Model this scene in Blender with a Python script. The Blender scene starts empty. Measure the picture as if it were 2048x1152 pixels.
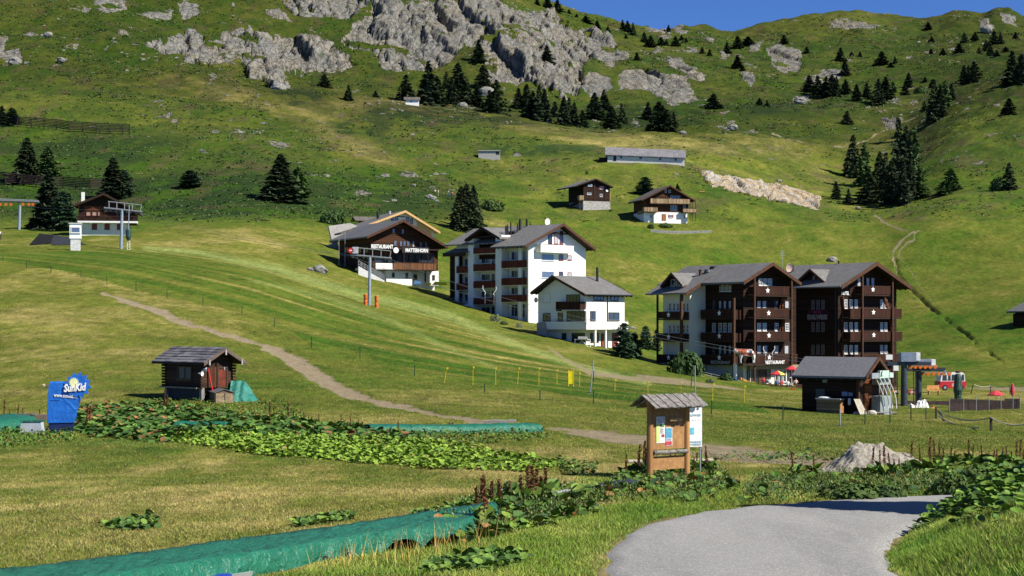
import bpy, math, random
import numpy as np
from mathutils import Vector, Matrix
random.seed(7)
RNG = np.random.default_rng(11)
F = 3400.0; U0 = 1024.0; HZ = 650.0; S = F / 2800.0     # focal length in pixels of the 2048 px wide photo, horizon row
scene = bpy.context.scene
COL = scene.collection
R = math.radians

def P(u, v, Y): return ((u - U0) / F * Y, Y, (HZ - v) / F * Y)

# ---------------------------------------------------------------- object helpers
def tag(o, label=None, cat=None, group=None, kind=None):
    if label: o['label'] = label
    if cat: o['category'] = cat
    if group: o['group'] = group
    if kind or cat: o['kind'] = kind or 'thing'
    return o
def link(o, parent=None):
    COL.objects.link(o)
    if parent is not None: o.parent = parent
    return o
def empty(name, loc=(0, 0, 0), rz=0.0, label=None, cat=None, group=None):
    o = bpy.data.objects.new(name, None); o.empty_display_size = 0.5
    link(o); o.location = loc; o.rotation_euler = (0, 0, rz)
    return tag(o, label, cat, group)
def copy_tree(o, parent=None):
    c = o.copy(); link(c, parent)
    for ch in list(o.children): copy_tree(ch, c)
    return c
def np_mesh(name, V, faces, mat=None, smooth=False, attrs=None):
    """V (n,3); faces: list of (m,k) int arrays"""
    me = bpy.data.meshes.new(name)
    V = np.asarray(V, dtype=np.float32)
    me.vertices.add(len(V)); me.vertices.foreach_set('co', V.ravel())
    if not isinstance(faces, (list, tuple)): faces = [faces]
    idx = np.concatenate([f.ravel() for f in faces]).astype(np.int32)
    tot = np.concatenate([np.full(len(f), f.shape[1]) for f in faces]).astype(np.int32)
    start = np.concatenate([[0], np.cumsum(tot)[:-1]]).astype(np.int32)
    me.loops.add(len(idx)); me.loops.foreach_set('vertex_index', idx)
    me.polygons.add(len(tot)); me.polygons.foreach_set('loop_start', start)
    try: me.polygons.foreach_set('loop_total', tot)
    except Exception: pass
    me.polygons.foreach_set('use_smooth', np.full(len(tot), smooth, dtype=bool))
    if attrs:
        for k, a in attrs.items():
            a = np.asarray(a, dtype=np.float32)
            if a.ndim == 1:
                at = me.attributes.new(k, 'FLOAT', 'POINT'); at.data.foreach_set('value', a)
            else:
                at = me.attributes.new(k, 'FLOAT_COLOR', 'POINT'); at.data.foreach_set('color', a.ravel())
    me.update(calc_edges=True)
    if mat: me.materials.append(mat)
    return me
def obj(name, me, parent=None):
    return link(bpy.data.objects.new(name, me), parent)

class MB:
    """collects shapes into one mesh"""
    def __init__(s): s.V = []; s.Fc = []
    def add(s, V, Fc):
        b = len(s.V); s.V += [tuple(map(float, v)) for v in V]; s.Fc += [tuple(b + i for i in f) for f in Fc]; return s
    def box(s, x0, x1, y0, y1, z0, z1):
        V = [(x0,y0,z0),(x1,y0,z0),(x1,y1,z0),(x0,y1,z0),(x0,y0,z1),(x1,y0,z1),(x1,y1,z1),(x0,y1,z1)]
        return s.add(V, [(0,3,2,1),(4,5,6,7),(0,1,5,4),(1,2,6,5),(2,3,7,6),(3,0,4,7)])
    def prism(s, poly, axis, a, b):
        """poly: 2-D outline; extruded along axis from a to b. axis 'y': poly=(x,z); 'x': (y,z); 'z': (x,y)"""
        n = len(poly)
        def m(p, t):
            return {'y': (p[0], t, p[1]), 'x': (t, p[0], p[1]), 'z': (p[0], p[1], t)}[axis]
        V = [m(p, a) for p in poly] + [m(p, b) for p in poly]
        f = [tuple(range(n)), tuple(range(2*n-1, n-1, -1))]
        f += [(i, i + n, (i+1) % n + n, (i+1) % n) for i in range(n)]
        return s.add(V, f)
    def tube(s, p0, p1, r0, r1=None, n=8, cap=True):
        r1 = r0 if r1 is None else r1
        p0, p1 = Vector(p0), Vector(p1); d = (p1 - p0)
        if d.length < 1e-6: return s
        d.normalize(); a = d.orthogonal().normalized(); b = d.cross(a)
        V = []
        for p, r in ((p0, r0), (p1, r1)):
            for i in range(n):
                t = 2*math.pi*i/n; V.append(p + a*(r*math.cos(t)) + b*(r*math.sin(t)))
        f = [(i, (i+1) % n, (i+1) % n + n, i + n) for i in range(n)]
        if cap: f += [tuple(range(n-1, -1, -1)), tuple(range(n, 2*n))]
        return s.add(V, f)
    def path(s, pts, r, n=6):
        for a, b in zip(pts[:-1], pts[1:]): s.tube(a, b, r, r, n)
        return s
    def bar(s, p0, p1, w, h):
        """rectangular bar from p0 to p1: w horizontal, h vertical"""
        p0, p1 = Vector(p0), Vector(p1); d = (p1 - p0).normalized()
        up = Vector((0, 0, 1)) if abs(d.z) < 0.95 else Vector((0, 1, 0))
        a = d.cross(up).normalized(); b = a.cross(d).normalized()
        V = []
        for p in (p0, p1):
            for sa, sb in ((-1,-1),(1,-1),(1,1),(-1,1)): V.append(p + a*(sa*w/2) + b*(sb*h/2))
        return s.add(V, [(0,3,2,1),(4,5,6,7),(0,1,5,4),(1,2,6,5),(2,3,7,6),(3,0,4,7)])
    def lathe(s, prof, n=16, c=(0,0,0)):
        """prof: (r,z) list"""
        V = []; f = []
        for r, z in prof:
            for i in range(n):
                t = 2*math.pi*i/n; V.append((c[0]+r*math.cos(t), c[1]+r*math.sin(t), c[2]+z))
        for k in range(len(prof)-1):
            for i in range(n):
                j = (i+1) % n; f.append((k*n+i, k*n+j, (k+1)*n+j, (k+1)*n+i))
        return s.add(V, f)
    def xf(s, M, start=0):
        for i in range(start, len(s.V)): s.V[i] = tuple(M @ Vector(s.V[i]))
        return s
    def mesh(s, name, mat, smooth=False):
        me = bpy.data.meshes.new(name); me.from_pydata(s.V, [], s.Fc)
        if mat: me.materials.append(mat)
        if smooth:
            for p in me.polygons: p.use_smooth = True
        me.update(); return me
    def build(s, name, mat, parent=None, smooth=False, label=None):
        o = obj(name, s.mesh(name, mat, smooth), parent)
        if label: o['label'] = label
        return o

# ---------------------------------------------------------------- noise
def _hash(ix, iy, seed):
    h = (ix.astype(np.int64) * 374761393 + iy.astype(np.int64) * 668265263 + seed * 1442695041) & 0xFFFFFFFF
    h = ((h ^ (h >> 13)) * 1274126177) & 0xFFFFFFFF
    h = (h ^ (h >> 16)) & 0xFFFFFFFF
    return h.astype(np.float64) / 4294967295.0
def vnoise(x, y, seed=0):
    ix = np.floor(x); iy = np.floor(y); fx = x - ix; fy = y - iy
    ix = ix.astype(np.int64); iy = iy.astype(np.int64)
    fx = fx*fx*fx*(fx*(fx*6-15)+10); fy = fy*fy*fy*(fy*(fy*6-15)+10)
    a = _hash(ix, iy, seed); b = _hash(ix+1, iy, seed); c = _hash(ix, iy+1, seed); d = _hash(ix+1, iy+1, seed)
    return (a + (b-a)*fx) * (1-fy) + (c + (d-c)*fx) * fy
def fbm(x, y, oct=4, seed=0, gain=0.5):
    s = np.zeros_like(x, dtype=np.float64); a = 1.0; t = 0
    for o in range(oct):
        s += a * vnoise(x * 2.03**o + 17.3*o, y * 2.03**o - 9.1*o, seed + o); t += a; a *= gain
    return s / t * 2 - 1          # about -1..1
def cells(x, y, seed=0):
    """worley: returns (F1, F2, random value of nearest cell)"""
    ix = np.floor(x).astype(np.int64); iy = np.floor(y).astype(np.int64)
    f1 = np.full(x.shape, 9.0); f2 = np.full(x.shape, 9.0); rv = np.zeros(x.shape)
    for dx in (-1, 0, 1):
        for dy in (-1, 0, 1):
            cx = ix + dx; cy = iy + dy
            px = cx + _hash(cx, cy, seed); py = cy + _hash(cx, cy, seed + 77)
            d = np.hypot(x - px, y - py); r = _hash(cx, cy, seed + 191)
            nearer = d < f1
            f2 = np.where(nearer, f1, np.minimum(f2, d)); rv = np.where(nearer, r, rv); f1 = np.where(nearer, d, f1)
    return f1, f2, rv
def sstep(a, b, x):
    t = np.clip((x - a) / (b - a), 0, 1); return t*t*(3-2*t)
def inpoly(px, py, poly):
    poly = np.asarray(poly, float); out = np.zeros(px.shape, bool)
    m = (px > poly[:,0].min()) & (px < poly[:,0].max()) & (py > poly[:,1].min()) & (py < poly[:,1].max())
    x = px[m]; y = py[m]; r = np.zeros(x.shape, bool); n = len(poly)
    for i in range(n):
        x0, y0 = poly[i]; x1, y1 = poly[(i+1) % n]
        if y0 == y1: continue
        c = ((y0 > y) != (y1 > y)) & (x < (x1-x0)*(y-y0)/(y1-y0) + x0); r ^= c
    out[m] = r; return out
def polydist(px, py, pts, w=None):
    """distance to a polyline, divided by half-width interpolated along it when w is given"""
    best = np.full(px.shape, 1e9)
    for i in range(len(pts)-1):
        (x0, y0), (x1, y1) = pts[i], pts[i+1]; dx, dy = x1-x0, y1-y0
        t = np.clip(((px-x0)*dx + (py-y0)*dy) / (dx*dx+dy*dy+1e-9), 0, 1)
        d = np.hypot(px-x0-t*dx, py-y0-t*dy)
        if w is not None: d = d / (w[i] + (w[i+1]-w[i])*t)
        best = np.minimum(best, d)
    return best

# ---------------------------------------------------------------- materials
MATS = {}
class NT:
    def __init__(s, name):
        s.m = bpy.data.materials.new(name); s.m.use_nodes = True; s.t = s.m.node_tree; s.t.nodes.clear()
        s.out = s.n('ShaderNodeOutputMaterial'); s.b = s.n('ShaderNodeBsdfPrincipled'); s.l(s.b.outputs[0], s.out.inputs[0])
    def n(s, t, **kw):
        nd = s.t.nodes.new(t)
        for k, v in kw.items(): setattr(nd, k, v)
        return nd
    def l(s, a, b): s.t.links.new(a, b)
    def put(s, sock, v):
        if hasattr(v, 'is_output') or isinstance(v, bpy.types.NodeSocket): s.l(v, sock)
        elif isinstance(v, (tuple, list)) and len(v) == 3 and sock.type == 'RGBA': sock.default_value = (*v, 1)
        else: sock.default_value = v
    def coord(s, kind='Object'):
        return s.n('ShaderNodeTexCoord').outputs[kind]
    def pos(s): return s.n('ShaderNodeNewGeometry').outputs['Position']
    def noise(s, vec, scale, detail=4, rough=0.6, dim='3D'):
        nd = s.n('ShaderNodeTexNoise', noise_dimensions=dim); s.l(vec, nd.inputs['Vector'])
        nd.inputs['Scale'].default_value = scale; nd.inputs['Detail'].default_value = detail; nd.inputs['Roughness'].default_value = rough
        return nd.outputs[0]
    def voro(s, vec, scale, feature='F1', out='Distance', rnd=1.0):
        nd = s.n('ShaderNodeTexVoronoi', feature=feature); s.l(vec, nd.inputs['Vector'])
        nd.inputs['Scale'].default_value = scale; nd.inputs['Randomness'].default_value = rnd
        return nd.outputs[out]
    def math(s, op, a, b=0.0, c=0.0, clamp=False):
        nd = s.n('ShaderNodeMath', operation=op, use_clamp=clamp)
        s.put(nd.inputs[0], a); s.put(nd.inputs[1], b)
        if len(nd.inputs) > 2: s.put(nd.inputs[2], c)
        return nd.outputs[0]
    def ramp(s, x, a, b, lo=0.0, hi=1.0):
        nd = s.n('ShaderNodeMapRange'); nd.clamp = True
        s.put(nd.inputs['Value'], x); nd.inputs['From Min'].default_value = a; nd.inputs['From Max'].default_value = b
        nd.inputs['To Min'].default_value = lo; nd.inputs['To Max'].default_value = hi
        return nd.outputs[0]
    def mix(s, f, a, b, mode='MIX'):
        nd = s.n('ShaderNodeMix', data_type='RGBA', blend_type=mode)
        s.put(nd.inputs[0], f); s.put(nd.inputs[6], a); s.put(nd.inputs[7], b)
        return nd.outputs[2]
    def sep(s, v):
        nd = s.n('ShaderNodeSeparateXYZ'); s.l(v, nd.inputs[0]); return nd.outputs
    def attr(s, name): return s.n('ShaderNodeAttribute', attribute_name=name)
    def scalev(s, v, sc):
        nd = s.n('ShaderNodeMapping'); s.l(v, nd.inputs[0]); nd.inputs['Scale'].default_value = sc; return nd.outputs[0]
    def bump(s, h, strength=0.5, dist=0.05):
        nd = s.n('ShaderNodeBump'); s.l(h, nd.inputs['Height']); nd.inputs['Strength'].default_value = strength; nd.inputs['Distance'].default_value = dist
        s.l(nd.outputs[0], s.b.inputs['Normal'])
    def fin(s, col, rough=0.8, metal=0.0, spec=0.3):
        s.put(s.b.inputs['Base Color'], col); s.put(s.b.inputs['Roughness'], rough); s.put(s.b.inputs['Metallic'], metal)
        s.b.inputs['Specular IOR Level'].default_value = spec
        return s.m
def M(name, col, rough=0.8, metal=0.0, var=0.15, scale=3.0, bump=0.0, spec=0.3, col2=None):
    if name in MATS: return MATS[name]
    n = NT(name); c = n.coord(); f = n.noise(c, scale, 5, 0.65)
    c2 = col2 if col2 else tuple(x*(1-2*var) for x in col); c1 = col if col2 else tuple(min(1, x*(1+var)) for x in col)
    m = n.mix(n.ramp(f, 0.3, 0.7), c1, c2)
    if bump: n.bump(f, bump, 0.03)
    MATS[name] = n.fin(m, rough, metal, spec); return MATS[name]
def Mstripe(name, col, axis, period, gap=0.12, dark=0.4, rough=0.8, var=0.25, axis2=None, period2=1.0, stretch=(1,1,1), gapcol=None, spec=0.2):
    """boards / courses / seams: narrow joints every `period` metres along an object axis"""
    if name in MATS: return MATS[name]
    n = NT(name); c = n.coord(); x = n.sep(c)
    def fr(ax, p, off=None):
        v = n.math('DIVIDE', x['xyz'.index(ax)], p)
        if off is not None: v = n.math('ADD', v, off)
        return v
    v = fr(axis, period); fl = n.math('FLOOR', v); f = n.math('FRACT', v)
    g = n.math('LESS_THAN', f, gap)
    wn = n.n('ShaderNodeTexWhiteNoise', noise_dimensions='2D'); cmb = n.n('ShaderNodeCombineXYZ'); n.l(fl, cmb.inputs[0])
    if axis2:
        off = n.math('MULTIPLY', n.math('FRACT', n.math('MULTIPLY', fl, 0.5)), 1.0)
        v2 = fr(axis2, period2, off); n.l(n.math('FLOOR', v2), cmb.inputs[1])
        g = n.math('MAXIMUM', g, n.math('LESS_THAN', n.math('FRACT', v2), gap*0.5*period/period2))
    n.l(cmb.outputs[0], wn.inputs[0])
    ns = n.noise(n.scalev(c, stretch), 2.5, 6, 0.65)
    k = n.math('ADD', n.math('MULTIPLY', wn.outputs[0], 0.5), n.math('MULTIPLY', ns, 0.6))
    m = n.mix(n.ramp(k, 0.25, 0.85), tuple(min(1, q*(1+var)) for q in col), tuple(q*(1-1.6*var) for q in col))
    m = n.mix(g, m, gapcol if gapcol else tuple(q*dark for q in col))
    n.bump(n.math('SUBTRACT', n.math('MULTIPLY', ns, 0.3), g), 0.5, 0.02)
    MATS[name] = n.fin(m, rough, 0, spec); return MATS[name]
# ================================================================ terrain height
_rows = [  # (distance at 2800 px focal, [(u, v) ...])
 (2.5,  [(-400,2790),(2500,2790)]),
 (9,   [(-400,1375),(2500,1375)]),
 (16,  [(-400,1152),(2500,1152)]),
 (20,  [(-400,1076),(1200,1080),(2500,1080)]),
 (26,  [(-400,1006),(2500,1008)]),
 (38,  [(-400,935),(0,938),(1000,945),(1300,962),(2000,958),(2500,950)]),
 (52,  [(-400,868),(0,870),(700,876),(1250,890),(1700,900),(2500,896)]),
 (75,  [(-400,803),(500,808),(750,814),(1000,820),(1250,838),(1500,852),(1750,860),(2048,864),(2500,866)]),
 (100, [(-400,715),(0,715),(250,722),(500,738),(750,765),(1000,782),(1250,802),(1500,818),(1750,829),(2048,834),(2500,836)]),
 (140, [(-400,590),(0,592),(250,610),(500,650),(750,692),(1000,728),(1250,760),(1500,785),(1750,799),(2048,800),(2500,798)]),
 (195, [(-400,505),(0,507),(250,518),(500,550),(738,616),(1000,672),(1165,697),(1300,722),(1500,764),(1750,775),(2048,765),(2500,755)]),
 (240, [(-400,489),(0,489),(250,492),(400,500),(500,512),(650,540),(750,572),(850,590),(1000,636),(1250,672),(1500,738),(1750,755),(2048,722),(2500,700)]),
 (290, [(-400,464),(0,464),(280,464),(500,462),(650,490),(750,528),(1000,592),(1250,604),(1500,668),(1750,692),(2048,622),(2500,600)]),
 (350, [(-400,425),(0,425),(250,425),(500,412),(750,450),(1000,500),(1250,515),(1500,560),(1750,575),(2048,520),(2500,500)]),
 (410, [(-400,345),(0,345),(250,348),(500,345),(750,385),(1000,420),(1250,434),(1500,455),(1650,450),(1750,452),(1830,420),(1900,405),(2048,395),(2500,380)]),
 (440, [(-400,305),(250,310),(500,310),(750,345),(1000,385),(1250,392),(1400,392),(1500,398),(1600,415),(1750,425),(1830,405),(1900,380),(2048,360),(2500,330)]),
 (480, [(-400,250),(0,250),(250,262),(500,276),(750,305),(1000,340),(1200,327),(1370,332),(1450,352),(1550,372),(1640,392),(1750,395),(1830,360),(1900,320),(2048,290),(2500,230)]),
 (560, [(-400,165),(0,165),(250,180),(500,205),(750,232),(1000,256),(1250,274),(1500,280),(1650,310),(1750,318),(1820,300),(1900,245),(2048,200),(2300,120),(2500,100)]),
 (620, [(-400,110),(0,110),(250,130),(500,172),(650,190),(820,205),(1000,234),(1100,250),(1250,266),(1500,255),(1650,260),(1750,268),(1820,258),(1900,200),(2048,135),(2200,80),(2500,20)]),
 (700, [(-400,20),(0,20),(250,50),(500,112),(700,155),(850,180),(1000,195),(1150,205),(1300,210),(1500,205),(1750,208),(1850,206),(1950,180),(2048,150),(2200,110),(2500,60)]),
 (800, [(-400,-60),(0,-60),(250,-40),(500,-10),(700,40),(850,50),(1000,70),(1150,120),(1250,140),(1500,150),(1750,150),(2048,115),(2500,90)]),
 (900, [(-400,-130),(250,-110),(500,-80),(750,-40),(900,-20),(1000,10),(1120,60),(1250,98),(1500,108),(1750,95),(2048,82),(2500,70)]),
 (1050,[(-400,-200),(250,-190),(500,-160),(750,-100),(950,-50),(1080,0),(1140,25),(1200,38),(1250,50),(1300,62),(1335,68),(1370,61),(1420,62),(1465,69),(1530,50),(1600,38),(1665,31),(1720,25),(1790,31),(1850,43),(1878,41),(1910,31),(1940,31),(1965,37),(1990,24),(2020,22),(2048,38),(2200,45),(2500,50)]),
 (1250,[(-400,-120),(500,-80),(1000,60),(1250,140),(2500,140)]),
]
_UG = np.arange(-420, 2521, 4.0)
_YK = np.array([r[0] * S for r in _rows])
def _row(pts, sig):
    p = np.array(pts, float); v = np.interp(_UG, p[:,0], p[:,1])
    k = np.exp(-0.5*(np.arange(-40, 41)*4/sig)**2); k /= k.sum()
    return np.convolve(np.pad(v, 40, mode='edge'), k, mode='valid')
_VG = np.stack([_row(r[1], 5 if r[0] == 1050 else 32) for r in _rows])
_ZG = (HZ - _VG) / F * _YK[:, None]
_TG = np.zeros_like(_ZG)
for _k in range(1, len(_YK)-1):
    h0 = _YK[_k]-_YK[_k-1]; h1 = _YK[_k+1]-_YK[_k]
    d0 = (_ZG[_k]-_ZG[_k-1])/h0; d1 = (_ZG[_k+1]-_ZG[_k])/h1
    _TG[_k] = (d0*h1 + d1*h0)/(h0+h1)*(0.5+0.5*sstep(-0.06, 0.06, d0*d1))
_TG[0] = (_ZG[1]-_ZG[0])/(_YK[1]-_YK[0]); _TG[-1] = (_ZG[-1]-_ZG[-2])/(_YK[-1]-_YK[-2])

def zbase0(x, Y):
    x = np.asarray(x, float); Y = np.asarray(Y, float)
    u = np.clip(U0 + F*x/np.maximum(Y, 1e-3), -419, 2515)
    fi = (u + 420)/4.0; i = np.floor(fi).astype(int); t = fi - i
    Yc = np.clip(Y, _YK[0], _YK[-1]-1e-6)
    k = np.clip(np.searchsorted(_YK, Yc, side='right')-1, 0, len(_YK)-2)
    h = _YK[k+1]-_YK[k]; s = (Yc-_YK[k])/h
    g = lambda A, kk: A[kk, i]*(1-t) + A[kk, i+1]*t
    z0, z1, m0, m1 = g(_ZG, k), g(_ZG, k+1), g(_TG, k)*h, g(_TG, k+1)*h
    s2 = s*s; s3 = s2*s
    return (2*s3-3*s2+1)*z0 + (s3-2*s2+s)*m0 + (-2*s3+3*s2)*z1 + (s3-s2)*m1

# the bank to the right of the road (plan polygon, metres), filled in after the road edge is known
BANK = None
def _bank(x, Y):
    if BANK is None: return 0.0
    ins = inpoly(x, Y, BANK)
    d = polydist(x, Y, BANK_EDGE)
    return np.where(ins, 1.35*(1-np.exp(-np.maximum(d-0.15, 0)*0.42)), 0.0)
def zbase(x, Y):
    x = np.asarray(x, float); Y = np.asarray(Y, float)
    return zbase0(x, Y) + _bank(x, Y)
def G(u, v, Ymin=18.0, Ymax=1300.0, f=None):
    """first point of the ground seen at photo pixel (u, v)"""
    Ys = np.exp(np.linspace(math.log(Ymin), math.log(Ymax), 6000)); xs = (u-U0)/F*Ys
    vv = HZ - (f or zbase0)(xs, Ys)*F/Ys
    k = np.argmax(vv <= v)
    if vv[k] > v: k = len(Ys)-1
    if k > 0 and vv[k-1] > v:
        t = (vv[k-1]-v)/(vv[k-1]-vv[k]); Y = Ys[k-1] + t*(Ys[k]-Ys[k-1])
    else: Y = Ys[k]
    x = (u-U0)/F*Y
    return float(x), float(Y), float((f or zbase0)(np.array([x]), np.array([Y]))[0])

# road edges (photo pixels -> plan)
def _curve(pts, n):
    p = np.array(pts, float); d = np.r_[0, np.cumsum(np.hypot(*np.diff(p, axis=0).T))]; t = np.linspace(0, d[-1], n)
    q = np.c_[np.interp(t, d, p[:,0]), np.interp(t, d, p[:,1])]
    for _ in range(3): q[1:-1] = (q[:-2] + 2*q[1:-1] + q[2:])/4
    return q
_L = [(1205,1400),(1207,1230),(1210,1152),(1213,1115),(1240,1078),(1300,1048),(1400,1027),(1520,1013),(1620,1008),(1720,1000),(1820,996),(1900,994),(2050,990),(2300,985)]
_Rr = [(2050,1400),(1850,1230),(1793,1152),(1772,1115),(1778,1088),(1825,1062),(1868,1041),(1885,1024),(1900,1015),(1940,1010),(2050,1007),(2300,1003)]
def _plan(p): return [G(u, v, 5.0)[:2] for u, v in p]
ROAD_L = _curve(_plan(_L), 90); ROAD_R = _curve(_plan(_Rr), 90)
BANK_EDGE = [tuple(q) for q in ROAD_R]
BANK = BANK_EDGE + [(60, 60), (80, 5), (20, 3)]
ROADPOLY = [tuple(q) for q in ROAD_L] + [tuple(q) for q in ROAD_R[::-1]]

ROCKS = [
 [(688,70),(705,50),(740,10),(745,-30),(1000,-30),(1005,10),(1040,22),(1100,25),(1150,50),(1210,72),(1252,98),(1215,108),(1180,112),(1165,130),(1170,160),(1150,192),(1120,192),(1060,165),(1010,178),(975,160),(965,125),(960,98),(930,88),(905,118),(860,140),(800,140),(760,130),(750,105),(700,98),(675,80)],
 [(290,95),(380,65),(420,80),(480,60),(520,72),(570,62),(620,70),(660,85),(690,108),(716,128),(660,142),(600,146),(565,150),(578,178),(545,182),(530,160),(500,158),(478,130),(430,142),(380,130),(335,112)],
 [(560,-30),(745,-30),(735,5),(715,20),(690,36),(650,32),(600,28),(572,14)],
 [(188,-30),(246,-30),(250,14),(232,28),(205,26),(190,14)], [(268,28),(300,15),(345,18),(348,34),(300,42)], [(354,6),(372,0),(402,4),(396,26),(366,33)],
 [(20,70),(0,130),(-50,130),(-50,100)], [(0,108),(45,105),(45,125),(0,128)], [(108,115),(134,114),(132,127),(110,127)],[(235,68),(258,68),(256,82),(236,82)],
 [(85,62),(105,60),(105,72),(88,74)],[(165,12),(180,14),(170,24),(160,20)],[(530,15),(560,14),(585,36),(545,34)],
 [(1155,158),(1180,140),(1222,155),(1226,180),(1190,192),(1165,178)],
 [(1238,150),(1265,132),(1300,140),(1340,155),(1372,155),(1392,190),(1412,196),(1345,208),(1290,180),(1240,188)],
 [(1335,118),(1360,122),(1412,164),(1380,158),(1340,135)], [(1535,95),(1555,90),(1602,100),(1604,136),(1575,144),(1545,128)],
 [(1608,155),(1650,136),(1692,140),(1665,160),(1622,166)], [(1288,52),(1325,60),(1342,76),(1300,70)],[(1345,62),(1378,62),(1372,72),(1350,72)],
 [(1484,146),(1512,150),(1508,178),(1490,165)], [(1958,44),(1986,50),(1982,64),(1962,58)], [(2000,28),(2030,34),(2040,50),(2010,48)],
 [(1586,188),(1618,190),(1616,206),(1590,206)], [(1655,48),(1700,44),(1765,46),(1755,56),(1670,60)], [(1765,246),(1800,240),(1802,262),(1768,262)],
 [(1500,90),(1525,84),(1520,100),(1505,106)],[(1440,100),(1458,104),(1452,120),(1440,114)],
 [(1180,85),(1250,95),(1262,118),(1220,128),(1185,112)],[(1270,25),(1290,34),(1275,42)],
]
SMALLROCK = [ # pale stones and little outcrops showing through the turf: u, v, half-width, half-height
 (335,232,22,6),(310,210,20,4),(480,262,30,7),(520,262,20,5),(563,290,24,10),(640,353,26,5),(405,303,12,5),(430,262,14,4),(350,240,16,5),
 (360,130,14,7),(345,143,20,3),(430,160,12,5),(290,112,10,5),(330,105,8,4),(140,92,16,6),(150,18,12,6),(225,92,10,3),(60,62,18,4),(55,125,14,4),(115,120,10,5),
 (770,353,20,6),(820,350,18,6),(870,352,10,4),(865,372,8,5),(725,387,22,5),(775,400,16,4),(810,350,10,4),(700,300,8,3),(760,320,6,3),(775,306,8,3),(650,247,9,3),(680,228,6,3),
 (1445,257,16,8),(1462,245,8,6),(1500,262,14,3),(1350,270,12,3),(1300,104,22,8),(1380,100,16,5),(1330,80,12,4),(1240,62,10,4),(1420,82,12,4),(1600,80,8,3),(1650,120,8,3),
 (1450,230,10,3),(1545,250,8,3),(1352,352,10,4),(1662,518,9,4),(1560,362,5,3),(1830,206,10,8),(1790,203,16,7),(1905,95,8,4),(1820,110,10,5),(1860,102,12,4),(1930,80,10,4),(1700,120,7,3),
 (1500,130,16,5),(1480,110,10,5),(1410,210,12,4),(1240,210,14,6),(1272,244,12,5),(1100,220,10,4),(940,215,16,4),(985,310,14,4),(955,303,12,3),(1030,308,12,3),(890,350,12,4),(905,375,10,5)]
DIRT = [(205,586),(230,596),(330,628),(440,664),(500,680),(560,702),(600,728),(650,762),(700,788),(760,806),(850,822),(900,834),(1000,848),(1120,858),(1230,872),(1300,880),(1420,898),(1520,908),(1600,916),(1660,925)]
DIRTW = [2.5,4.5,5,5,4.5,9,15,15,9,5,4.5,5,5,7,10,11,17,16,12,12]
MEADOWPATHS = [  # thin bare tracks
 ([(1838,462),(1826,468),(1830,480),(1812,488),(1800,500),(1798,515),(1812,530),(1835,565),(1870,610)],[2,2,2,2,2,2,1.5,1.5,1]),
 ([(1826,466),(1812,474),(1796,490),(1786,505),(1788,522),(1794,545)],[2,2.5,3,3,3,2]),
 ([(1750,432),(1770,445),(1800,458),(1830,466)],[3,3,2.5,2]),
 ([(1545,262),(1620,282),(1700,290),(1780,262),(1830,240)],[1.2,1.6,1.2,1.6,1.2]),
 ([(1100,700),(1180,745),(1260,756),(1340,762),(1420,772),(1500,782)],[2,5,5,6,3,2]),
 ([(1930,775),(2048,778),(2200,782)],[3,6,6]),
]
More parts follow.
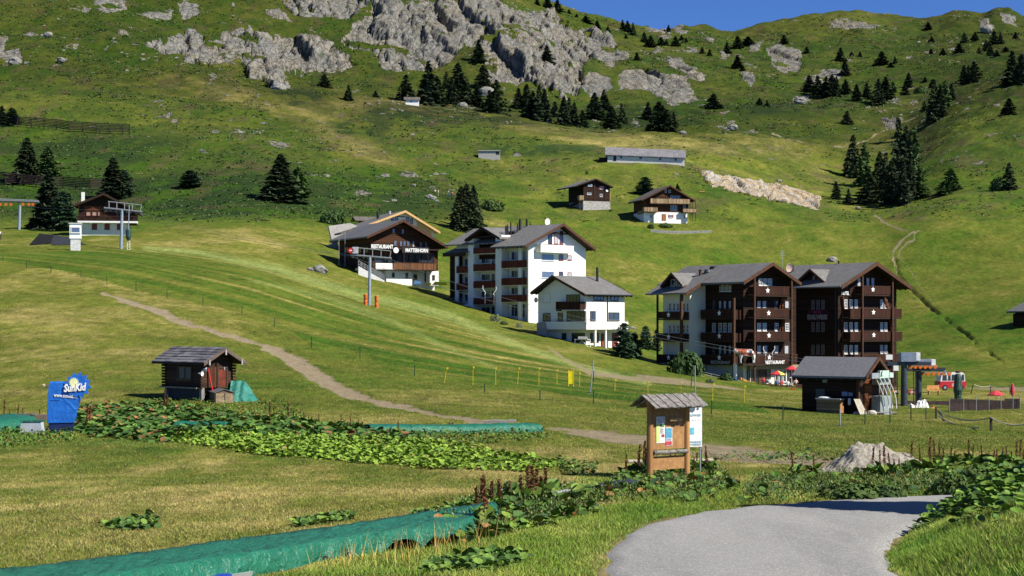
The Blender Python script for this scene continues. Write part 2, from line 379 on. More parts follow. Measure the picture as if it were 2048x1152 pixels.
# ================================================================ ground mesh
def terrain_fields(x, Y):
    """vectorised: height with relief, albedo, masks at plan points"""
    zb = zbase(x, Y); u = U0 + F*x/Y; v = HZ - F*zb/Y
    # ---- masks
    wu = u + 16*fbm(x*0.06, Y*0.06, 4, 5); wv = v + 11*fbm(x*0.06+40, Y*0.06, 4, 6)
    wu2 = u + 7*fbm(x*0.25, Y*0.25, 3, 15); wv2 = v + 6*fbm(x*0.25+40, Y*0.25, 3, 16)
    rock = np.zeros(x.shape)
    far = Y > 560*S*0.9
    for pl in ROCKS: rock = np.maximum(rock, (inpoly(wu*0.5+wu2*0.5, wv*0.5+wv2*0.5, pl) & far).astype(float))
    gp = fbm(x*0.08+9, zb*0.13+Y*0.05, 4, 31)               # grass tongues inside the cliffs
    ledge = fbm(x*0.02+3, zb*0.16+Y*0.03, 4, 33)
    rock = rock * (gp + 0.75*ledge < 0.56)
    for (a, b, ru, rv) in SMALLROCK:
        m = ((u-a)/ru)**2 + ((v-b)/rv)**2 < 2.2
        if m.any():
            q = fbm(x[m]*0.45, Y[m]*0.45, 3, 41)
            rr = ((u[m]-a)/ru)**2 + ((v[m]-b)/rv)**2
            rock[m] = np.maximum(rock[m], (q > -0.12 + 0.45*rr).astype(float))
    up = (Y > 430*S) & (v < 330)                      # scattered stones high up
    sc = (fbm(x*0.35, Y*0.35, 2, 51) > 0.66) & (fbm(x*0.02, Y*0.02, 2, 52) > 0.0) & up
    rock = np.maximum(rock, sc.astype(float))
    near_rock = rock
    # ---- relief
    nearf = sstep(60, 180, Y); hi = sstep(430*S, 600*S, Y) * (1-0.75*np.exp(-((u-900)/260)**2-((v-230)/60)**2))
    right = sstep(1740, 1900, u) * sstep(420*S, 520*S, Y)
    z = zb.copy()
    piste = inpoly(u, v, [(-400,508),(0,508),(270,498),(420,505),(640,560),(760,588),(880,606),(1000,668),(1120,715),(1250,748),(1450,790),(1560,832),(1190,800),(1080,778),(1000,760),(835,742),(720,705),(622,688),(545,640),(405,608),(272,580),(212,563),(0,520),(-400,515)])
    rough_amp = nearf * np.where(piste, 0.25, 1.0)
    z += rough_amp * (0.30*fbm(x*0.07, Y*0.07, 3, 1) + 0.10*fbm(x*0.4, Y*0.4, 2, 2))
    z += hi * (3.0*fbm(x*0.022, Y*0.022, 3, 3) + 1.0*fbm(x*0.11, Y*0.11, 3, 4))
    z += 0.05*fbm(x*0.5, Y*0.5, 2, 8) * (1-nearf) * (~inpoly(x, Y, ROADPOLY))
    z += right * 1.2*fbm(x*0.12, Y*0.12, 3, 71)
    z += sstep(300*S, 380*S, Y)*(0.42*fbm(x*0.025+5, zb*0.40+Y*0.01, 2, 77) + 0.12*fbm(x*0.08, zb*1.1, 2, 78))
    # skyline knobs
    z += sstep(930*S, 1040*S, Y)*4.0*fbm(x*0.03, Y*0.03, 3, 61)
    # rock faces: blocky facets with cracks
    m = rock > 0
    soft = sstep(430*S, 560*S, Y)
    if m.any():
        xm, Ym, zm = x[m], Y[m], zb[m]
        wx = xm + 4*fbm(xm*0.06, zm*0.06, 3, 21); wz = zm + 4*fbm(xm*0.06+7, zm*0.06, 3, 22)
        f1, f2, r1 = cells(wx*0.045 + wz*0.02, wz*0.03 - wx*0.012, 23)
        g1, g2, r2 = cells(wx*0.14 + wz*0.05, wz*0.09 - wx*0.04, 24)
        h1, h2, r3 = cells(wx*0.45 + wz*0.1, wz*0.35 - wx*0.1, 25)
        d = 7.5*(r1-0.45) + 2.2*(f1-0.4) + 3.6*(r2-0.5) + 1.5*(r3-0.4) - 1.6*(g2-g1 < 0.10) - 3.0*(f2-f1 < 0.07)
        big = np.clip(sum(inpoly(u[m], v[m], pl).astype(float) for pl in ROCKS[:3]), 0, 1)
        z[m] += soft[m] * d * (0.28 + 0.80*big) + 0.5*(1-soft[m])*(r3)
    cl = np.exp(-polydist(wu2*0.3+u*0.7, wv2*0.3+v*0.7, [(866,-20),(874,10),(884,28),(904,52)], [7,8,6,2])**2)
    for pl, w in (([(858,62),(876,74),(894,84)],[2,4,2]), ([(1030,0),(1045,20)],[2,2]), ([(1098,156),(1130,164),(1148,170)],[2,3,2]), ([(1282,136),(1300,144),(1316,152)],[3,5,3]), ([(1352,138),(1378,146)],[3,3]), ([(636,60),(655,66)],[2,2])): cl = np.maximum(cl, 0.6*np.exp(-polydist(u, v, pl, w)**2))
    z -= 11*cl*(Y > 560*S)*(rock > 0)
    # ---- albedo
    n1 = fbm(x*0.035, Y*0.02, 4, 81); n2 = fbm(x*0.18+5, Y*0.10, 4, 82); n3 = fbm(x*0.9, Y*0.5, 3, 83)
    dry = np.full(x.shape, 0.30)
    def blob(cu, cv, ru, rv, val, ang=0.0):
        nonlocal dry
        c, s_ = math.cos(R(ang)), math.sin(R(ang)); du, dv = u-cu, v-cv
        w = np.exp(-((du*c+dv*s_)/ru)**2 - ((-du*s_+dv*c)/rv)**2); dry = dry*(1-w) + val*w
    dry = np.where(v > 780, 0.55, dry)
    dry = dry*(1-sstep(690, 760, v)*0) 
    blob(150, 660, 420, 110, 0.68); blob(0, 960, 900, 70, 0.72); blob(620, 1000, 420, 70, 0.60); blob(450, 880, 900, 70, 0.55); blob(650, 830, 500, 30, 0.55)
    blob(1500, 820, 600, 22, 0.5); blob(1400, 880, 500, 22, 0.38); blob(1900, 880, 300, 30, 0.30)
    blob(430, 480, 230, 34, 0.62); blob(640, 545, 130, 20, 0.5); blob(760, 655, 250, 20, 0.30, 20)
    blob(1250, 560, 260, 110, 0.38); blob(1600, 480, 240, 70, 0.40); blob(1150, 350, 300, 40, 0.42); blob(1900, 560, 260, 160, 0.33)
    blob(1900, 660, 160, 90, 0.25); blob(1930, 700, 90, 14, 0.55, 20); blob(1300, 283, 320, 20, 0.72, 4); blob(1700, 284, 240, 14, 0.62); blob(1900, 405, 220, 14, 0.3)
    for (cu, cv, ru, rv, a, val) in [(500,198,230,15,12,1.0),(300,165,190,12,6,0.75),(700,285,210,20,27,0.95),(860,365,130,13,30,0.8),(870,210,170,12,4,0.8),(1000,240,140,14,12,0.85),(760,215,200,8,3,0.8),(620,250,90,8,30,0.5),(770,215,60,8,-10,0.55)]:
        blob(cu, cv, ru, rv, val, a)
    blob(100, 330, 420, 75, 0.05); blob(600, 375, 330, 55, 0.0); blob(300, 400, 420, 30, -0.1); blob(60, 215, 300, 26, 0.45); blob(150, 80, 500, 90, 0.24); blob(1300, 200, 260, 60, 0.14); blob(1700, 150, 500, 90, 0.20); blob(1950, 330, 200, 80, 0.25)
    near = sstep(90, 50, Y)
    dry += (0.26+0.1*near)*n1 + 0.28*n2 + 0.22*n3 + near*(0.20*fbm(x*0.45, Y*0.7, 3, 84) + 0.50*fbm(x*0.8, Y*0.22, 4, 85) - 0.04)
    # piste: mown stripes running down the slope
    ang = np.arctan2(-0.35, 1.0)
    al = x*math.cos(0.62) - Y*math.sin(0.62); ac = x*math.sin(0.62) + Y*math.cos(0.62)
    st = fbm(al*0.02, ac*0.42, 4, 91)
    dry = np.where(piste, 0.26 + 0.75*st + 0.14*n3 + 0.15*n1, dry)
    line = polydist(u, v, [(290,497),(400,506),(560,540),(700,585),(820,612),(900,632),(980,668),(1060,700),(1150,730),(1300,768)], [4,5,9,10,9,9,8,6,6,5])
    line2 = polydist(u, v, [(500,560),(640,592),(780,640),(880,690),(1000,740)], [4,6,7,6,3])
    strip = np.clip(np.exp(-line**2) + 0.5*np.exp(-line2**2), 0, 1)
    # near lawn lushness next to the verge
    green = np.array([0.045, 0.098, 0.006]); olive = np.array([0.126, 0.138, 0.020]); straw = np.array([0.33, 0.265, 0.095])
    d = np.clip(dry, 0, 1)[..., None]
    alb = np.where(d < 0.5, green + (olive-green)*(d/0.5), olive + (straw-olive)*((d-0.5)/0.5))
    heath = sstep(0.08, 0.45, fbm(x*0.09+3, Y*0.05, 4, 95) + 0.25*(v < 450) - 0.35*(v < 60)) * (Y > 300*S) * ~((v > 440))
    hz = np.zeros(x.shape)
    for (cu, cv, ru, rv) in [(250,395,420,46),(600,388,290,50),(100,300,260,30),(900,230,200,25),(740,250,80,22),(930,405,60,20),(600,190,60,20),(1100,300,140,10),(1270,230,200,25),(1550,215,160,20)]:
        hz = np.maximum(hz, np.exp(-((u-cu)/ru)**4-((v-cv)/rv)**4))
    hm = np.clip(0.35*heath + 0.85*hz*sstep(-0.35, 0.20, n2+n1*0.5), 0, 0.9)[..., None]
    alb = alb*(1-hm) + np.array([0.022, 0.048, 0.011])*hm
    alb = alb*(1-strip[..., None]*0.9) + np.array([0.21, 0.25, 0.07])*strip[..., None]*0.9
    brown = (sstep(0.25, 0.6, fbm(x*0.13, Y*0.07, 3, 97)) * (v < 440) * 0.45)[..., None]
    alb = alb*(1-brown) + np.array([0.115, 0.080, 0.045])*brown
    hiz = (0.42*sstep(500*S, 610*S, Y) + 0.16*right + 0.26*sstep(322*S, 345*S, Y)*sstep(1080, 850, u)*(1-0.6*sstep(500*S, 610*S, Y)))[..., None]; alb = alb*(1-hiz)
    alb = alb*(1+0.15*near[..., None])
    # bare earth and tracks
    dirt = np.zeros(x.shape)
    wv3 = v + 5*fbm(x*0.8, Y*0.35, 3, 99)*np.clip((Y-20)/60, 0.4, 1); wu3 = u + 8*fbm(x*0.5, Y*0.3, 3, 98)
    dd = polydist(wu3, wv3, DIRT, DIRTW); dirt = sstep(1.6, 0.45, dd)
    dirt *= np.where(u > 830, sstep(-0.35, 0.15, fbm(x*0.5+3, Y*0.25, 3, 100)+0.35), 1.0)
    for pts, w in MEADOWPATHS: dirt = np.maximum(dirt, 0.7*sstep(1.3, 0.7, polydist(u+2*n2, v+1.5*n3, pts, w)))
    quarry = inpoly(wu2, wv2, [(1398,352),(1450,353),(1520,366),(1600,374),(1640,398),(1640,418),(1590,411),(1500,392),(1425,372)]) & (Y > 400*S) & (Y < 520*S)
    dirt = np.where(quarry, 0.0, dirt)
    z = np.where(quarry, z + 1.6*(cells(x*0.35, zb*0.18, 27)[2]-0.3) + 0.5*fbm(x*0.9, zb*0.9, 2, 28), z)
    z -= 0.10*dirt*(Y < 200)
    rock = np.where(quarry, 1.0, rock)
    # the ditch / brook line on the right meadow
    br = polydist(u+5*n2+3*n3, v+4*n3, [(1792,520),(1795,545),(1812,572),(1845,598),(1880,630),(1905,650),(1935,668),(1950,685),(1985,710),(2010,730)], [2,2.5,2.5,3,4,2.5,4,2,2,1])
    brook = sstep(-0.35, 0.15, fbm(x*0.12, Y*0.12, 2, 88)+0.15)*sstep(1.1, 0.5, br) * (Y > 230*S) * (Y < 420*S)
    z -= 0.7*brook
    brk = brook[..., None]*0.6; alb = alb*(1-brk) + np.array([0.045, 0.050, 0.020])*brk
    road = polydist(x, Y, [tuple(q) for q in ROAD_L]); road = np.minimum(road, polydist(x, Y, BANK_EDGE))
    edge = sstep(0.30, 0.05, road + 0.12*n3) * (Y < 60) * 0.8
    return z, alb, rock, dirt, edge, quarry.astype(float), dry, piste

def Zs(x, Y):
    return float(terrain_fields(np.array([float(x)]), np.array([float(Y)]))[0][0])
def Zv(x, Y): return terrain_fields(np.asarray(x, float), np.asarray(Y, float))[0]

def build_ground():
    Ys = np.concatenate([np.arange(2.0, 18, 0.8), np.arange(18, 70, 0.25), np.arange(70, 145, 0.7), np.arange(145, 500, 1.15), np.arange(500, 1235, 1.15), np.arange(1235, 1300, 1.5), np.arange(1300, 1500, 8)])
    Us = np.concatenate([np.arange(-3000, -380, 60), np.arange(-380, 0, 8), np.arange(0, 2050, 3.6), np.arange(2052, 2450, 8), np.arange(2450, 5000, 60)])
    UU, YY = np.meshgrid(Us, Ys); XX = (UU-U0)/F*YY
    x = XX.ravel(); Y = YY.ravel()
    z, alb, rock, dirt, edge, quarry, dry, piste = terrain_fields(x, Y)
    nr, nc = UU.shape; i = np.arange(nr*nc).reshape(nr, nc)
    q = np.stack([i[:-1,:-1].ravel(), i[:-1,1:].ravel(), i[1:,1:].ravel(), i[1:,:-1].ravel()], 1)
    me = np_mesh('hillside', np.c_[x, Y, z], q, ground_mat(), smooth=True,
        attrs={'alb': np.c_[alb, rock], 'msk': np.c_[dirt, edge, quarry, np.ones_like(rock)]})
    o = obj('hillside', me); tag(o, 'green alpine hillside with pale cliffs below the ridge', None, None, 'structure')
    return o

def ground_mat():
    n = NT('ground'); p = n.pos()
    a = n.attr('alb'); mk = n.attr('msk'); ms = n.n('ShaderNodeSeparateColor'); n.l(mk.outputs['Color'], ms.inputs[0])
    dirt, edge, quarry = ms.outputs; rock = a.outputs['Alpha']
    wide = n.noise(n.scalev(p, (1.2, 0.32, 1.2)), 1.0, 9, 0.82)
    fine = n.noise(n.scalev(p, (5, 1.2, 5)), 1.0, 7, 0.82)
    med = n.noise(n.scalev(p, (0.16, 0.1, 0.16)), 1.0, 6, 0.7)
    # turf: lighter and darker tufts at three sizes
    k = n.math('ADD', n.math('MULTIPLY', n.math('SUBTRACT', wide, 0.5), 2.6), n.math('ADD', n.math('MULTIPLY', n.math('SUBTRACT', fine, 0.5), 2.6), n.math('MULTIPLY', n.math('SUBTRACT', med, 0.5), 1.2)))
    k = n.math('ADD', 1.0, k)
    k = n.ramp(k, 0.25, 1.9, 0.25, 1.9)
    hsv = n.n('ShaderNodeHueSaturation'); n.l(a.outputs['Color'], hsv.inputs['Color']); n.l(k, hsv.inputs['Value'])
    n.l(n.ramp(fine, 0.3, 0.7, 0.49, 0.512), hsv.inputs['Hue'])
    turf = hsv.outputs[0]
    # rock: grey with warm patches, dark cracks, lichen and grass in the joints
    rp = n.scalev(p, (0.30, 0.12, 0.22)); rn = n.noise(rp, 1.0, 9, 0.72); rn2 = n.noise(p, 1.1, 6, 0.7)
    warm = n.ramp(n.noise(p, 0.045, 4, 0.6), 0.42, 0.6)
    cool = n.mix(n.ramp(rn, 0.32, 0.68), (0.245, 0.24, 0.225), (0.085, 0.084, 0.080))
    wr = n.mix(n.ramp(rn, 0.32, 0.68), (0.28, 0.245, 0.195), (0.10, 0.09, 0.07))
    rk = n.mix(n.math('MULTIPLY', warm, 0.7), cool, wr)
    cr = n.voro(n.scalev(p, (0.34, 0.14, 0.20)), 1.0, 'DISTANCE_TO_EDGE'); crk = n.ramp(cr, 0.0, 0.05, 0.9, 0.0)
    crk = n.math('MULTIPLY', crk, n.ramp(rn2, 0.42, 0.58))
    rk = n.mix(crk, rk, (0.045, 0.045, 0.04))
    rk = n.mix(n.ramp(n.noise(p, 0.35, 6, 0.8), 0.56, 0.61), rk, (0.06, 0.08, 0.02))
    qr = n.mix(n.ramp(rn2, 0.35, 0.65), (0.50, 0.40, 0.27), (0.27, 0.21, 0.14))
    qr = n.mix(n.ramp(n.noise(p, 0.25, 3, 0.6), 0.5, 0.6), qr, (0.36, 0.35, 0.33))
    rk = n.mix(quarry, rk, qr)
    rmask = n.ramp(n.math('ADD', rock, n.math('MULTIPLY', n.math('SUBTRACT', rn2, 0.5), 0.9)), 0.42, 0.58)
    # dirt
    dn = n.noise(p, 1.6, 10, 0.85)
    dc = n.mix(n.ramp(dn, 0.35, 0.65), (0.38, 0.31, 0.205), (0.15, 0.12, 0.075))
    dm = n.ramp(n.math('ADD', dirt, n.math('MULTIPLY', n.math('SUBTRACT', dn, 0.5), 2.3)), 0.42, 0.74)
    ec = n.mix(n.ramp(fine, 0.4, 0.6), (0.40, 0.32, 0.17), (0.20, 0.15, 0.08))
    col = n.mix(dm, turf, dc); col = n.mix(n.math('MULTIPLY', edge, 0.9), col, ec); col = n.mix(rmask, col, rk)
    h = n.math('ADD', n.math('MULTIPLY', fine, 0.05), n.math('MULTIPLY', wide, 0.35))
    h = n.math('ADD', h, n.math('MULTIPLY', n.math('MULTIPLY', rmask, n.math('SUBTRACT', rn, crk)), 1.5))
    nd = n.n('ShaderNodeBump'); n.l(h, nd.inputs['Height']); nd.inputs['Strength'].default_value = 0.85; nd.inputs['Distance'].default_value = 0.9
    n.l(nd.outputs[0], n.b.inputs['Normal'])
    return n.fin(col, 0.95, 0, 0.1)

def build_road():
    nseg = len(ROAD_L); na = 25
    L = ROAD_L; Rr = ROAD_R; t = np.linspace(0, 1, na)
    wob = 0.16*fbm(np.arange(nseg)*0.7, np.zeros(nseg), 4, 5)
    X = []; Y = []
    for i in range(nseg):
        a = L[i]; b = Rr[i]; d = (b-a)/np.linalg.norm(b-a)
        a = a + d*wob[i]; b = b + d*wob[(i+31) % nseg]
        X += list(a[0]+(b[0]-a[0])*t); Y += list(a[1]+(b[1]-a[1])*t)
    X = np.array(X); Y = np.array(Y); z = zbase0(X, Y) + 0.045
    # drop the rim so no gap shows under the sheet
    ii = np.arange(nseg*na).reshape(nseg, na)
    z[ii[:, 0]] -= 0.05; z[ii[:, -1]] -= 0.05
    q = np.stack([ii[:-1,:-1].ravel(), ii[:-1,1:].ravel(), ii[1:,1:].ravel(), ii[1:,:-1].ravel()], 1)
    n = NT('asphalt'); p = n.pos(); g = n.noise(p, 45, 4, 0.9); w = n.noise(n.scalev(p, (0.5, 0.25, 1)), 1.0, 5, 0.6); v = n.voro(p, 55)
    c = n.mix(n.ramp(g, 0.3, 0.7), (0.20, 0.198, 0.195), (0.36, 0.357, 0.35)); c = n.mix(n.ramp(w, 0.3, 0.7, 0.0, 0.45), c, (0.22, 0.22, 0.222))
    c = n.mix(n.ramp(n.noise(p, 0.9, 7, 0.8), 0.58, 0.7, 0, 0.45), c, (0.30, 0.26, 0.2)); c = n.mix(n.ramp(n.noise(n.scalev(p, (0.9, 0.15, 1)), 1.0, 6, 0.7), 0.45, 0.62, 0, 0.5), c, (0.165, 0.165, 0.17))
    sp = n.voro(p, 60, 'F1', 'Color'); ss = n.n('ShaderNodeSeparateColor'); n.l(sp, ss.inputs[0]); c = n.mix(n.ramp(ss.outputs[0], 0.0, 1.0, 0.0, 0.35), c, (0.16, 0.16, 0.16)); c = n.mix(n.ramp(ss.outputs[1], 0.86, 0.9, 0, 0.5), c, (0.60, 0.59, 0.57))
    n.bump(g, 0.4, 0.01)
    me = np_mesh('road', np.c_[X, Y, z], q, n.fin(c, 0.9, 0, 0.2), smooth=True)
    tag(obj('road', me), 'grey asphalt lane curving to the right past the notice board', None, None, 'structure')
# ================================================================ building kit
WOOD_DK = Mstripe('dark_larch_boards', (0.028, 0.013, 0.008), 'z', 0.22, 0.10, 0.35, var=0.35, stretch=(0.5,0.5,6))
WOOD_MD = Mstripe('brown_larch_boards', (0.075, 0.030, 0.013), 'z', 0.22, 0.10, 0.35, var=0.35, stretch=(0.5,0.5,6))
WOOD_RD = Mstripe('reddish_larch_boards', (0.13, 0.042, 0.016), 'z', 0.25, 0.10, 0.35, var=0.35, stretch=(0.5,0.5,6))
BALC = Mstripe('balcony_boards', (0.046, 0.016, 0.009), 'x', 0.17, 0.16, 0.25, var=0.3, stretch=(6,6,0.6))
BALCY = Mstripe('balcony_boards_side', (0.042, 0.015, 0.009), 'y', 0.17, 0.16, 0.25, var=0.3, stretch=(6,6,0.6))
BALCR = Mstripe('red_balcony_boards', (0.15, 0.035, 0.018), 'x', 0.17, 0.16, 0.3, var=0.3, stretch=(6,6,0.6))
BALCRY = Mstripe('red_balcony_boards_side', (0.13, 0.032, 0.017), 'y', 0.17, 0.16, 0.3, var=0.3, stretch=(6,6,0.6))
BALCL = Mstripe('weathered_balcony_boards', (0.34, 0.24, 0.14), 'x', 0.2, 0.12, 0.3, var=0.4, stretch=(6,6,0.6))
BEAM = M('timber', (0.085, 0.037, 0.019), 0.8, var=0.3, scale=4)
BEAMDK = M('dark_timber', (0.035, 0.018, 0.011), 0.8, var=0.3, scale=4)
NEWWOOD = M('fresh_timber', (0.62, 0.38, 0.16), 0.7, var=0.15, scale=4)
WHITE = M('white_render', (0.80, 0.79, 0.76), 0.9, var=0.03, scale=0.8)
CREAM = M('cream_render', (0.72, 0.68, 0.56), 0.9, var=0.05, scale=0.8)
PALE = M('pale_render', (0.72, 0.72, 0.66), 0.9, var=0.04, scale=0.8)
CONC = M('concrete', (0.36, 0.35, 0.33), 0.9, var=0.14, scale=1.5)
STONE = M('rubble_stone', (0.42, 0.41, 0.38), 0.95, var=0.32, scale=3.5, bump=0.6)
ROOFX = Mstripe('slate_roof_x', (0.165, 0.16, 0.155), 'x', 0.55, 0.10, 0.5, axis2='y', period2=0.5, var=0.12, rough=0.6, spec=0.4)
ROOFY = Mstripe('slate_roof_y', (0.165, 0.16, 0.155), 'y', 0.55, 0.10, 0.5, axis2='x', period2=0.5, var=0.12, rough=0.6, spec=0.4)
ROOFB = M('aged_roof', (0.13, 0.115, 0.105), 0.8, var=0.3, scale=1.2)
GLASS = M('window_glass', (0.03, 0.04, 0.055), 0.12, var=0.1, spec=0.8)
GLASSB = M('blue_window_glass', (0.10, 0.13, 0.20), 0.12, var=0.1, spec=0.9)
CURT = M('curtained_glass', (0.42, 0.42, 0.46), 0.4, var=0.1, scale=6)
FRW = M('white_frame', (0.62, 0.62, 0.60), 0.6, var=0.03)
FRD = M('dark_frame', (0.05, 0.03, 0.02), 0.6, var=0.1)
FRR = M('red_frame', (0.25, 0.05, 0.03), 0.6, var=0.1)
WPAINT = M('white_paint', (0.82, 0.82, 0.80), 0.5, var=0.02)
METAL = M('galvanised_steel', (0.38, 0.40, 0.42), 0.45, 0.4, var=0.08)
METALD = M('dark_steel', (0.06, 0.07, 0.08), 0.5, 0.3, var=0.1)
CHIM = M('black_flue', (0.03, 0.03, 0.032), 0.5, 0.2, var=0.1)
ORANGE = M('orange_plastic', (0.70, 0.17, 0.03), 0.5, var=0.1)
YELLOW = M('yellow_plastic', (0.80, 0.58, 0.02), 0.6, var=0.05)
REDP = M('red_plastic', (0.62, 0.03, 0.03), 0.5, var=0.08)
BLACK = M('black_board', (0.02, 0.02, 0.022), 0.6, var=0.1)

def text_mesh(s, w, h, depth, mat, name='lettering', bold=0.0, shear=0.0):
    """lettering mesh, w x h metres, in the x-z plane facing -y, centred at the origin; uses the built-in font"""
    c = bpy.data.curves.new(name, 'FONT'); c.body = s; c.extrude = 0.5; c.offset = bold; c.align_x = 'CENTER'; c.shear = shear; c.resolution_u = 2
    o = bpy.data.objects.new(name, c); me = bpy.data.meshes.new_from_object(o); bpy.data.objects.remove(o); me.name = name
    n = len(me.vertices); a = np.empty(n*3, np.float32); me.vertices.foreach_get('co', a); a = a.reshape(n, 3)
    lo, hi = a.min(0), a.max(0); a = (a-(lo+hi)/2)/(hi-lo)
    b = np.c_[a[:,0]*w, -a[:,2]*depth, a[:,1]*h].astype(np.float32); me.vertices.foreach_set('co', b.ravel()); me.update()
    me.materials.clear(); me.materials.append(mat); return me
def star_poly(r, r2=None, n=5, rot=math.pi/2):
    r2 = r*0.45 if r2 is None else r2
    return [((r if k % 2 == 0 else r2)*math.cos(rot+k*math.pi/n), (r if k % 2 == 0 else r2)*math.sin(rot+k*math.pi/n)) for k in range(2*n)]

class Bld:
    """a building in its own frame: x along the front (to the right and away), y back, z up; placed by its near front corner"""
    def __init__(s, name, label, cat, u, v, Y, theta, group=None):
        if Y is None: Y = G(u, v)[1]
        s.O = Vector(P(u, v, Y)); s.th = R(theta); s.c, s.s = math.cos(s.th), math.sin(s.th)
        s.root = empty(name, s.O, s.th, label, cat, group)
    def _loc(s, X, Yw): dx, dy = X - s.O.x, Yw - s.O.y; return dx*s.c + dy*s.s, -dx*s.s + dy*s.c
    def fr(s, u, v, y=0.0):        # where the sight line through (u, v) meets the plane y = const
        kx = (u-U0)/F; a = -kx*s.s + s.c; b = s.O.x*s.s - s.O.y*s.c
        t = (y - b)/a; return s._loc(kx*t, t)[0], (HZ-v)/F*t - s.O.z
    def sd(s, u, v, x=0.0):        # the same for the plane x = const; returns (y, z)
        kx = (u-U0)/F; a = kx*s.c + s.s; b = -s.O.x*s.c - s.O.y*s.s
        t = (x - b)/a; return s._loc(kx*t, t)[1], (HZ-v)/F*t - s.O.z
    def rect(s, pl, c, u0, v0, u1, v1):
        g = s.fr if pl == 'f' else s.sd
        a0, z1 = g(u0, v0, c); a1, z0 = g(u1, v1, c)
        z1b = g(u1, v0, c)[1]; z0b = g(u0, v1, c)[1]
        return min(a0, a1), max(a0, a1), min((z0+z0b)/2, (z1+z1b)/2), max((z0+z0b)/2, (z1+z1b)/2)
    def pbox(s, mb, pl, c, a0, a1, z0, z1, d0, d1):
        """box on a wall plane: d0..d1 metres outwards"""
        if pl == 'f': mb.box(a0, a1, c-d1, c-d0, z0, z1)
        elif pl == 's': mb.box(c-d1, c-d0, a0, a1, z0, z1)
        else: mb.box(c+d0, c+d1, a0, a1, z0, z1)
        return mb
    def slab(s, name, pl, c, u0, v0, u1, v1, d0, d1, mat, parent=None, label=None):
        a0, a1, z0, z1 = s.rect(pl, c, u0, v0, u1, v1)
        return s.pbox(MB(), pl, c, a0, a1, z0, z1, d0, d1).build(name, mat, parent or s.root, label=label)
    def window(s, pl, c, u0, v0, u1, v1, fmat=FRW, gmat=GLASS, nx=1, ny=0, fw=0.09, name='window', shutters=None, rect=None, label=None):
        a0, a1, z0, z1 = rect or s.rect(pl, c, u0, v0, u1, v1)
        f = MB(); B = lambda p, q, r_, t, d1=0.07: s.pbox(f, pl, c, p, q, r_, t, 0.003, d1)
        B(a0, a0+fw, z0, z1); B(a1-fw, a1, z0, z1); B(a0+fw, a1-fw, z0, z0+fw); B(a0+fw, a1-fw, z1-fw, z1)
        for k in range(1, nx+1):
            m = a0 + (a1-a0)*k/(nx+1); B(m-fw*0.4, m+fw*0.4, z0+fw, z1-fw, 0.06)
        for k in range(1, ny+1):
            m = z0 + (z1-z0)*k/(ny+1); B(a0+fw, a1-fw, m-fw*0.3, m+fw*0.3, 0.055)
        B(a0-0.05, a1+0.05, z0-0.06, z0-0.003, 0.14)
        w = f.build(name, fmat, s.root, label=label)
        s.pbox(MB(), pl, c, a0+fw, a1-fw, z0+fw, z1-fw, 0.004, 0.03).build('pane', gmat, w)
        if shutters:
            sw = (a1-a0)*0.5
            for q in (a0-sw-0.02, a1+0.02): s.pbox(MB(), pl, c, q, q+sw, z0, z1, 0.003, 0.05).build('shutter', shutters, w)
        return w
    def door(s, pl, c, u0, v0, u1, v1, mat, fmat=FRD):
        a0, a1, z0, z1 = s.rect(pl, c, u0, v0, u1, v1)
        d = s.pbox(MB(), pl, c, a0, a1, z0, z1, 0.004, 0.05).build('door', mat, s.root)
        f = MB(); s.pbox(f, pl, c, a0-0.1, a0-0.003, z0, z1+0.1, 0.003, 0.09); s.pbox(f, pl, c, a1+0.003, a1+0.1, z0, z1+0.1, 0.003, 0.09); s.pbox(f, pl, c, a0-0.003, a1+0.003, z1+0.003, z1+0.1, 0.003, 0.09)
        f.build('door_frame', fmat, d)
        s.pbox(MB(), pl, c, a1-0.16, a1-0.1, z0+0.95, z0+1.1, 0.05, 0.1).build('handle', METAL, d)
        return d
    def balcony(s, pl, c, depth, u0, v0, u1, v1, mat, ends=None, slabmat=BEAMDK, stars=(), solid=True, slab=0.18, label=None):
        """railing panel seen between the photo rows v0..v1 at `depth` outwards of plane c"""
        cc = c - depth if pl in 'fs' else c + depth
        a0, a1, z0, z1 = s.rect(pl, cc, u0, v0, u1, v1)
        zt = z0 + slab; q = MB(); s.pbox(q, pl, c, a0, a1, z0, zt, 0.003, depth)
        r = q.build('balcony', slabmat, s.root, label=label)
        p = MB(); t = 0.06
        if solid: s.pbox(p, pl, cc, a0, a1, zt+0.03, z1-0.07, 0.0, t)
        else:
            n = max(3, int((a1-a0)/0.14))
            for k in range(n+1): m = a0+(a1-a0)*k/n; s.pbox(p, pl, cc, m-0.02, m+0.02, zt+0.03, z1-0.07, 0.0, 0.03)
        p.build('railing', mat, r)
        for q0 in (a0, a1-t): s.pbox(MB(), pl, c, q0, q0+t, zt+0.03, z1-0.07, 0.05, depth-0.004).build('side_railing', ends or mat, r)
        s.pbox(MB(), pl, cc, a0-0.03, a1+0.03, z1-0.067, z1, -0.06, 0.1).build('handrail', BEAM, r)
        for (su, sv) in stars:
            if pl == 'f':
                x, z = s.fr(su, sv, cc-0.09); mb = MB().prism([(x+px, z+pz) for px, pz in star_poly(0.40)], 'y', cc-t-0.05, cc-t-0.012)
            else:
                y, z = s.sd(su, sv, cc-0.09); mb = MB().prism([(y+px, z+pz) for px, pz in star_poly(0.40)], 'x', cc-t-0.05, cc-t-0.012)
            mb.build('star', WPAINT, r)
        return r
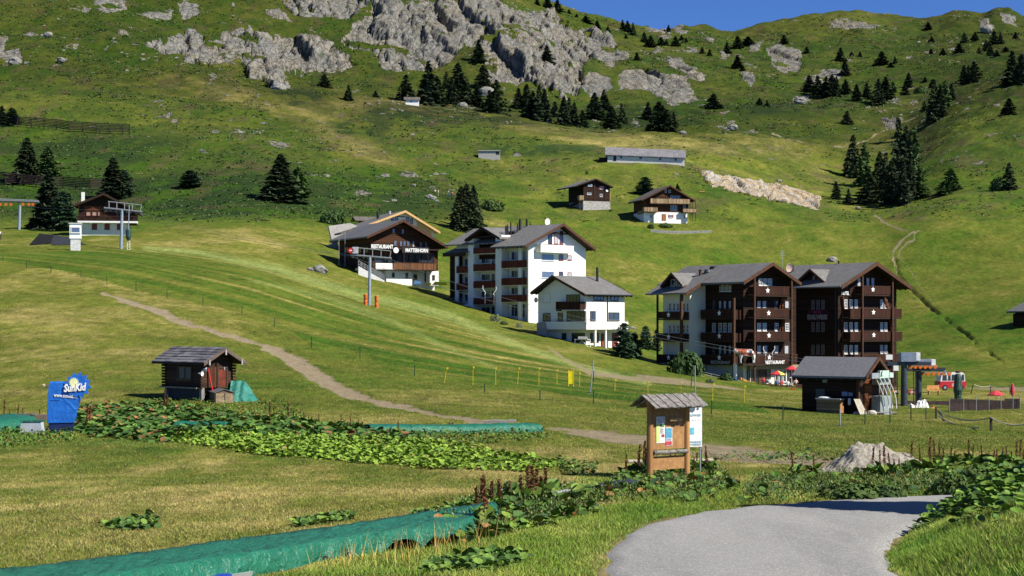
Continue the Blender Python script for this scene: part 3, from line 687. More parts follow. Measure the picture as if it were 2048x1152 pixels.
    def gable(s, pts, y0, y1, t, mat, name='roof', axis='y', lining=BEAMDK, barge=BEAM, bh=0.42, both=False):
        """pts = eave, apex, eave in the cross-section plane; extruded along `axis`"""
        l, a, r = pts
        poly = [l, a, r, (r[0], r[1]-t), (a[0], a[1]-t), (l[0], l[1]-t)]
        ro = MB().prism(poly, axis, y0, y1).build(name, mat, s.root)
        rf = MB()
        if lining:
            e = 0.004; u_ = [(l[0]+.02, l[1]-t-e), (a[0], a[1]-t-e), (r[0]-.02, r[1]-t-e), (r[0]-.02, r[1]-t-0.1), (a[0], a[1]-t-0.1), (l[0]+.02, l[1]-t-0.1)]
            rf.prism(u_, axis, y0+0.02, y1-0.02)
        if barge:
            q = [(l[0]-.03, l[1]+.03), (a[0], a[1]+.05), (r[0]+.03, r[1]+.03), (r[0]+.03, r[1]-bh), (a[0], a[1]-bh), (l[0]-.03, l[1]-bh)]
            for k in ((0, 1) if both else (0,)):
                b0 = (y0-0.10, y0-0.004) if k == 0 else (y1+0.004, y1+0.10)
                MB().prism(q, axis, *b0).build('bargeboard', barge, ro)
        # rafter ends under the eaves, joined to the lining in one mesh
        n = max(3, int(abs(y1-y0)/0.9))
        for k in range(n+1):
            m = y0 + 0.15 + (y1-y0-0.3)*k/n
            for e_, w_ in ((l, a), (r, a)):
                dx = (w_[0]-e_[0]); sl = (w_[1]-e_[1])/dx if dx else 0; sg = 1 if dx > 0 else -1
                p0 = (e_[0]+sg*0.05, e_[1]-t-0.09); p1 = (e_[0]+sg*1.3, e_[1]+sl*sg*1.25-t-0.09)
                if axis == 'y': rf.bar((p0[0], m, p0[1]-.07), (p1[0], m, p1[1]-.07), 0.12, 0.14)
                else: rf.bar((m, p0[0], p0[1]-.07), (m, p1[0], p1[1]-.07), 0.12, 0.14)
        rf.build('lining', lining or BEAMDK, ro)
        return ro
    def sign(s, pl, c, u0, v0, u1, v1, textlines, mat_panel=None, pname='sign', txt=WPAINT, parent=None, bold=0.02):
        a0, a1, z0, z1 = s.rect(pl, c, u0, v0, u1, v1); p = parent
        if mat_panel:
            p = s.pbox(MB(), pl, c, a0, a1, z0, z1, 0.02, 0.08).build(pname, mat_panel, parent or s.root)
        for (t, fx0, fx1, fz0, fz1, m) in textlines:
            w = (a1-a0)*(fx1-fx0); h = (z1-z0)*(fz1-fz0)
            me = text_mesh(t, w, h, 0.05, m, bold=bold); o = obj('lettering', me, p or s.root)
            if pl == 'f': o.location = (a0+(a1-a0)*(fx0+fx1)/2, c-0.115, z0+(z1-z0)*(fz0+fz1)/2)
            else:
                o.location = (c-0.115, a0+(a1-a0)*(1-(fx0+fx1)/2), z0+(z1-z0)*(fz0+fz1)/2); o.rotation_euler = (0, 0, R(-90))
        return p
    def post(s, x, y, z0, z1, w=0.22, mat=BEAM, name='post'):
        return MB().box(x-w/2, x+w/2, y-w/2, y+w/2, z0, z1).build(name, mat, s.root)

def wall_pent(x0, x1, z0, zl, xa, za, zr): return [(x0, z0), (x1, z0), (x1, zr), (xa, za), (x0, zl)]

# ================================================================ the hotel, west wing
def hotel_west():
    b = Bld('hotel_wing', 'dark timber hotel block with red and white cow figure and pale left wing', 'hotel', 1487, 768, 185*S, 35)
    W = b.fr(1592, 700)[0]; oh = -1.7
    xl, zl = b.fr(1487, 566, oh); xa, za = b.fr(1546, 525, oh); xr, zr = b.fr(1602, 563, oh)
    zr = zl = (zl+zr)/2; yb = b.sd(1373, 540, xa)[0]; sl = (za-zl)/(xa-xl)
    ysp = b.sd(1411, 600, 0)[0]                       # where the pale wing starts
    t = 0.22
    zw = lambda x: (zl + (x-xl)*sl if x < xa else zr + (xr-x)*(za-zr)/(xr-xa)) - t - 0.11
    zg = b.fr(1500, 731, 0)[1]
    MB().prism(wall_pent(0, W, zg, zw(0), xa, zw(xa), zw(W)), 'y', 0, yb-1.2).build('wall', WOOD_DK, b.root)
    MB().box(0.25, W-0.25, 0.3, yb-1.3, -3, zg-0.004).build('wall', CREAM, b.root, label='cream rendered ground floor wall')
    b.gable([(xl, zl), (xa, za), (xr, zr)], oh, yb, t, ROOFY)
    # front balconies, windows
    rows = [(573, 593, 1510, 1583, (1535.5, 581)), (618, 638, 1510, 1584, (1537.5, 626)), (663, 683, 1510, 1584, (1538, 671)), (709, 729, 1511, 1594, (1538.6, 714.5))]
    for i, (v0, v1, u0, u1, st) in enumerate(rows):
        bl = b.balcony('f', 0, 1.35, u0, v0, u1, v1, BALC, BALCY, stars=[st])
        if i == 3:
            a0, a1, z0, z1 = b.rect('f', -1.35, u0, v0, u1, v1)
            b.sign('f', -1.35-.06, 1529, 721, 1568, 728, [('RESTAURANT', 0, 1, 0, 1, WPAINT)], None, parent=bl)
    for px in (1509, 1583):
        x = b.fr(px, 600, -1.55)[0]; b.post(x, -1.56, b.fr(px, 764, -1.55)[1], zw(x)+0.0 if x > 0 else zw(0), 0.2)
    for u0 in (1517, 1526.5, 1536): b.window('f', 0, u0, 557, u0+7.5, 571, nx=1, ny=1)
    for u0 in (1513, 1524, 1548, 1569): b.window('f', 0, u0, 601, u0+9, 617, gmat=CURT if u0 != 1548 else GLASS, fmat=FRD, nx=0)
    for u0 in (1514, 1525, 1549, 1570): b.window('f', 0, u0, 646, u0+7.5, 662, nx=1, ny=2)
    for u0 in (1513, 1525.5, 1548, 1568): b.window('f', 0, u0, 690, u0+9.5, 708, gmat=CURT, fmat=FRD, nx=0)
    for (v0, v1) in ((595, 618), (640, 663)):
        x0, z0 = b.fr(1561, v1, -0.3); x1, z1 = b.fr(1567, v0, -0.3); MB().bar((x0, -0.3, z0), (x1, -0.3, z1), 0.12, 0.55).build('brace', WOOD_RD, b.root)
    # ground floor front: fascia, shop windows, door
    b.slab('fascia', 'f', 0.2, 1495, 730, 1592, 738, 0.0, 0.5, M('sand_fascia', (0.35, 0.25, 0.15), 0.8))
    for (u0, u1) in ((1494, 1500), (1503, 1515), (1532, 1541), (1550, 1556), (1558, 1564), (1566, 1572), (1575, 1586)): b.window('f', 0.25, u0, 739, u1, 764, fmat=FRW if u0 > 1540 and u0 < 1575 else FRD, nx=1 if u1-u0 > 9 else 0)
    b.door('f', 0.25, 1518, 740, 1530, 767, M('brown_door', (0.10, 0.04, 0.02), 0.6))
    # side (long wall facing left)
    for u0 in (1440, 1448, 1456): b.window('s', 0, u0, 569, u0+6.5, 583, nx=1, ny=1)
    for (v0, v1, sv) in ((619, 639, 626), (665, 684, 672), (710, 729, 715)):
        bl = b.balcony('s', 0, 1.4, 1402, v0, 1468, v1, BALCY, BALC, stars=[(1438.5, sv)])
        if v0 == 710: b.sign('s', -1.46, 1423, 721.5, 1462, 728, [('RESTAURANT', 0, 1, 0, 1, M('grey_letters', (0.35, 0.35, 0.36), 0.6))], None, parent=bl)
    for (v0, v1) in ((601, 618), (646, 664), (690, 709)):
        for u0 in (1425, 1437.5, 1447, 1457): b.window('s', 0, u0, v0, u0+6.5, v1, gmat=CURT if v0 != 646 and u0 > 1430 else GLASS, nx=0 if v0 != 646 else 1, ny=0 if v0 != 646 else 2, fmat=FRD if v0 != 646 else FRW)
    yp = b.sd(1468, 700, -1.55)[0]; b.post(-1.55, yp, b.sd(1468, 764, -1.55)[1], b.sd(1468, 596, -1.55)[1], 0.28)
    # the pale wing
    xw = b.fr(1380, 600, ysp)[0]; ye = b.sd(1326, 600, xw)[0]
    zwe = zl + (xw-1.2-xl)*sl
    MB().prism([(xw, -3), (-0.01, -3), (-0.01, zw(0)-0.3), (xw, zl+(xw-xl)*sl-t-0.15)], 'y', ysp, ye).build('wall', CREAM, b.root, label='pale cream rendered wing wall')
    rr = MB().prism([(xw-1.5, zl+(xw-1.5-xl)*sl), (0.4, zl+(0.4-xl)*sl+0.02), (0.4, zl+(0.4-xl)*sl-t), (xw-1.5, zl+(xw-1.5-xl)*sl-t)], 'y', ysp-0.9, ye+2.0).build('roof', ROOFY, b.root)
    MB().prism([(xw-1.53, zl+(xw-1.5-xl)*sl+.03), (0.0, zl+(0.0-xl)*sl+0.05), (0.0, zl+(0.0-xl)*sl-0.4), (xw-1.53, zl+(xw-1.5-xl)*sl-0.4)], 'y', ysp-1.0, ysp-0.904).build('bargeboard', BEAM, rr)
    for (v0, v1, sv) in ((623, 640, 629.5), (666.5, 683, 673.5), (709, 726, 715)):
        b.balcony('s', xw, 1.3, 1316, v0, 1364, v1, BALCY, BALC, stars=[(1337, sv)])
        if v0 < 700:
            for u0 in (1338, 1346.5, 1354, 1366, 1373.5): b.window('s', xw, u0, v0-17, u0+5, v0-1, gmat=GLASS, fmat=FRW, nx=0, ny=1)
    for px, w_ in ((1315, 0.22), (1363, 0.34)):
        yy = b.sd(px, 650, xw-1.35)[0]; b.post(xw-1.35, yy, b.sd(px, 735, xw-1.35)[1], zl+(xw-1.35-xl)*sl-t-0.05, w_, BEAM if w_ > .3 else BEAMDK)
    # dormer facing left
    yc0 = b.sd(1336, 560, xw+0.6)[0]; yc1 = b.sd(1370, 560, xw+0.6)[0]; ym = (yc0+yc1)/2
    hw = abs(yc0-yc1)/2; zt = b.sd(1352, 545, xw)[1]; zb = b.sd(1352, 576, xw)[1]
    b.gable([(ym-hw-0.5, zt-1.75), (ym, zt), (ym+hw+0.5, zt-1.75)], xw-0.3, xa-1.2, 0.16, ROOFX, axis='x', bh=0.3)
    MB().prism([(ym-hw, zb-0.6), (ym+hw, zb-0.6), (ym+hw, zt-1.75), (ym, zt-0.35), (ym-hw, zt-1.75)], 'x', xw+0.5, xa-1.5).build('dormer', WOOD_DK, b.root)
    for k in (-1.0, 0.1): b.window('s', xw+0.5, 0, 0, 0, 0, rect=(ym+k, ym+k+0.9, zb+0.2, zb+1.2), nx=0)
    # flues on the roof
    def flue(u, v0, v1, r, mat, x):
        y, z0 = b.sd(u, v1, x); z1 = b.sd(u, v0, x)[1]; MB().tube((x, y, z0-1.0), (x, y, z1), r, r, 10).tube((x, y, z1), (x, y, z1+0.12), r*1.4, r*1.4, 10).build('chimney', mat, b.root)
    flue(1400.5, 541, 567, 0.20, BEAM, 0.8)
    y, z0 = b.sd(1415, 558, 1.6); MB().lathe([(0.28, -1), (0.28, 0.6), (0.42, 0.65), (0.5, 0.95), (0.36, 1.3), (0.0, 1.4)], 14, (1.6, y, z0)).build('roof_vent', METALD, b.root)
    y, z0 = b.sd(1428, 543, 3.0); MB().box(2.6, 3.4, y-0.4, y+0.4, z0-1, z0+0.7).build('chimney', CHIM, b.root)
    x, z = b.fr(1565, 528, 3.0); mb = MB().tube((x, 3.0, z-2), (x, 3.0, z+1.9), 0.035, 0.03, 6)
    for k, w_ in ((1.7, 0.3), (1.45, 0.4), (1.2, 0.45)): mb.tube((x-w_, 3, z+k), (x+w_, 3, z+k), 0.02, 0.02, 4)
    mb.build('antenna', METAL, b.root)
    MB().lathe([(0, 0), (0.35, 0.04), (0.62, 0.16), (0.60, 0.2), (0.34, 0.08), (0, 0.04)], 16).xf(Matrix.Translation((x+0.5, 2.4, z-0.5)) @ Matrix.Rotation(R(100), 4, 'X')).build('satellite_dish', M('dish', (0.45, 0.32, 0.30), 0.5), b.root)
    # white corner pier under the cow
    x0, z1 = b.fr(1470, 727, -1.6); z0 = b.fr(1470, 762, -1.6)[1]
    MB().box(x0-0.12, x0+0.25, -1.75, -1.4, z0-1, z1).build('corner_pier', WHITE, b.root)
    b.slab('balcony_floor', 'f', 0, 1466, 727, 1511, 730.5, 0.01, 1.9, BEAMDK)
    return b

def hotel_east():
    b = Bld('hotel', 'darkest timber hotel block with name board and three starred balconies', 'hotel', 1676, 772, 190*S, 35)
    W = b.fr(1793, 700)[0]; oh = -2.0
    xl, zl = b.fr(1683, 572, oh); xa, za = b.fr(1753.5, 524, oh); xr, zr = b.fr(1824, 573, oh)
    zl = zr = (zl+zr)/2; yb = b.sd(1590, 540, xa)[0]; t = 0.24; sl = (za-zl)/(xa-xl)
    zw = lambda x: (zl + (x-xl)*sl if x < xa else zr + (xr-x)*(za-zr)/(xr-xa)) - t - 0.11
    MB().prism(wall_pent(0, W, -3, zw(0), xa, zw(xa), zw(W)), 'y', 0, yb-0.8).build('wall', WOOD_DK, b.root)
    b.gable([(xl, zl), (xa, za), (xr, zr)], oh, yb, t, ROOFY, bh=0.5)
    MB().tube((xl-0.08, oh, zl-0.12), (xl-0.08, yb, zl-0.12), 0.09, 0.09, 8).build('gutter', METAL, b.root)
    b.balcony('f', 0, 1.4, 1724, 572, 1785, 592, BALC, BALCY, stars=[(1746, 579)])
    b.balcony('f', 0, 1.4, 1700, 617, 1803, 638, BALC, BALCY, stars=[(1747, 624.5)])
    b.balcony('f', 0, 1.4, 1700, 663.5, 1804, 683, BALC, BALCY, stars=[(1747.6, 670)])
    b.balcony('f', 0, 1.4, 1708, 708, 1800, 728, BALC, BALCY)
    for px in (1725, 1785):
        x = b.fr(px, 600, -1.6)[0]; b.post(x, -1.6, b.fr(px, 765, -1.6)[1], zw(x), 0.2)
    for u0 in (1714, 1731.5, 1741.5): b.window('f', 0, u0, 555, u0+7.5, 573, gmat=CURT, fmat=FRD, nx=0)
    for (v0, v1) in ((599, 617), (644.5, 662.5), (690, 708)):
        for u0 in (1688, 1698.5, 1709): b.window('f', 0, u0, v0, u0+6, v1, nx=1, ny=2, fmat=FRW)
        for u0 in (1760, 1768.5): b.window('f', 0, u0, v0, u0+5.5, v1, nx=1, ny=2, fmat=FRW)
    for (v0, v1) in ((600.4, 618), (644.5, 663), (689.4, 708)):
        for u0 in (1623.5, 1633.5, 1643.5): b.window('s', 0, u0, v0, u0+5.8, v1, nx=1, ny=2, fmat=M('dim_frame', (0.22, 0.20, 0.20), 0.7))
    b.sign('s', -0.02, 1614.7, 619.5, 1657.5, 642, [('HOTEL', 0.30, 0.70, 0.66, 0.90, M('pink_letters', (0.42, 0.05, 0.18), 0.6)), ('EDELWEISS', 0.04, 0.96, 0.14, 0.56, M('pale_letters', (0.42, 0.40, 0.40), 0.6))], M('maroon_board', (0.045, 0.008, 0.02), 0.6), 'name_board')
    x, z = b.fr(1690, 586, -0.1)
    b.sign('f', -0.06, 1682, 583, 1697, 590, [('HOTEL', 0, 1, 0, 1, WPAINT)], None)
    MB().prism([(x+px, z+1.3+pz) for px, pz in star_poly(0.75, 0.4, 8)], 'y', -0.12, -0.06).build('flower_emblem', M('blue_emblem', (0.10, 0.16, 0.32), 0.6), b.root)
    for v0, v1, u0, u1 in ((593, 618, 1768, 1778), (593, 618, 1684, 1687), (640, 663, 1779, 1781), (640, 663, 1684, 1686), (686, 708, 1780, 1783), (686, 726, 1684, 1686)):
        x0, z0 = b.fr(u1, v1, -0.15); x1, z1 = b.fr(u0, v0, -0.15); MB().bar((x0, -0.15, z0), (x1, -0.15, z1), 0.12, 0.4).build('brace', WOOD_RD, b.root)
    # dormer
    y0 = b.sd(1603, 560, 0.6)[0]; y1 = b.sd(1654, 560, 0.6)[0]; ym = (y0+y1)/2; hw = abs(y0-y1)/2
    zt = b.sd(1628, 538, 0.2)[1]; zb = b.sd(1628, 568, 0.6)[1]
    b.gable([(ym-hw-0.5, zt-1.9), (ym, zt), (ym+hw+0.5, zt-1.9)], -0.2, xa-1.0, 0.16, ROOFX, axis='x', bh=0.3)
    MB().prism([(ym-hw, zb-0.8), (ym+hw, zb-0.8), (ym+hw, zt-1.85), (ym, zt-0.35), (ym-hw, zt-1.85)], 'x', 0.6, xa-1.3).build('dormer', WOOD_DK, b.root)
    for k in (-1.3, -0.3, 0.7): b.window('s', 0.6, 0, 0, 0, 0, rect=(ym+k, ym+k+0.7, zb+0.1, zb+1.3), nx=0, fmat=FRD)
    MB().box(xa-2.4, xa-1.8, yb-1.6, yb-1.0, zw(xa)-2, zw(xa)+0.3).build('chimney', CHIM, b.root)
    MB().tube((xa, ym, za-0.4), (xa, ym, za+0.4), 0.12, 0.12, 8).build('roof_vent', CHIM, b.root)
    b.slab('downpipe', 's', 0, 1671.5, 575, 1672.5, 760, 0.02, 0.14, METALD)
    return b

# ================================================================ lower white house
def white_house():
    b = Bld('white_house', 'small white rendered house with grey tiled roof below the large apartment house', 'house', 1173, 697, 208*S, 45)
    W = b.fr(1249, 640)[0]; D = b.sd(1076, 640)[0]
    ov = 1.3
    yl, zf = b.sd(1170, 587.5, -ov); yb_, zb_ = b.sd(1061.4, 584.5, -ov); ya, za = b.sd(1099, 551, -ov)
    xr = b.fr(1264.6, 586, yl)[0]; t = 0.2
    ya = (yl+yb_)/2*0.35 + ya*0.65; za = za
    z3 = zf; zB = zb_
    def zroof(y): return (z3 + (y-yl)*(za-z3)/(ya-yl) if y < ya else zB + (yb_-y)*(za-zB)/(yb_-ya)) - t - 0.11
    zfl = b.fr(1200, 659, 0)[1]
    MB().prism([(0, zfl), (D, zfl), (D, zroof(D)), (ya, zroof(ya)), (0, zroof(0))], 'x', 0, W).build('wall', WHITE, b.root)
    MB().box(0.6, W-0.01, 0.9, D-0.5, -2.5, zfl-0.004).build('wall', WHITE, b.root, label='white ground floor wall set back under the terrace')
    b.gable([(yl, z3), (ya, za), (yb_, zB)], -ov, xr, t, ROOFX, axis='x', both=True, bh=0.35)
    MB().tube((-ov, yl-0.08, z3-0.1), (xr, yl-0.08, z3-0.1), 0.08, 0.08, 6).build('gutter', METALD, b.root)
    # terrace slab and parapet
    a0, a1, z0, z1 = b.rect('s', -1.0, 1091, 643.5, 1178, 659)
    par = MB().box(-1.0, -0.85, -0.9, a1, z0, z1).box(-0.85, W*0.98, -0.9, -0.75, z0, z1).box(-0.85, -0.003, -0.75, a1, z0, z0+0.2).box(-0.003, W*0.98, -0.75, -0.003, z0, z0+0.2)
    pr = par.build('terrace', WHITE, b.root)
    rl = MB().path([(-0.92, a1, z1+0.25), (-0.92, -0.82, z1+0.25), (W*0.98, -0.82, z1+0.25)], 0.025)
    for k in range(9): rl.tube((-0.92, a1*k/8.0-0.8*(1-k/8), z1), (-0.92, a1*k/8.0-0.8*(1-k/8), z1+0.25), 0.02); 
    for k in range(9): rl.tube((W*k/8*0.98, -0.82, z1), (W*k/8*0.98, -0.82, z1+0.25), 0.02)
    rl.build('railing', METAL, pr)
    for (u0, v0, u1, v1) in ((1187, 590, 1208, 601), (1220.6, 590.5, 1236, 602), (1217, 624.6, 1238.5, 641)): b.window('f', 0, u0, v0, u1, v1, fmat=FRD, nx=1 if u1 > 1210 else 2)
    b.window('f', 0, 1180, 622, 1191, 641, fmat=FRD)
    b.slab('downpipe', 'f', 0, 1213.8, 590, 1215, 695, 0.02, 0.14, METALD)
    b.window('s', 0, 1086, 587, 1101, 605, gmat=WHITE, fmat=FRW, nx=0, label='window behind a white roller blind')
    b.window('s', 0, 1086, 626, 1101, 642, fmat=FRD)
    b.window('s', 0, 1116, 625, 1126, 642, fmat=FRD, nx=0)
    b.window('s', 0, 1134, 622, 1170, 642, fmat=FRD, nx=3)
    b.window('s', 0, 1133, 589, 1160, 604, fmat=FRD, nx=3)
    b.balcony('s', 0, 1.0, 1112, 603, 1161, 622, BALCY, BALC)
    for yy in (b.sd(1175, 640, -0.5)[0],): MB().tube((-0.6, -0.5, z1-0.3), (-0.6, -0.5, b.fr(1178, 622, -0.5)[1]), 0.18, 0.18, 12).build('column', WHITE, b.root)
    b.slab('loggia_ceiling', 's', 0, 1133, 619.5, 1178, 622, 0.003, 1.0, WHITE)
    x, zz = b.fr(1190, 659, -0.6); MB().tube((x, -0.6, -1.5), (x, -0.6, z0), 0.22, 0.22, 14).build('column', WHITE, b.root)
    x, zz = b.fr(1211, 659, -0.6); MB().box(x-0.15, x+0.15, -0.75, -0.45, -1.5, z0).build('pier', WHITE, b.root)
    b.door('f', 0.9, 1203, 668, 1211, 693, FRR); b.door('f', 0.9, 1225, 667, 1233.5, 693, FRR)
    b.window('f', 0.9, 1180, 666, 1197, 684, fmat=FRD, nx=2)
    b.window('s', 0.6, 1124, 666, 1133, 678, fmat=FRD, nx=0); b.window('s', 0.6, 1144, 666, 1170, 684, fmat=FRD, nx=2)
    x, z = b.fr(1194.5, 562, 4.0); MB().tube((x, 4.0, z-1.2), (x, 4.0, b.fr(1194.5, 536, 4.0)[1]), 0.2, 0.2, 10).tube((x, 4.0, b.fr(1194.5, 536, 4)[1]), (x, 4.0, b.fr(1194.5, 533.7, 4)[1]), 0.12, 0.12, 8).build('chimney', CHIM, b.root)
    MB().lathe([(0, 0), (0.3, 0.05), (0.42, 0.15), (0.3, 0.1), (0, 0.05)], 12).xf(Matrix.Translation((-0.5, D-0.2, b.sd(1076, 600)[1])) @ Matrix.Rotation(R(-90), 4, 'Y')).build('satellite_dish', METAL, b.root)
    # garden wall falling away to the left
    w = MB(); p0 = b.sd(1078, 645, -1.0); p1 = b.sd(1130, 690, -1.4)
    w.prism([(a1, z1-0.1), (a1+1.6, z1-0.1), (a1+1.6, z1-2.5), (a1, z1-2.6), (a1-1.6, -0.9), (a1-3.6, -2.2), (a1-3.6, -2.6), (a1-1.6, -1.8)], 'x', -1.25, -1.0)
    w.build('garden_wall', CONC, b.root)
    return b

# ================================================================ large apartment house
def apartment():
    b = Bld('apartment_house', 'tall white apartment house with red timber balconies down its left side', 'apartment house', 1057, 640, 238*S, 45)
    W = b.fr(1171.4, 560)[0]; D = b.sd(899, 560)[0]; oh = -1.6; t = 0.22
    xl, zl = b.fr(1050, 494, oh); xa, za = b.fr(1127, 447, oh); xr, zr = b.fr(1191, 494, oh); zl = zr = (zl+zr)/2
    sl = (za-zl)/(xa-xl); zw = lambda x: (zl+(x-xl)*sl if x < xa else zr+(xr-x)*(za-zr)/(xr-xa))-t-0.11
    y1 = b.sd(1003, 560)[0]; y2 = b.sd(991, 560)[0]; y3 = b.sd(947, 560)[0]; y4 = b.sd(936, 560)[0]; rc = 1.7
    # front block and the recessed body behind the balconies
    MB().prism(wall_pent(0, W, -3, zw(0), xa, zw(xa), zw(W)), 'y', 0, 0.35).build('wall', WHITE, b.root)
    ye = b.sd(1003, 470, 0)[0]
    MB().prism(wall_pent(rc, W, -3, zw(rc), xa, zw(xa), zw(W)), 'y', 0.353, D).build('wall', PALE, b.root, label='cream wall set back behind the balconies')
    b.gable([(xl, zl), (xa, za), (xr, zr)], oh, b.sd(1003, 490, 0)[0]+0.3, t, ROOFY)
    MB().prism([(xl+2.0, zl+2.0*sl), (xa, za), (xr, zr), (xr, zr-t), (xa, za-t), (xl+2.0, zl+2*sl-t)], 'y', b.sd(1003, 490, 0)[0]+0.3, D+1).build('roof', ROOFY, b.root)
    # pillars
    zp = b.sd(997, 470)[1]
    MB().box(0, rc+0.5, y1, y2, -3, zp).build('pillar', WHITE, b.root); MB().box(0, rc+0.5, y3, y4, -3, zp).build('pillar', WHITE, b.root)
    for (ua, ub, va) in ((1036.5, 1042.5, 496), (910, 915.5, 513)):
        a0, a1, _, _ = b.rect('s', 0, ua, 500, ub, 600); MB().box(0, 0.35, a0, a1, -3, b.sd(ua, va)[1]).build('column', WHITE, b.root)
    # balconies in three bays
    y0c = 0.36
    def bay(ya_, yb_, rowsv, mat, um):
        for v0, v1 in rowsv:
            z1 = b.sd(um, v0)[1]; z0 = b.sd(um, v1)[1]
            r = MB().box(0.06, rc-0.003, ya_+.01, yb_-.01, z0, z0+0.2).build('balcony', PALE, b.root)
            MB().box(-0.06, 0.03, ya_+.01, yb_-.01, z0+0.1, z1).build('railing', mat, r)
            if um > 1000: MB().box(0.05, rc, y0c, y0c+0.06, z0+0.1, z1).build('side_railing', M('orange_lit_boards', (0.30, 0.06, 0.03), 0.7), r)  # brighter boards: sun on the balcony ends put into the colour
    bay(y0c, y1, ((521.5, 537), (556, 571.5), (590, 605)), BALCRY, 1020)
    bay(y2, y3, ((495, 508), (528, 543), (562, 577), (596, 610)), BALCRY, 970)
    bay(y4, b.sd(913, 560)[0], ((532, 547), (566, 581)), BALCRY, 928)
    for (u_, v0, v1) in ((1005, 502, 521), (1005, 540, 556), (1005, 574, 590), (1005, 608, 634)):
        b.slab('dark_panel', 's', rc, u_+1, v0, u_+12, v1, 0.003, 0.06, WOOD_RD)
        b.window('s', rc, u_+18, v0+1, u_+31, v1-1, fmat=FRW); b.window('s', rc, u_+34, v0+1, u_+44, v1-1, fmat=FRD, nx=0)
    for (v0, v1) in ((479, 495), (511, 528), (546, 562), (580, 596), (612, 634)):
        b.slab('dark_panel', 's', rc, 952, v0, 960, v1, 0.003, 0.06, WOOD_RD); b.window('s', rc, 963, v0+2, 981, v1-1, fmat=FRW, nx=1); b.window('s', rc, 984, v0+2, 989, v1-1, fmat=FRD, nx=0)
    for (v0, v1) in ((514, 532), (550, 566), (584, 603)):
        b.window('s', rc, 915, v0, 925, v1, fmat=FRD, nx=0); b.window('s', rc, 930, v0+3, 940, v1, fmat=FRW, nx=1)
    # cross gable over the middle bay
    yc0 = b.sd(930, 478, -1)[0]; yc1 = b.sd(1024, 470, 0)[0]; ym, zt = b.sd(966, 454, -0.8); ze0 = b.sd(930, 479, -1)[1]
    yR = ym - (yc0-ym); 
    b.gable([(yR, ze0), (ym, zt), (yc0, ze0)], -1.0, xa, 0.2, ROOFX, axis='x', bh=0.4, barge=BEAMDK)
    MB().prism([(y2+0.01, zp-4), (y3-0.01, zp-4), (y3-0.01, zp+0.2), (ym, zt-0.5), (y2+0.01, zp+0.2)], 'x', rc-0.3, xa-0.5).build('gable_wall', WOOD_DK, b.root)
    MB().box(0.02, rc-0.31, y2+.01, y3-.01, zp-0.3, zp-0.02).build('gable_beam', BEAMDK, b.root)
    # lean-to roof at the left end and dark end wall
    zl0 = b.sd(905, 506, -0.8)[1]
    MB().prism([(-0.9, zl0), (3.5, zl0+3.5*0.42), (3.5, zl0+3.5*0.42-0.2), (-0.9, zl0-0.2)], 'y', y4-0.3, D+0.8).build('roof', ROOFY, b.root)
    MB().prism([(-0.93, zl0+.02), (-0.83, zl0+.04), (-0.83, zl0-0.6), (-0.93, zl0-0.6)], 'y', y4-0.3, D+0.8).build('eave_board', BEAMDK, b.root)
    a0, a1, _, _ = b.rect('s', 0, 899, 500, 909.5, 560); MB().box(0.1, rc, a0, a1, -3, zl0-0.15).build('end_wall', WOOD_DK, b.root)
    # terrace at the foot
    a0, a1, z0, z1 = b.rect('s', -1.2, 901, 609, 931, 626)
    ter = MB().box(-1.2, 0.0, a0, a1, -4, z1).build('terrace', WHITE, b.root)
    rl = MB(); zr1 = z1+1.1
    for k in range(5): yy = a0+(a1-a0)*k/4; rl.tube((-1.15, yy, z1), (-1.15, yy, zr1), 0.03)
    for q in (0.35, 0.7, 1.1): rl.tube((-1.15, a0, z1+q), (-1.15, a1, z1+q), 0.03)
    rl.build('railing', METAL, ter)
    # right face
    b.balcony('f', 0, 1.2, 1081, 489, 1147, 505.5, WHITE, WHITE, slabmat=WHITE)
    b.window('f', 0, 1096, 468, 1104, 488, fmat=FRD, nx=0); b.window('f', 0, 1108, 464, 1116, 488, fmat=FRR, nx=0, gmat=CURT); b.window('f', 0, 1119, 462, 1126, 488, fmat=FRR, nx=0)
    b.slab('gable_brace', 'f', 0, 1090, 466, 1146, 468.5, 0.01, 0.5, BEAM)
    for v0 in (508, 542.5): b.window('f', 0, 1083, v0, 1107.5, v0+13.5, fmat=FRW, gmat=GLASSB, nx=0, fw=0.07)
    for v0 in (509, 543):
        b.window('f', 0, 1117.5, v0, 1126, v0+11.5, fmat=FRR, nx=0); b.window('f', 0, 1135, v0+1.5, 1143, v0+11, fmat=FRR, nx=0, gmat=CURT)
    # flues
    def flue(u, v0, v1, r, y):
        x, z0 = b.fr(u, v1, y); z1 = b.fr(u, v0, y)[1]; MB().tube((x, y, z0-1.2), (x, y, z1-0.25), r, r, 8).tube((x, y, z1-0.25), (x, y, z1), r*0.6, r*0.6, 8).build('chimney', CHIM, b.root)
    for (u, v0, v1, r) in ((1011.5, 451, 458, .14), (1015, 449, 458, .18), (1021.5, 443, 458, .13), (1035, 446, 462, .13), (1040, 437, 465, .24), (1053.5, 437, 464, .20), (1061, 445, 461, .14), (1105, 447, 452, .14)): flue(u, v0, v1, r, 7.0)
    x0, z0 = b.fr(1029, 480, 6.5); x1, z1 = b.fr(1064, 465, 6.5); MB().box(x0, x1, 6.5, 8.0, z0-1, z1).build('roof_box', CHIM, b.root)
    x, z = b.fr(1093.5, 449, 3.0); MB().lathe([(0, 0), (0.4, 0.06), (0.62, 0.2), (0.4, 0.12), (0, 0.05)], 16).xf(Matrix.Translation((x, 3, z+0.5)) @ Matrix.Rotation(R(95), 4, 'X')).tube((x, 3, z-2), (x, 3.05, z+0.4), 0.04).build('satellite_dish', WPAINT, b.root)
    return b

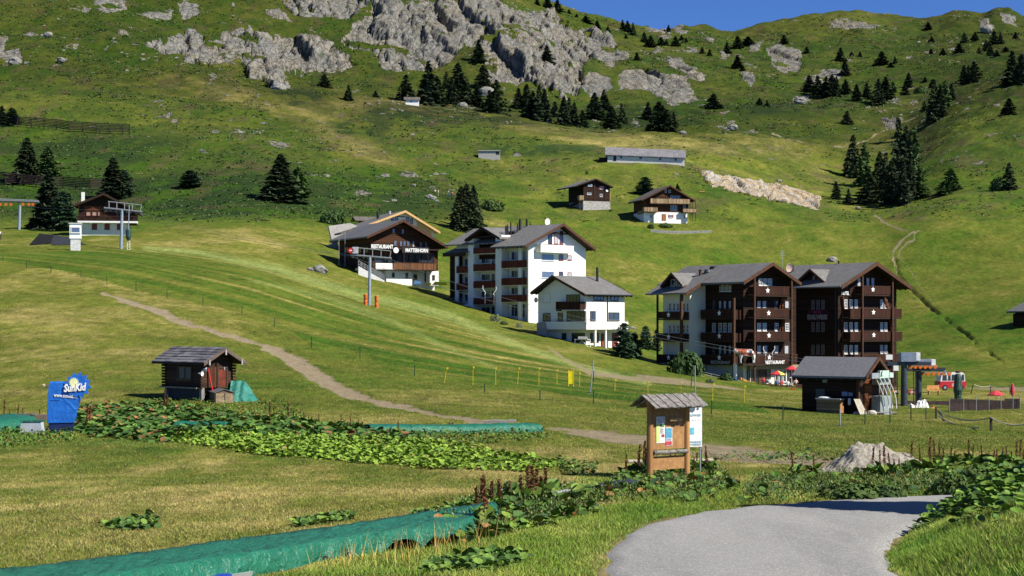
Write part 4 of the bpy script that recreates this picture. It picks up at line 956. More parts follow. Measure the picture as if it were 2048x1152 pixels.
# ================================================================ restaurant on the slope
def restaurant():
    b = Bld('mountain_restaurant', 'brown chalet restaurant with white lettering across its front balcony', 'restaurant', 745, 567, 256*S, 28)
    W = b.fr(876, 520)[0]; D = b.sd(679, 500)[0]; oh = -1.6; t = 0.25
    xl, zl = b.fr(743.7, 468, oh); xa, za = b.fr(807, 439, oh); xr, zr = b.fr(896, 493, oh)
    sl = (za-zl)/(xa-xl); sr = (za-zr)/(xr-xa)
    zw = lambda x: (zl+(x-xl)*sl if x < xa else zr+(xr-x)*sr)-t-0.11
    zf = b.fr(800, 541.5)[1]
    MB().prism(wall_pent(0, W, zf, zw(0), xa, zw(xa), zw(W)), 'y', 0, D).build('wall', WOOD_MD, b.root)
    MB().box(0.3, W-0.02, 1.5, D-0.2, -3, zf-.004).build('wall', WHITE, b.root, label='white rendered base')
    b.gable([(xl-0.9, zl-0.9*sl), (xa, za), (xr, zr)], oh, D+1.0, t, Mstripe('seamed_metal_roof', (0.15, 0.145, 0.14), 'y', 0.8, 0.09, 0.45, var=0.08, rough=0.45, spec=0.5), bh=0.45)
    for (u0, u1, v0, v1, g) in ((784.5, 789.5, 457, 466, GLASSB), (803, 808, 458, 467.5, GLASSB), (787.5, 794, 480.5, 492, GLASSB), (799, 805, 481.5, 492.5, GLASSB), (806.3, 812, 481.5, 492.5, GLASSB), (813.5, 819.5, 481.5, 492.5, GLASSB), (824.5, 829, 482, 494, CURT), (839, 845, 484, 496, GLASSB), (849.5, 854.5, 485, 496.5, GLASSB)):
        b.window('f', 0, u0, v0, u1, v1, gmat=g, nx=0, fmat=FRD, fw=0.07)
    # long balcony, dark glazed floor above it, parapet to its left
    b.slab('glazing', 'f', 0, 790, 505, 868, 525, 0.01, 0.08, GLASS)
    for u0 in (790, 803, 816, 829, 842, 855, 866): b.slab('mullion', 'f', 0, u0, 504, u0+1.2, 525, 0.081, 0.2, BEAMDK)
    b.slab('board_screen', 'f', 0, 749, 503, 785, 509.5, 0.01, 0.1, WOOD_RD); b.slab('glazing', 'f', 0, 749, 511, 785, 525, 0.01, 0.08, GLASS)
    b.balcony('f', 0, 1.9, 787, 525.5, 872, 541.5, Mstripe('brown_balcony', (0.17, 0.075, 0.035), 'x', 0.2, 0.14, 0.3, var=0.35, stretch=(6,6,.6)), BALCY)
    b.slab('parapet', 'f', 0, 744, 527, 786.5, 537.6, 1.5, 1.75, WHITE); b.slab('terrace_slab', 'f', 0, 744, 537.7, 787, 540, 0.01, 1.9, CONC)
    b.slab('base_block', 'f', 0, 770, 542, 821.5, 571, -1.4, 0.6, WHITE); b.slab('base_block', 'f', 0, 858.5, 542, 876, 571, -1.4, 0.3, WHITE)
    for (u0, u1, v0, v1, c) in ((784, 789, 545.5, 554, -.6), (811, 816, 546, 555, -.6), (864.5, 869.5, 550, 559, -.3)): b.window('f', c, u0, v0, u1, v1, nx=0, fmat=FRD)
    b.window('f', 1.5, 827, 549, 834, 559, nx=1, fmat=FRD); b.door('f', 1.5, 850, 545, 856, 565, FRD)
    # lettering on a black board above the balcony, round white disc
    sg = b.sign('f', -1.7, 741.5, 488.0, 786.5, 498.5, [('RESTAURANT', 0.015, 0.985, 0.12, 0.90, WPAINT)], BLACK, 'sign_board', bold=0.03)
    b.sign('f', -1.7, 804, 494.5, 858, 506.5, [('MATTERHORN', 0.12, 0.95, 0.16, 0.80, WPAINT)], BLACK, 'sign_board', bold=0.03)
    x, z = b.fr(791.5, 500.5, -1.8); MB().tube((x, -1.95, z), (x, -1.80, z), 0.52, 0.52, 24).build('disc_sign', WPAINT, b.root)
    for u_ in (748, 783, 808, 856):
        x, z0 = b.fr(u_, 497, -1.65); b.post(x, -1.62, z0-3.6 if u_ > 786 else z0-0.2, z0, 0.1, BEAMDK)
    b.slab('sign_beam', 'f', 0, 743, 498, 872, 500.5, 0.01, 1.60, BEAMDK)
    # side wall seen in shade
    for u0 in (690, 702, 716, 730): b.window('s', 0, u0, 494, u0+7, 506, nx=1, fmat=FRD)
    # outside stair going down in front of the base
    st = MB(); x0 = b.fr(716, 530, -2.2)[0]; x1 = b.fr(768, 560, -2.2)[0]; zt = b.fr(716, 532, -2.2)[1]; zb = b.fr(768, 561, -2.2)[1]
    st.prism([(x0, zt), (x0, zt-1.6), (x1, zb-1.6), (x1, zb)], 'y', -2.4, -2.2)
    for k in range(14):
        f = k/14; st.box(x0+(x1-x0)*f, x0+(x1-x0)*(f+1/14), -2.19, -0.9, zt+(zb-zt)*(f+1/14)-0.6, zt+(zb-zt)*(f+1/14)-0.2)
    sb = st.build('stair', M('pale_concrete', (0.55, 0.55, 0.56), 0.9, var=0.1), b.root)
    rl = MB()
    for k in range(9): f = k/8; px = x0+(x1-x0)*f; pz = zt+(zb-zt)*f; rl.tube((px, -2.3, pz), (px, -2.3, pz+1.0), 0.03)
    for q in (0.35, 0.68, 1.0): rl.tube((x0, -2.3, zt+q), (x1, -2.3, zb+q), 0.025)
    rl.build('handrail', METAL, sb)
    return b

def chalet_behind():
    b = Bld('new_chalet', 'house behind the lettered restaurant with pale new timber roof edge', 'chalet', 752, 540, 290*S, 25)
    oh = -1.2; W = b.fr(868, 500)[0]; D = 11; t = 0.2
    xl, zl = b.fr(723, 453.5, oh); xa, za = b.fr(811, 421, oh); xr, zr = b.fr(880, 463.5, oh)
    sl = (za-zl)/(xa-xl); sr = (za-zr)/(xr-xa); zw = lambda x: (zl+(x-xl)*sl if x < xa else zr+(xr-x)*sr)-t-0.11
    MB().prism(wall_pent(0, W, -3, zw(0), xa, zw(xa), zw(W)), 'y', 0, D).build('wall', CREAM, b.root)
    b.gable([(xl, zl), (xa, za), (xr, zr)], oh, D+1, t, ROOFY, barge=NEWWOOD, bh=0.42, lining=NEWWOOD)
    for (u0, v0, u1, v1) in ((782, 434, 788, 441), (790, 432, 796, 441), (812, 434, 818, 443), (820.5, 437, 825.5, 447)): b.window('f', 0, u0, v0, u1, v1, fmat=FRD, gmat=GLASSB, nx=0)
    b.slab('dark_strip', 'f', 0, 797, 432.5, 810, 434, 0.01, 0.1, BEAMDK)
    a0, a1, z0, z1 = b.rect('f', 0, 834, 445, 862, 472); MB().prism([(a0, z0), (a1, z0), (a1, zw(a1)-.05), (a0, zw(a0)-.05)], 'y', -0.25, -0.01).build('timber_screen', NEWWOOD, b.root)
    for (u, v0, v1) in ((756, 423, 440), (779, 422, 432), (789, 425, 431)):
        x, z0 = b.fr(u, v1, 5); z1 = b.fr(u, v0, 5)[1]; MB().tube((x, 5, z0-2), (x, 5, z1), 0.3, 0.3, 10).build('chimney', CHIM if u != 779 else CONC, b.root)
    # lower left roof strip
    x0, z0 = b.fr(680, 466, -0.5); x1, z1 = b.fr(730, 451, -0.5)
    MB().prism([(x0, z0), (x1, z1), (x1, z1-.35), (x0, z0-.35)], 'y', -0.9, 3.0).build('side_roof', ROOFB, b.root)
    MB().box(x0+0.8, x1, 0, 2.6, z0-5, z0-0.4).build('side_wall', WOOD_DK, b.root)
    c = Bld('timber_shed', 'small brown shed with a grey roof uphill from the restaurant', 'shed', 724, 452, 315*S, 20)
    MB().box(0, 3.0, 0, 3, -2, c.fr(724, 439)[1]).build('wall', WOOD_RD, c.root)
    x0, z0 = c.fr(710, 440, -0.6); x1 = c.fr(755, 440, -.6)[0]; z1 = c.fr(720, 432, -.6)[1]
    MB().prism([(-0.7, z0), (1.3, z1), (3.4, z0), (3.4, z0-.15), (1.3, z1-.15), (-.7, z0-.15)], 'x', x0, x1).xf(Matrix.Identity(4)).build('roof', ROOFB, c.root)
    return b

def chalet_left():
    b = Bld('chalet', 'dark timber chalet on pale base behind the booth at the far left', 'chalet', 157, 471, None, 8)
    W = b.fr(268, 440)[0]; D = 10; oh = -1.3; t = 0.22
    xl, zl = b.fr(148, 409.5, oh); xa, za = b.fr(207, 386, oh); xr, zr = b.fr(276, 421.5, oh)
    sl = (za-zl)/(xa-xl); sr = (za-zr)/(xr-xa); zw = lambda x: (zl+(x-xl)*sl if x < xa else zr+(xr-x)*sr)-t-0.11
    zf = b.fr(200, 445)[1]
    MB().prism(wall_pent(0, W, zf, zw(0), xa, zw(xa), zw(W)), 'y', 0, D).build('wall', WOOD_DK, b.root)
    x2 = b.fr(253, 460)[0]; MB().box(0.1, x2, 0.05, D-.5, -2, zf-.004).build('wall', CREAM, b.root, label='cream rendered base')
    b.gable([(xl, zl), (xa, za), (xr, zr)], oh, D+1, t, ROOFB, barge=BEAMDK)
    bl = b.balcony('f', 0, 1.3, 155, 432, 275, 445.5, BALC, BALCY, slabmat=WHITE, solid=False, slab=0.35)
    for u in (157, 182, 208, 234, 273): b.slab('bracket', 'f', 0, u, 444, u+2.5, 448, 0.01, 1.2, WHITE)
    for u in (157, 182, 208, 234, 274): b.slab('balcony_post', 'f', -1.2, u, 412, u+1, 441, 0, 0.12, BEAMDK)
    for u0, u1 in ((172, 182), (184, 194), (195.5, 200.5)): b.window('f', 0, u0, 423, u1, 432, gmat=M('pink_curtain', (0.45, 0.26, 0.20), 0.5), fmat=FRD, nx=0)
    for u0 in (183.5, 209, 234): b.window('f', 0.05, u0, 447.5, u0+10.5, 459, gmat=FRR, fmat=FRD, nx=1, label='window with closed dark red shutters')
    b.slab('upper_panel', 'f', 0, 168, 413, 204, 421, 0.01, 0.06, WOOD_RD)
    for k in range(5): b.slab('louvre', 'f', 0, 210, 406+k*4, 238, 408+k*4, 0.02, 0.3, BEAM)
    x, z0 = b.fr(166, 403, 3); MB().box(x-0.3, x+0.3, 2.7, 3.3, z0-1, b.fr(166, 384.5, 3)[1]).build('chimney', WHITE, b.root)
    return b

def chalet_one():
    b = Bld('chalet', 'narrow dark chalet on a grey stone base with red shutters high on the meadow', 'chalet', 1167, 421, None, 22)
    W = b.fr(1219.5, 400)[0]; D = 11; oh = -1.0; t = .2
    xr, zr = b.fr(1226, 373.5, oh); xa, za = b.fr(1192, 357, oh); sr = (za-zr)/(xr-xa); xl = xa-(xr-xa)*1.25; zl = za-(xa-xl)*sr*0.85
    zw = lambda x: (zl+(x-xl)*(za-zl)/(xa-xl) if x < xa else zr+(xr-x)*sr)-t-.11
    zs = b.fr(1190, 402.5)[1]
    MB().prism(wall_pent(0, W, zs, zw(0), xa, zw(xa), zw(W)), 'y', 0, D).build('wall', WOOD_DK, b.root)
    MB().box(-0.15, W+.1, -0.12, D-.5, -2.5, zs-.004).build('stone_base', STONE, b.root)
    b.gable([(xl, zl), (xa, za), (xr, zr)], oh, D+1.3, t, ROOFY, barge=BEAMDK, bh=.35)
    b.slab('wall_stud', 'f', 0, 1188, 367, 1190, 402, .003, .12, BEAMDK); b.slab('wall_stud', 'f', 0, 1210, 368, 1211.5, 402, .003, .12, BEAMDK)
    b.window('f', 0, 1176, 368.5, 1184, 372.5, gmat=GLASSB, nx=0); b.window('f', 0, 1174, 385.5, 1182.5, 389.5, gmat=GLASSB, nx=0)
    b.window('f', 0, 1200.5, 372.5, 1206, 378.5, shutters=M('red_shutter', (0.55, 0.08, 0.09), .6)); b.window('f', 0, 1199.5, 388, 1205, 393.5)
    x, z = b.fr(1214, 381, -.2); MB().tube((x, -.3, z), (x, -.2, z), .42, .42, 18).build('satellite_dish', WPAINT, b.root)
    x, z0 = b.fr(1220.5, 384, -.1); MB().box(x-.05, x+.05, -.1, 0, b.fr(1220, 402, -.1)[1], z0).build('post', NEWWOOD, b.root)
    # stair and landing on the left
    ym, zl_ = b.sd(1163, 392, -1.4)
    ld = MB().box(-1.4, -.01, -0.2, 1.2, zs+.2, zs+.35).box(-1.4, -1.3, -.2, 1.2, zs+.36, zs+1.6).box(-1.3, -.01, -.25, -.18, zs+.36, zs+1.6).build('landing', BALCL, b.root)
    MB().prism([(0, zs+.2), (0, zs-.1), (7, zs-1.0), (7, zs-.7)], 'x', -1.35, -.3).build('stair', BEAM, b.root)
    MB().bar((-1.35, .5, zs+1.3), (-1.35, 7, zs+.3), .05, .12).bar((-1.35, .5, zs+.8), (-1.35, 7, zs-.2), .05, .1).build('handrail', BEAM, b.root)
    b.post(-1.3, -.1, -2.5, zs+.2, .15, BEAM)
    x, z0 = b.fr(1174, 360, 6); MB().box(x-.3, x+.3, 5.7, 6.3, z0-1.5, z0+.2).build('chimney', CHIM, b.root)
    return b

def chalet_two():
    b = Bld('chalet', 'broad dark chalet with pale weathered balconies on a white base', 'chalet', 1290, 444, None, 15)
    W = b.fr(1377, 420)[0]; D = 10; oh = -1.3; t = .22
    xa, za = b.fr(1340, 370.5, oh); xr, zr = b.fr(1391, 400.5, oh); xl, zl = b.fr(1284, 399, oh)
    zw = lambda x: (zl+(x-xl)*(za-zl)/(xa-xl) if x < xa else zr+(xr-x)*(za-zr)/(xr-xa))-t-.11
    zs = b.fr(1340, 424.5)[1]; x1 = b.fr(1307.6, 430)[0]; x2 = b.fr(1362, 430)[0]
    MB().prism(wall_pent(0, W, zs, zw(0), xa, zw(xa), zw(W)), 'y', 0, D).build('wall', WOOD_MD, b.root)
    MB().box(0, W-.05, .9, D, -2.5, zs-.004).box(x1, x2, 0, .89, -2.5, zs-.004).build('wall', WHITE, b.root, label='white rendered base')
    b.gable([(xl, zl), (xa, za), (xr, zr)], oh, D+1.2, t, ROOFB, bh=.4)
    b.balcony('f', 0, 1.3, 1301, 397, 1379.5, 408.5, BALCL, BALCL); b.balcony('f', 0, 1.3, 1288, 414, 1315, 424.5, BALCL, BALCL); b.balcony('f', 0, 1.3, 1366, 417, 1392, 426, BALCL, BALCL)
    for (u0, v0, u1, v1, n) in ((1329.5, 379, 1333, 385, 0), (1337, 379, 1341, 385, 0), (1341, 391.5, 1350, 397.5, 1), (1351, 391.5, 1360, 397.5, 1), (1341, 411, 1354, 420.5, 3), (1366.5, 411, 1371, 417, 0)): b.window('f', 0, u0, v0, u1, v1, nx=n)
    b.door('f', 0, 1324.5, 429, 1331, 441.5, M('orange_door', (.35, .13, .04), .6)); b.window('f', 0, 1339, 429.5, 1344, 435.5, shutters=FRR)
    b.window('f', .9, 1367, 430, 1371, 436.5, nx=0); b.window('f', .9, 1300, 429, 1304, 436, nx=0)
    for u in (1380, 1384.5, 1391.5):
        x, z1 = b.fr(u, 404, -1.2); b.post(x, -1.2, b.fr(u, 443, -1.2)[1], z1, .15, BEAMDK)
    MB().box(-.2, 0, 1, 6, zs-.5, zs+.5).build('side_balcony', BALCL, b.root)
    return b

def barn():
    b = Bld('long_barn', 'long low stone barn with a grey roof high on the meadow', 'barn', 1215, 325, None, -4)
    W = b.fr(1369, 322)[0]; D = 7.5; t = .2
    x0, zr = b.fr(1206, 294, D/2); ze = b.fr(1214, 309, -.6)[1]; zb2 = b.fr(1370, 315.4, -.6)[1]; zr2 = b.fr(1362.6, 300.4, D/2)[1]
    xe = b.fr(1372, 315)[0]
    top = []
    V = [(-.8, -.6, ze), (xe, -.6, zb2), (xe, D/2, zr2), (-.8, D/2, zr), (-.8, D+.6, ze), (xe, D+.6, zb2)]
    V2 = [(a, c, z-.22) for a, c, z in V]
    MB().add(V+V2, [(0,1,2,3), (3,2,5,4), (7,6,9,8), (8,9,10,11), (1,0,6,7), (0,3,9,6), (3,4,10,9), (2,1,7,8), (5,2,8,11), (4,5,11,10)]).build('roof', Mstripe('barn_slates', (.20, .195, .21), 'x', .9, .06, .6, axis2='y', period2=.7, var=.15, rough=.6), b.root)
    zt0, zt1 = ze-.35, zb2-.35
    m = MB().add([(0,0,-2.5),(W,0,-2.5),(W,D,-2.5),(0,D,-2.5),(0,0,zt0),(W,0,zt1),(W,D,zt1),(0,D,zt0)], [(0,3,2,1),(4,5,6,7),(0,1,5,4),(1,2,6,5),(2,3,7,6),(3,0,4,7)])
    m.add([(0.0,0,zt0),(0.0,D,zt0),(0.0,D/2,zr-.3),(.2,0,zt0),(.2,D,zt0),(.2,D/2,zr-.3)], [(0,2,1),(3,4,5),(0,3,5,2),(2,5,4,1)])
    m.build('wall', M('whitewashed_stone', (.68, .65, .58), .95, var=.2, scale=2.5, bump=.5), b.root)
    for u0 in (1240, 1279, 1318, 1349): b.slab('window', 'f', 0, u0, 311+.045*(u0-1215), u0+4.5, 315.5+.045*(u0-1215), .003, .1, GLASS)
    b.door('f', 0, 1227.5, 309, 1232, 322, BLACK)
    b.slab('dark_eave_band', 'f', 0, 1216, 309.5, 1226, 312.5, .003, .1, BEAMDK)
    # small lean-to at the left end
    MB().prism([(1.0, -2), (4.5, -2), (4.5, 2.2), (1.0, 1.2)], 'x', -3.0, -.01).build('lean_to', WOOD_DK, b.root)
    return b
def small_hut_far():
    b = Bld('white_hut', 'tiny white hut with a grey roof beside the spruces under the cliff', 'hut', 811, 208, None, 5)
    W = b.fr(838, 205)[0]
    z = b.fr(811, 199.5)[1]; MB().box(0, W, 0, 4, -3, z).build('wall', WHITE, b.root)
    zt = b.fr(811, 197)[1]; MB().prism([(-.6, z+.05), (2, zt+.9), (4.6, z+.05), (4.6, z-.1), (2, zt+.7), (-.6, z-.1)], 'x', -.7, W+.5).build('roof', ROOFB, b.root)
    b.slab('window', 'f', 0, 821, 201.5, 824, 204.5, .003, .08, GLASS)
    b2 = Bld('stone_ruin', 'low pale stone foundation with dark shadowed openings on the upper meadow', 'ruin', 957, 311, None, 0)
    W = b2.fr(1000, 311)[0]
    MB().box(0, W, 0, 3, -2, b2.fr(957, 302)[1]).build('wall', STONE, b2.root)
    b2.slab('cap', 'f', 0, 956, 300.5, 1001, 302, -3, .4, CONC)
    b2.slab('opening', 'f', 0, 992, 303.5, 999, 309, .003, .06, BLACK)
    b3 = Bld('dark_barn', 'dark little timber barn cut off by the right edge of the picture', 'barn', 2064, 655, None, 20)
    W = 7; MB().prism(wall_pent(0, W, -3, b3.fr(2064, 628)[1], 3.5, b3.fr(2077, 612)[1], b3.fr(2064, 628)[1]), 'y', 0, 6).build('wall', WOOD_DK, b3.root)
    b3.gable([(-.8, b3.fr(2064, 622)[1]), (3.5, b3.fr(2077, 606)[1]+.4), (W+.8, b3.fr(2064, 622)[1])], -.8, 7, .2, ROOFY, barge=BEAMDK)
def concrete_slab():
    b = Bld('retaining_wall', 'pale concrete retaining wall running up the bank left of the restaurant', 'wall', 660, 500, 290*S, 30)
    MB().prism([b.fr(657, 452), b.fr(700, 446), b.fr(722, 455), b.fr(715, 475), b.fr(676, 480), b.fr(674, 505), b.fr(668, 500)], 'y', 0, .5).build('slab', CONC, b.root)
    MB().prism([b.fr(655, 490, .6), b.fr(676, 488, .6), b.fr(678, 506, .6), b.fr(656, 506, .6)], 'y', .6, 1.2).build('footing', CONC, b.root)
def build_buildings():
    for n_, u, v, Y in (('hw',1487,768,185),('he',1676,772,190),('wh',1173,697,208),('ap',1057,640,238),('re',745,567,256),('re2',870,567,262),('c1',1167,421,400),('c2',1290,444,375),('barn',1215,325,480),('cl',157,471,287),('shed',1717,828,98),('hut',403,800,80),('board',1300,960,38),('kid',95,862,54)): print('DIST', n_, Y, round(G(u, v)[1]/S, 1))
    hotel_west(); hotel_east(); white_house(); apartment(); restaurant(); chalet_behind(); chalet_left(); chalet_one(); chalet_two(); barn(); small_hut_far(); concrete_slab()
# ================================================================ vegetation
def foliage_mat(name, c1, c2, c3=None, trans=0.0, usecol=False):
    n = NT(name); p = n.pos(); oi = n.n('ShaderNodeObjectInfo')
    f = n.noise(p, 1.3, 4, 0.7)
    k = n.math('ADD', n.math('MULTIPLY', f, 0.8), n.math('MULTIPLY', n.math('SUBTRACT', oi.outputs['Random'], 0.5), 0.35))
    c = n.mix(n.ramp(k, 0.25, 0.65), c1, c2)
    if c3: c = n.mix(n.ramp(n.noise(p, 0.6, 3, 0.7), 0.55, 0.7), c, c3)
    if usecol:
        a = n.attr('tint'); c = n.mix(1.0, c, a.outputs['Color'], 'MULTIPLY')
    return n.fin(c, 0.75, 0, 0.25)
SPR = foliage_mat('spruce_needles', (0.016, 0.034, 0.013), (0.044, 0.068, 0.024), (0.062, 0.050, 0.024))
LAR = foliage_mat('larch_needles', (0.035, 0.075, 0.018), (0.070, 0.125, 0.028))
PIN = foliage_mat('stone_pine_needles', (0.018, 0.045, 0.020), (0.040, 0.080, 0.035))
SHR = foliage_mat('shrub_leaves', (0.030, 0.065, 0.014), (0.065, 0.110, 0.022))
YSH = foliage_mat('yellow_flowering_shrub', (0.45, 0.38, 0.02), (0.60, 0.52, 0.04))
GSH = foliage_mat('grey_green_shrub', (0.10, 0.14, 0.07), (0.17, 0.20, 0.12))
BARK = M('bark', (0.09, 0.065, 0.05), 0.9, var=0.3, scale=6)
def tris_from(c, a, b):      # centres and two half axes -> leaf-like triangles
    V = np.stack([c-a, c+a*0.9, c+b], 1).reshape(-1, 3)
    return V, np.arange(len(V)).reshape(-1, 3)
def rnd(n, lo=0.0, hi=1.0, r=RNG): return r.uniform(lo, hi, n)
def spruce_mesh(seed, nb=150, mat=SPR, shape=0.9, loose=1.0, base=0.04):
    r = np.random.default_rng(seed); Vs = []
    t = base + (1-base)*np.sort(r.uniform(0, 1, nb))**1.15; ph = r.uniform(0, 2*np.pi, nb)
    lobe = 1 + 0.22*np.sin(ph*2+seed) + 0.12*np.sin(ph*3+seed*2)
    L = ((1-t)**shape*(0.72+0.42*r.uniform(0, 1, nb)) + 0.03)*lobe
    for s_, k in ((0.30, 3), (0.52, 4), (0.74, 4), (0.95, 4)):
        m = np.repeat(np.arange(nb), k); n = len(m)
        rad = L[m]*(s_+r.normal(0, 0.07, n)); a = ph[m]+r.normal(0, 0.16, n)/(0.3+s_)
        z = t[m] - 0.05*(rad/1.0)**1.0*loose*(0.6+0.9*(1-t[m])) + r.normal(0, 0.007, n)
        c = np.c_[rad*np.cos(a), rad*np.sin(a), z]
        sz = (0.10 + 0.13*(1-t[m]))*(0.7+0.6*r.uniform(0, 1, n))
        d = np.c_[np.cos(a), np.sin(a), np.zeros(n)]; e = np.c_[-np.sin(a), np.cos(a), np.zeros(n)]
        q = r.normal(0, 0.45, n)[:, None]
        b_ = d*sz[:, None]*1.25 + e*sz[:, None]*q; b_[:, 2] = -sz*0.10*r.uniform(0.2, 1.6, n)
        a_ = e*sz[:, None]*0.62; a_[:, 2] = r.normal(0, 1, n)*sz*0.09
        Vs.append(np.stack([c-a_, c+a_, c+b_], 1).reshape(-1, 3))
    n = 40; a = r.uniform(0, 6.28, n); z = r.uniform(0.86, 1.0, n); rr = (1.0-z)*0.7
    c = np.c_[rr*np.cos(a), rr*np.sin(a), z-0.03]; a_ = np.c_[-np.sin(a), np.cos(a), 0*a]*0.06; b_ = np.c_[np.cos(a)*0.03, np.sin(a)*0.03, 0.03+0*a]
    Vs.append(np.stack([c-a_, c+a_, c+b_], 1).reshape(-1, 3))
    V = np.concatenate(Vs); Fc = np.arange(len(V)).reshape(-1, 3)
    # ragged inner cone, added to stop light passing through the crown
    k = 9; lv = 7; C = []
    for j in range(lv):
        tz = base + 0.02 + (0.93-base)*j/(lv-1)
        for i in range(k): a = 2*np.pi*i/k + j*0.3; rr = 0.50*(1-tz)**shape*(0.8+0.4*r.uniform()) ; C.append((rr*np.cos(a), rr*np.sin(a), tz-0.02))
    C = np.array(C); b0 = len(V); q = np.array([[b0+j*k+i, b0+j*k+(i+1) % k, b0+(j+1)*k+(i+1) % k, b0+(j+1)*k+i] for j in range(lv-1) for i in range(k)])
    return np_mesh('crown', np.r_[V, C], [Fc, q], mat)
def bush_mesh(seed, mat=SHR, n=900, flat=0.85, hollow=0.45, leaf=0.13):
    r = np.random.default_rng(seed); d = r.normal(0, 1, (n, 3)); d /= np.linalg.norm(d, axis=1)[:, None]; d[:, 2] = np.abs(d[:, 2])*1.0
    lob = 1 + 0.16*np.sin(3*np.arctan2(d[:,1], d[:,0])+seed) + 0.13*np.sin(5*d[:,2]+seed) + r.normal(0, 0.05, n)
    rad = (hollow + (1-hollow)*r.uniform(0, 1, n)**0.5)*lob*0.92
    c = d*rad[:, None]; c[:, 2] = c[:, 2]*flat*1.05 + 0.0
    a = r.normal(0, 1, (n, 3)); a /= np.linalg.norm(a, axis=1)[:, None]; b = np.cross(a, d); b /= (np.linalg.norm(b, axis=1)[:, None]+1e-6)
    s = leaf*(0.6+0.8*r.uniform(0, 1, n))[:, None]
    V = np.stack([c-a*s*0.6, c+b*s*0.8, c+a*s*0.6, c-b*s*0.6], 1).reshape(-1, 3)
    V[:, 2] = np.maximum(V[:, 2], 0)
    return np_mesh('crown', V, np.arange(len(V)).reshape(-1, 4), mat)
def trunk_mesh(rad=0.035, h=0.9, limbs=0):
    m = MB().tube((0, 0, -0.06), (0, 0, h*0.5), rad, rad*0.6, 7).tube((0, 0, h*0.5), (0, 0, h), rad*0.6, rad*0.15, 7)
    for k in range(limbs):
        a = k*2.4; z = 0.1+0.5*k/max(1, limbs); m.tube((0, 0, z), (0.55*math.cos(a), 0.55*math.sin(a), z+0.28), rad*0.5, rad*0.15, 5)
    return m.mesh('trunk', BARK)
TREE = {}
def tree_protos():
    TREE['s'] = [spruce_mesh(k, 170, SPR, 0.85+0.1*(k % 3)) for k in range(1, 7)]
    TREE['S'] = [spruce_mesh(k+20, 330, SPR, 0.8+0.08*(k % 3)) for k in range(1, 5)]
    TREE['l'] = [spruce_mesh(k+40, 130, LAR, 0.75, 0.3, 0.10) for k in range(1, 4)]
    TREE['p'] = [spruce_mesh(k+60, 260, PIN, 0.42, -0.6, 0.02) for k in range(1, 3)]
    TREE['b'] = [bush_mesh(k+80, SHR) for k in range(1, 4)]
    TREE['y'] = [bush_mesh(91, YSH, 400)]; TREE['g'] = [bush_mesh(92, GSH, 500)]
    TREE['t'] = trunk_mesh(); TREE['tb'] = trunk_mesh(0.05, 0.6, 4)
ORD = ['first', 'second', 'third', 'fourth', 'fifth', 'sixth', 'seventh', 'eighth', 'ninth', 'tenth', 'eleventh', 'twelfth', 'thirteenth', 'fourteenth', 'fifteenth', 'sixteenth', 'seventeenth', 'eighteenth']
KN = {'s': 'spruce', 'S': 'spruce', 'l': 'larch', 'p': 'stone pine', 'b': 'shrub', 'y': 'shrub', 'g': 'shrub'}
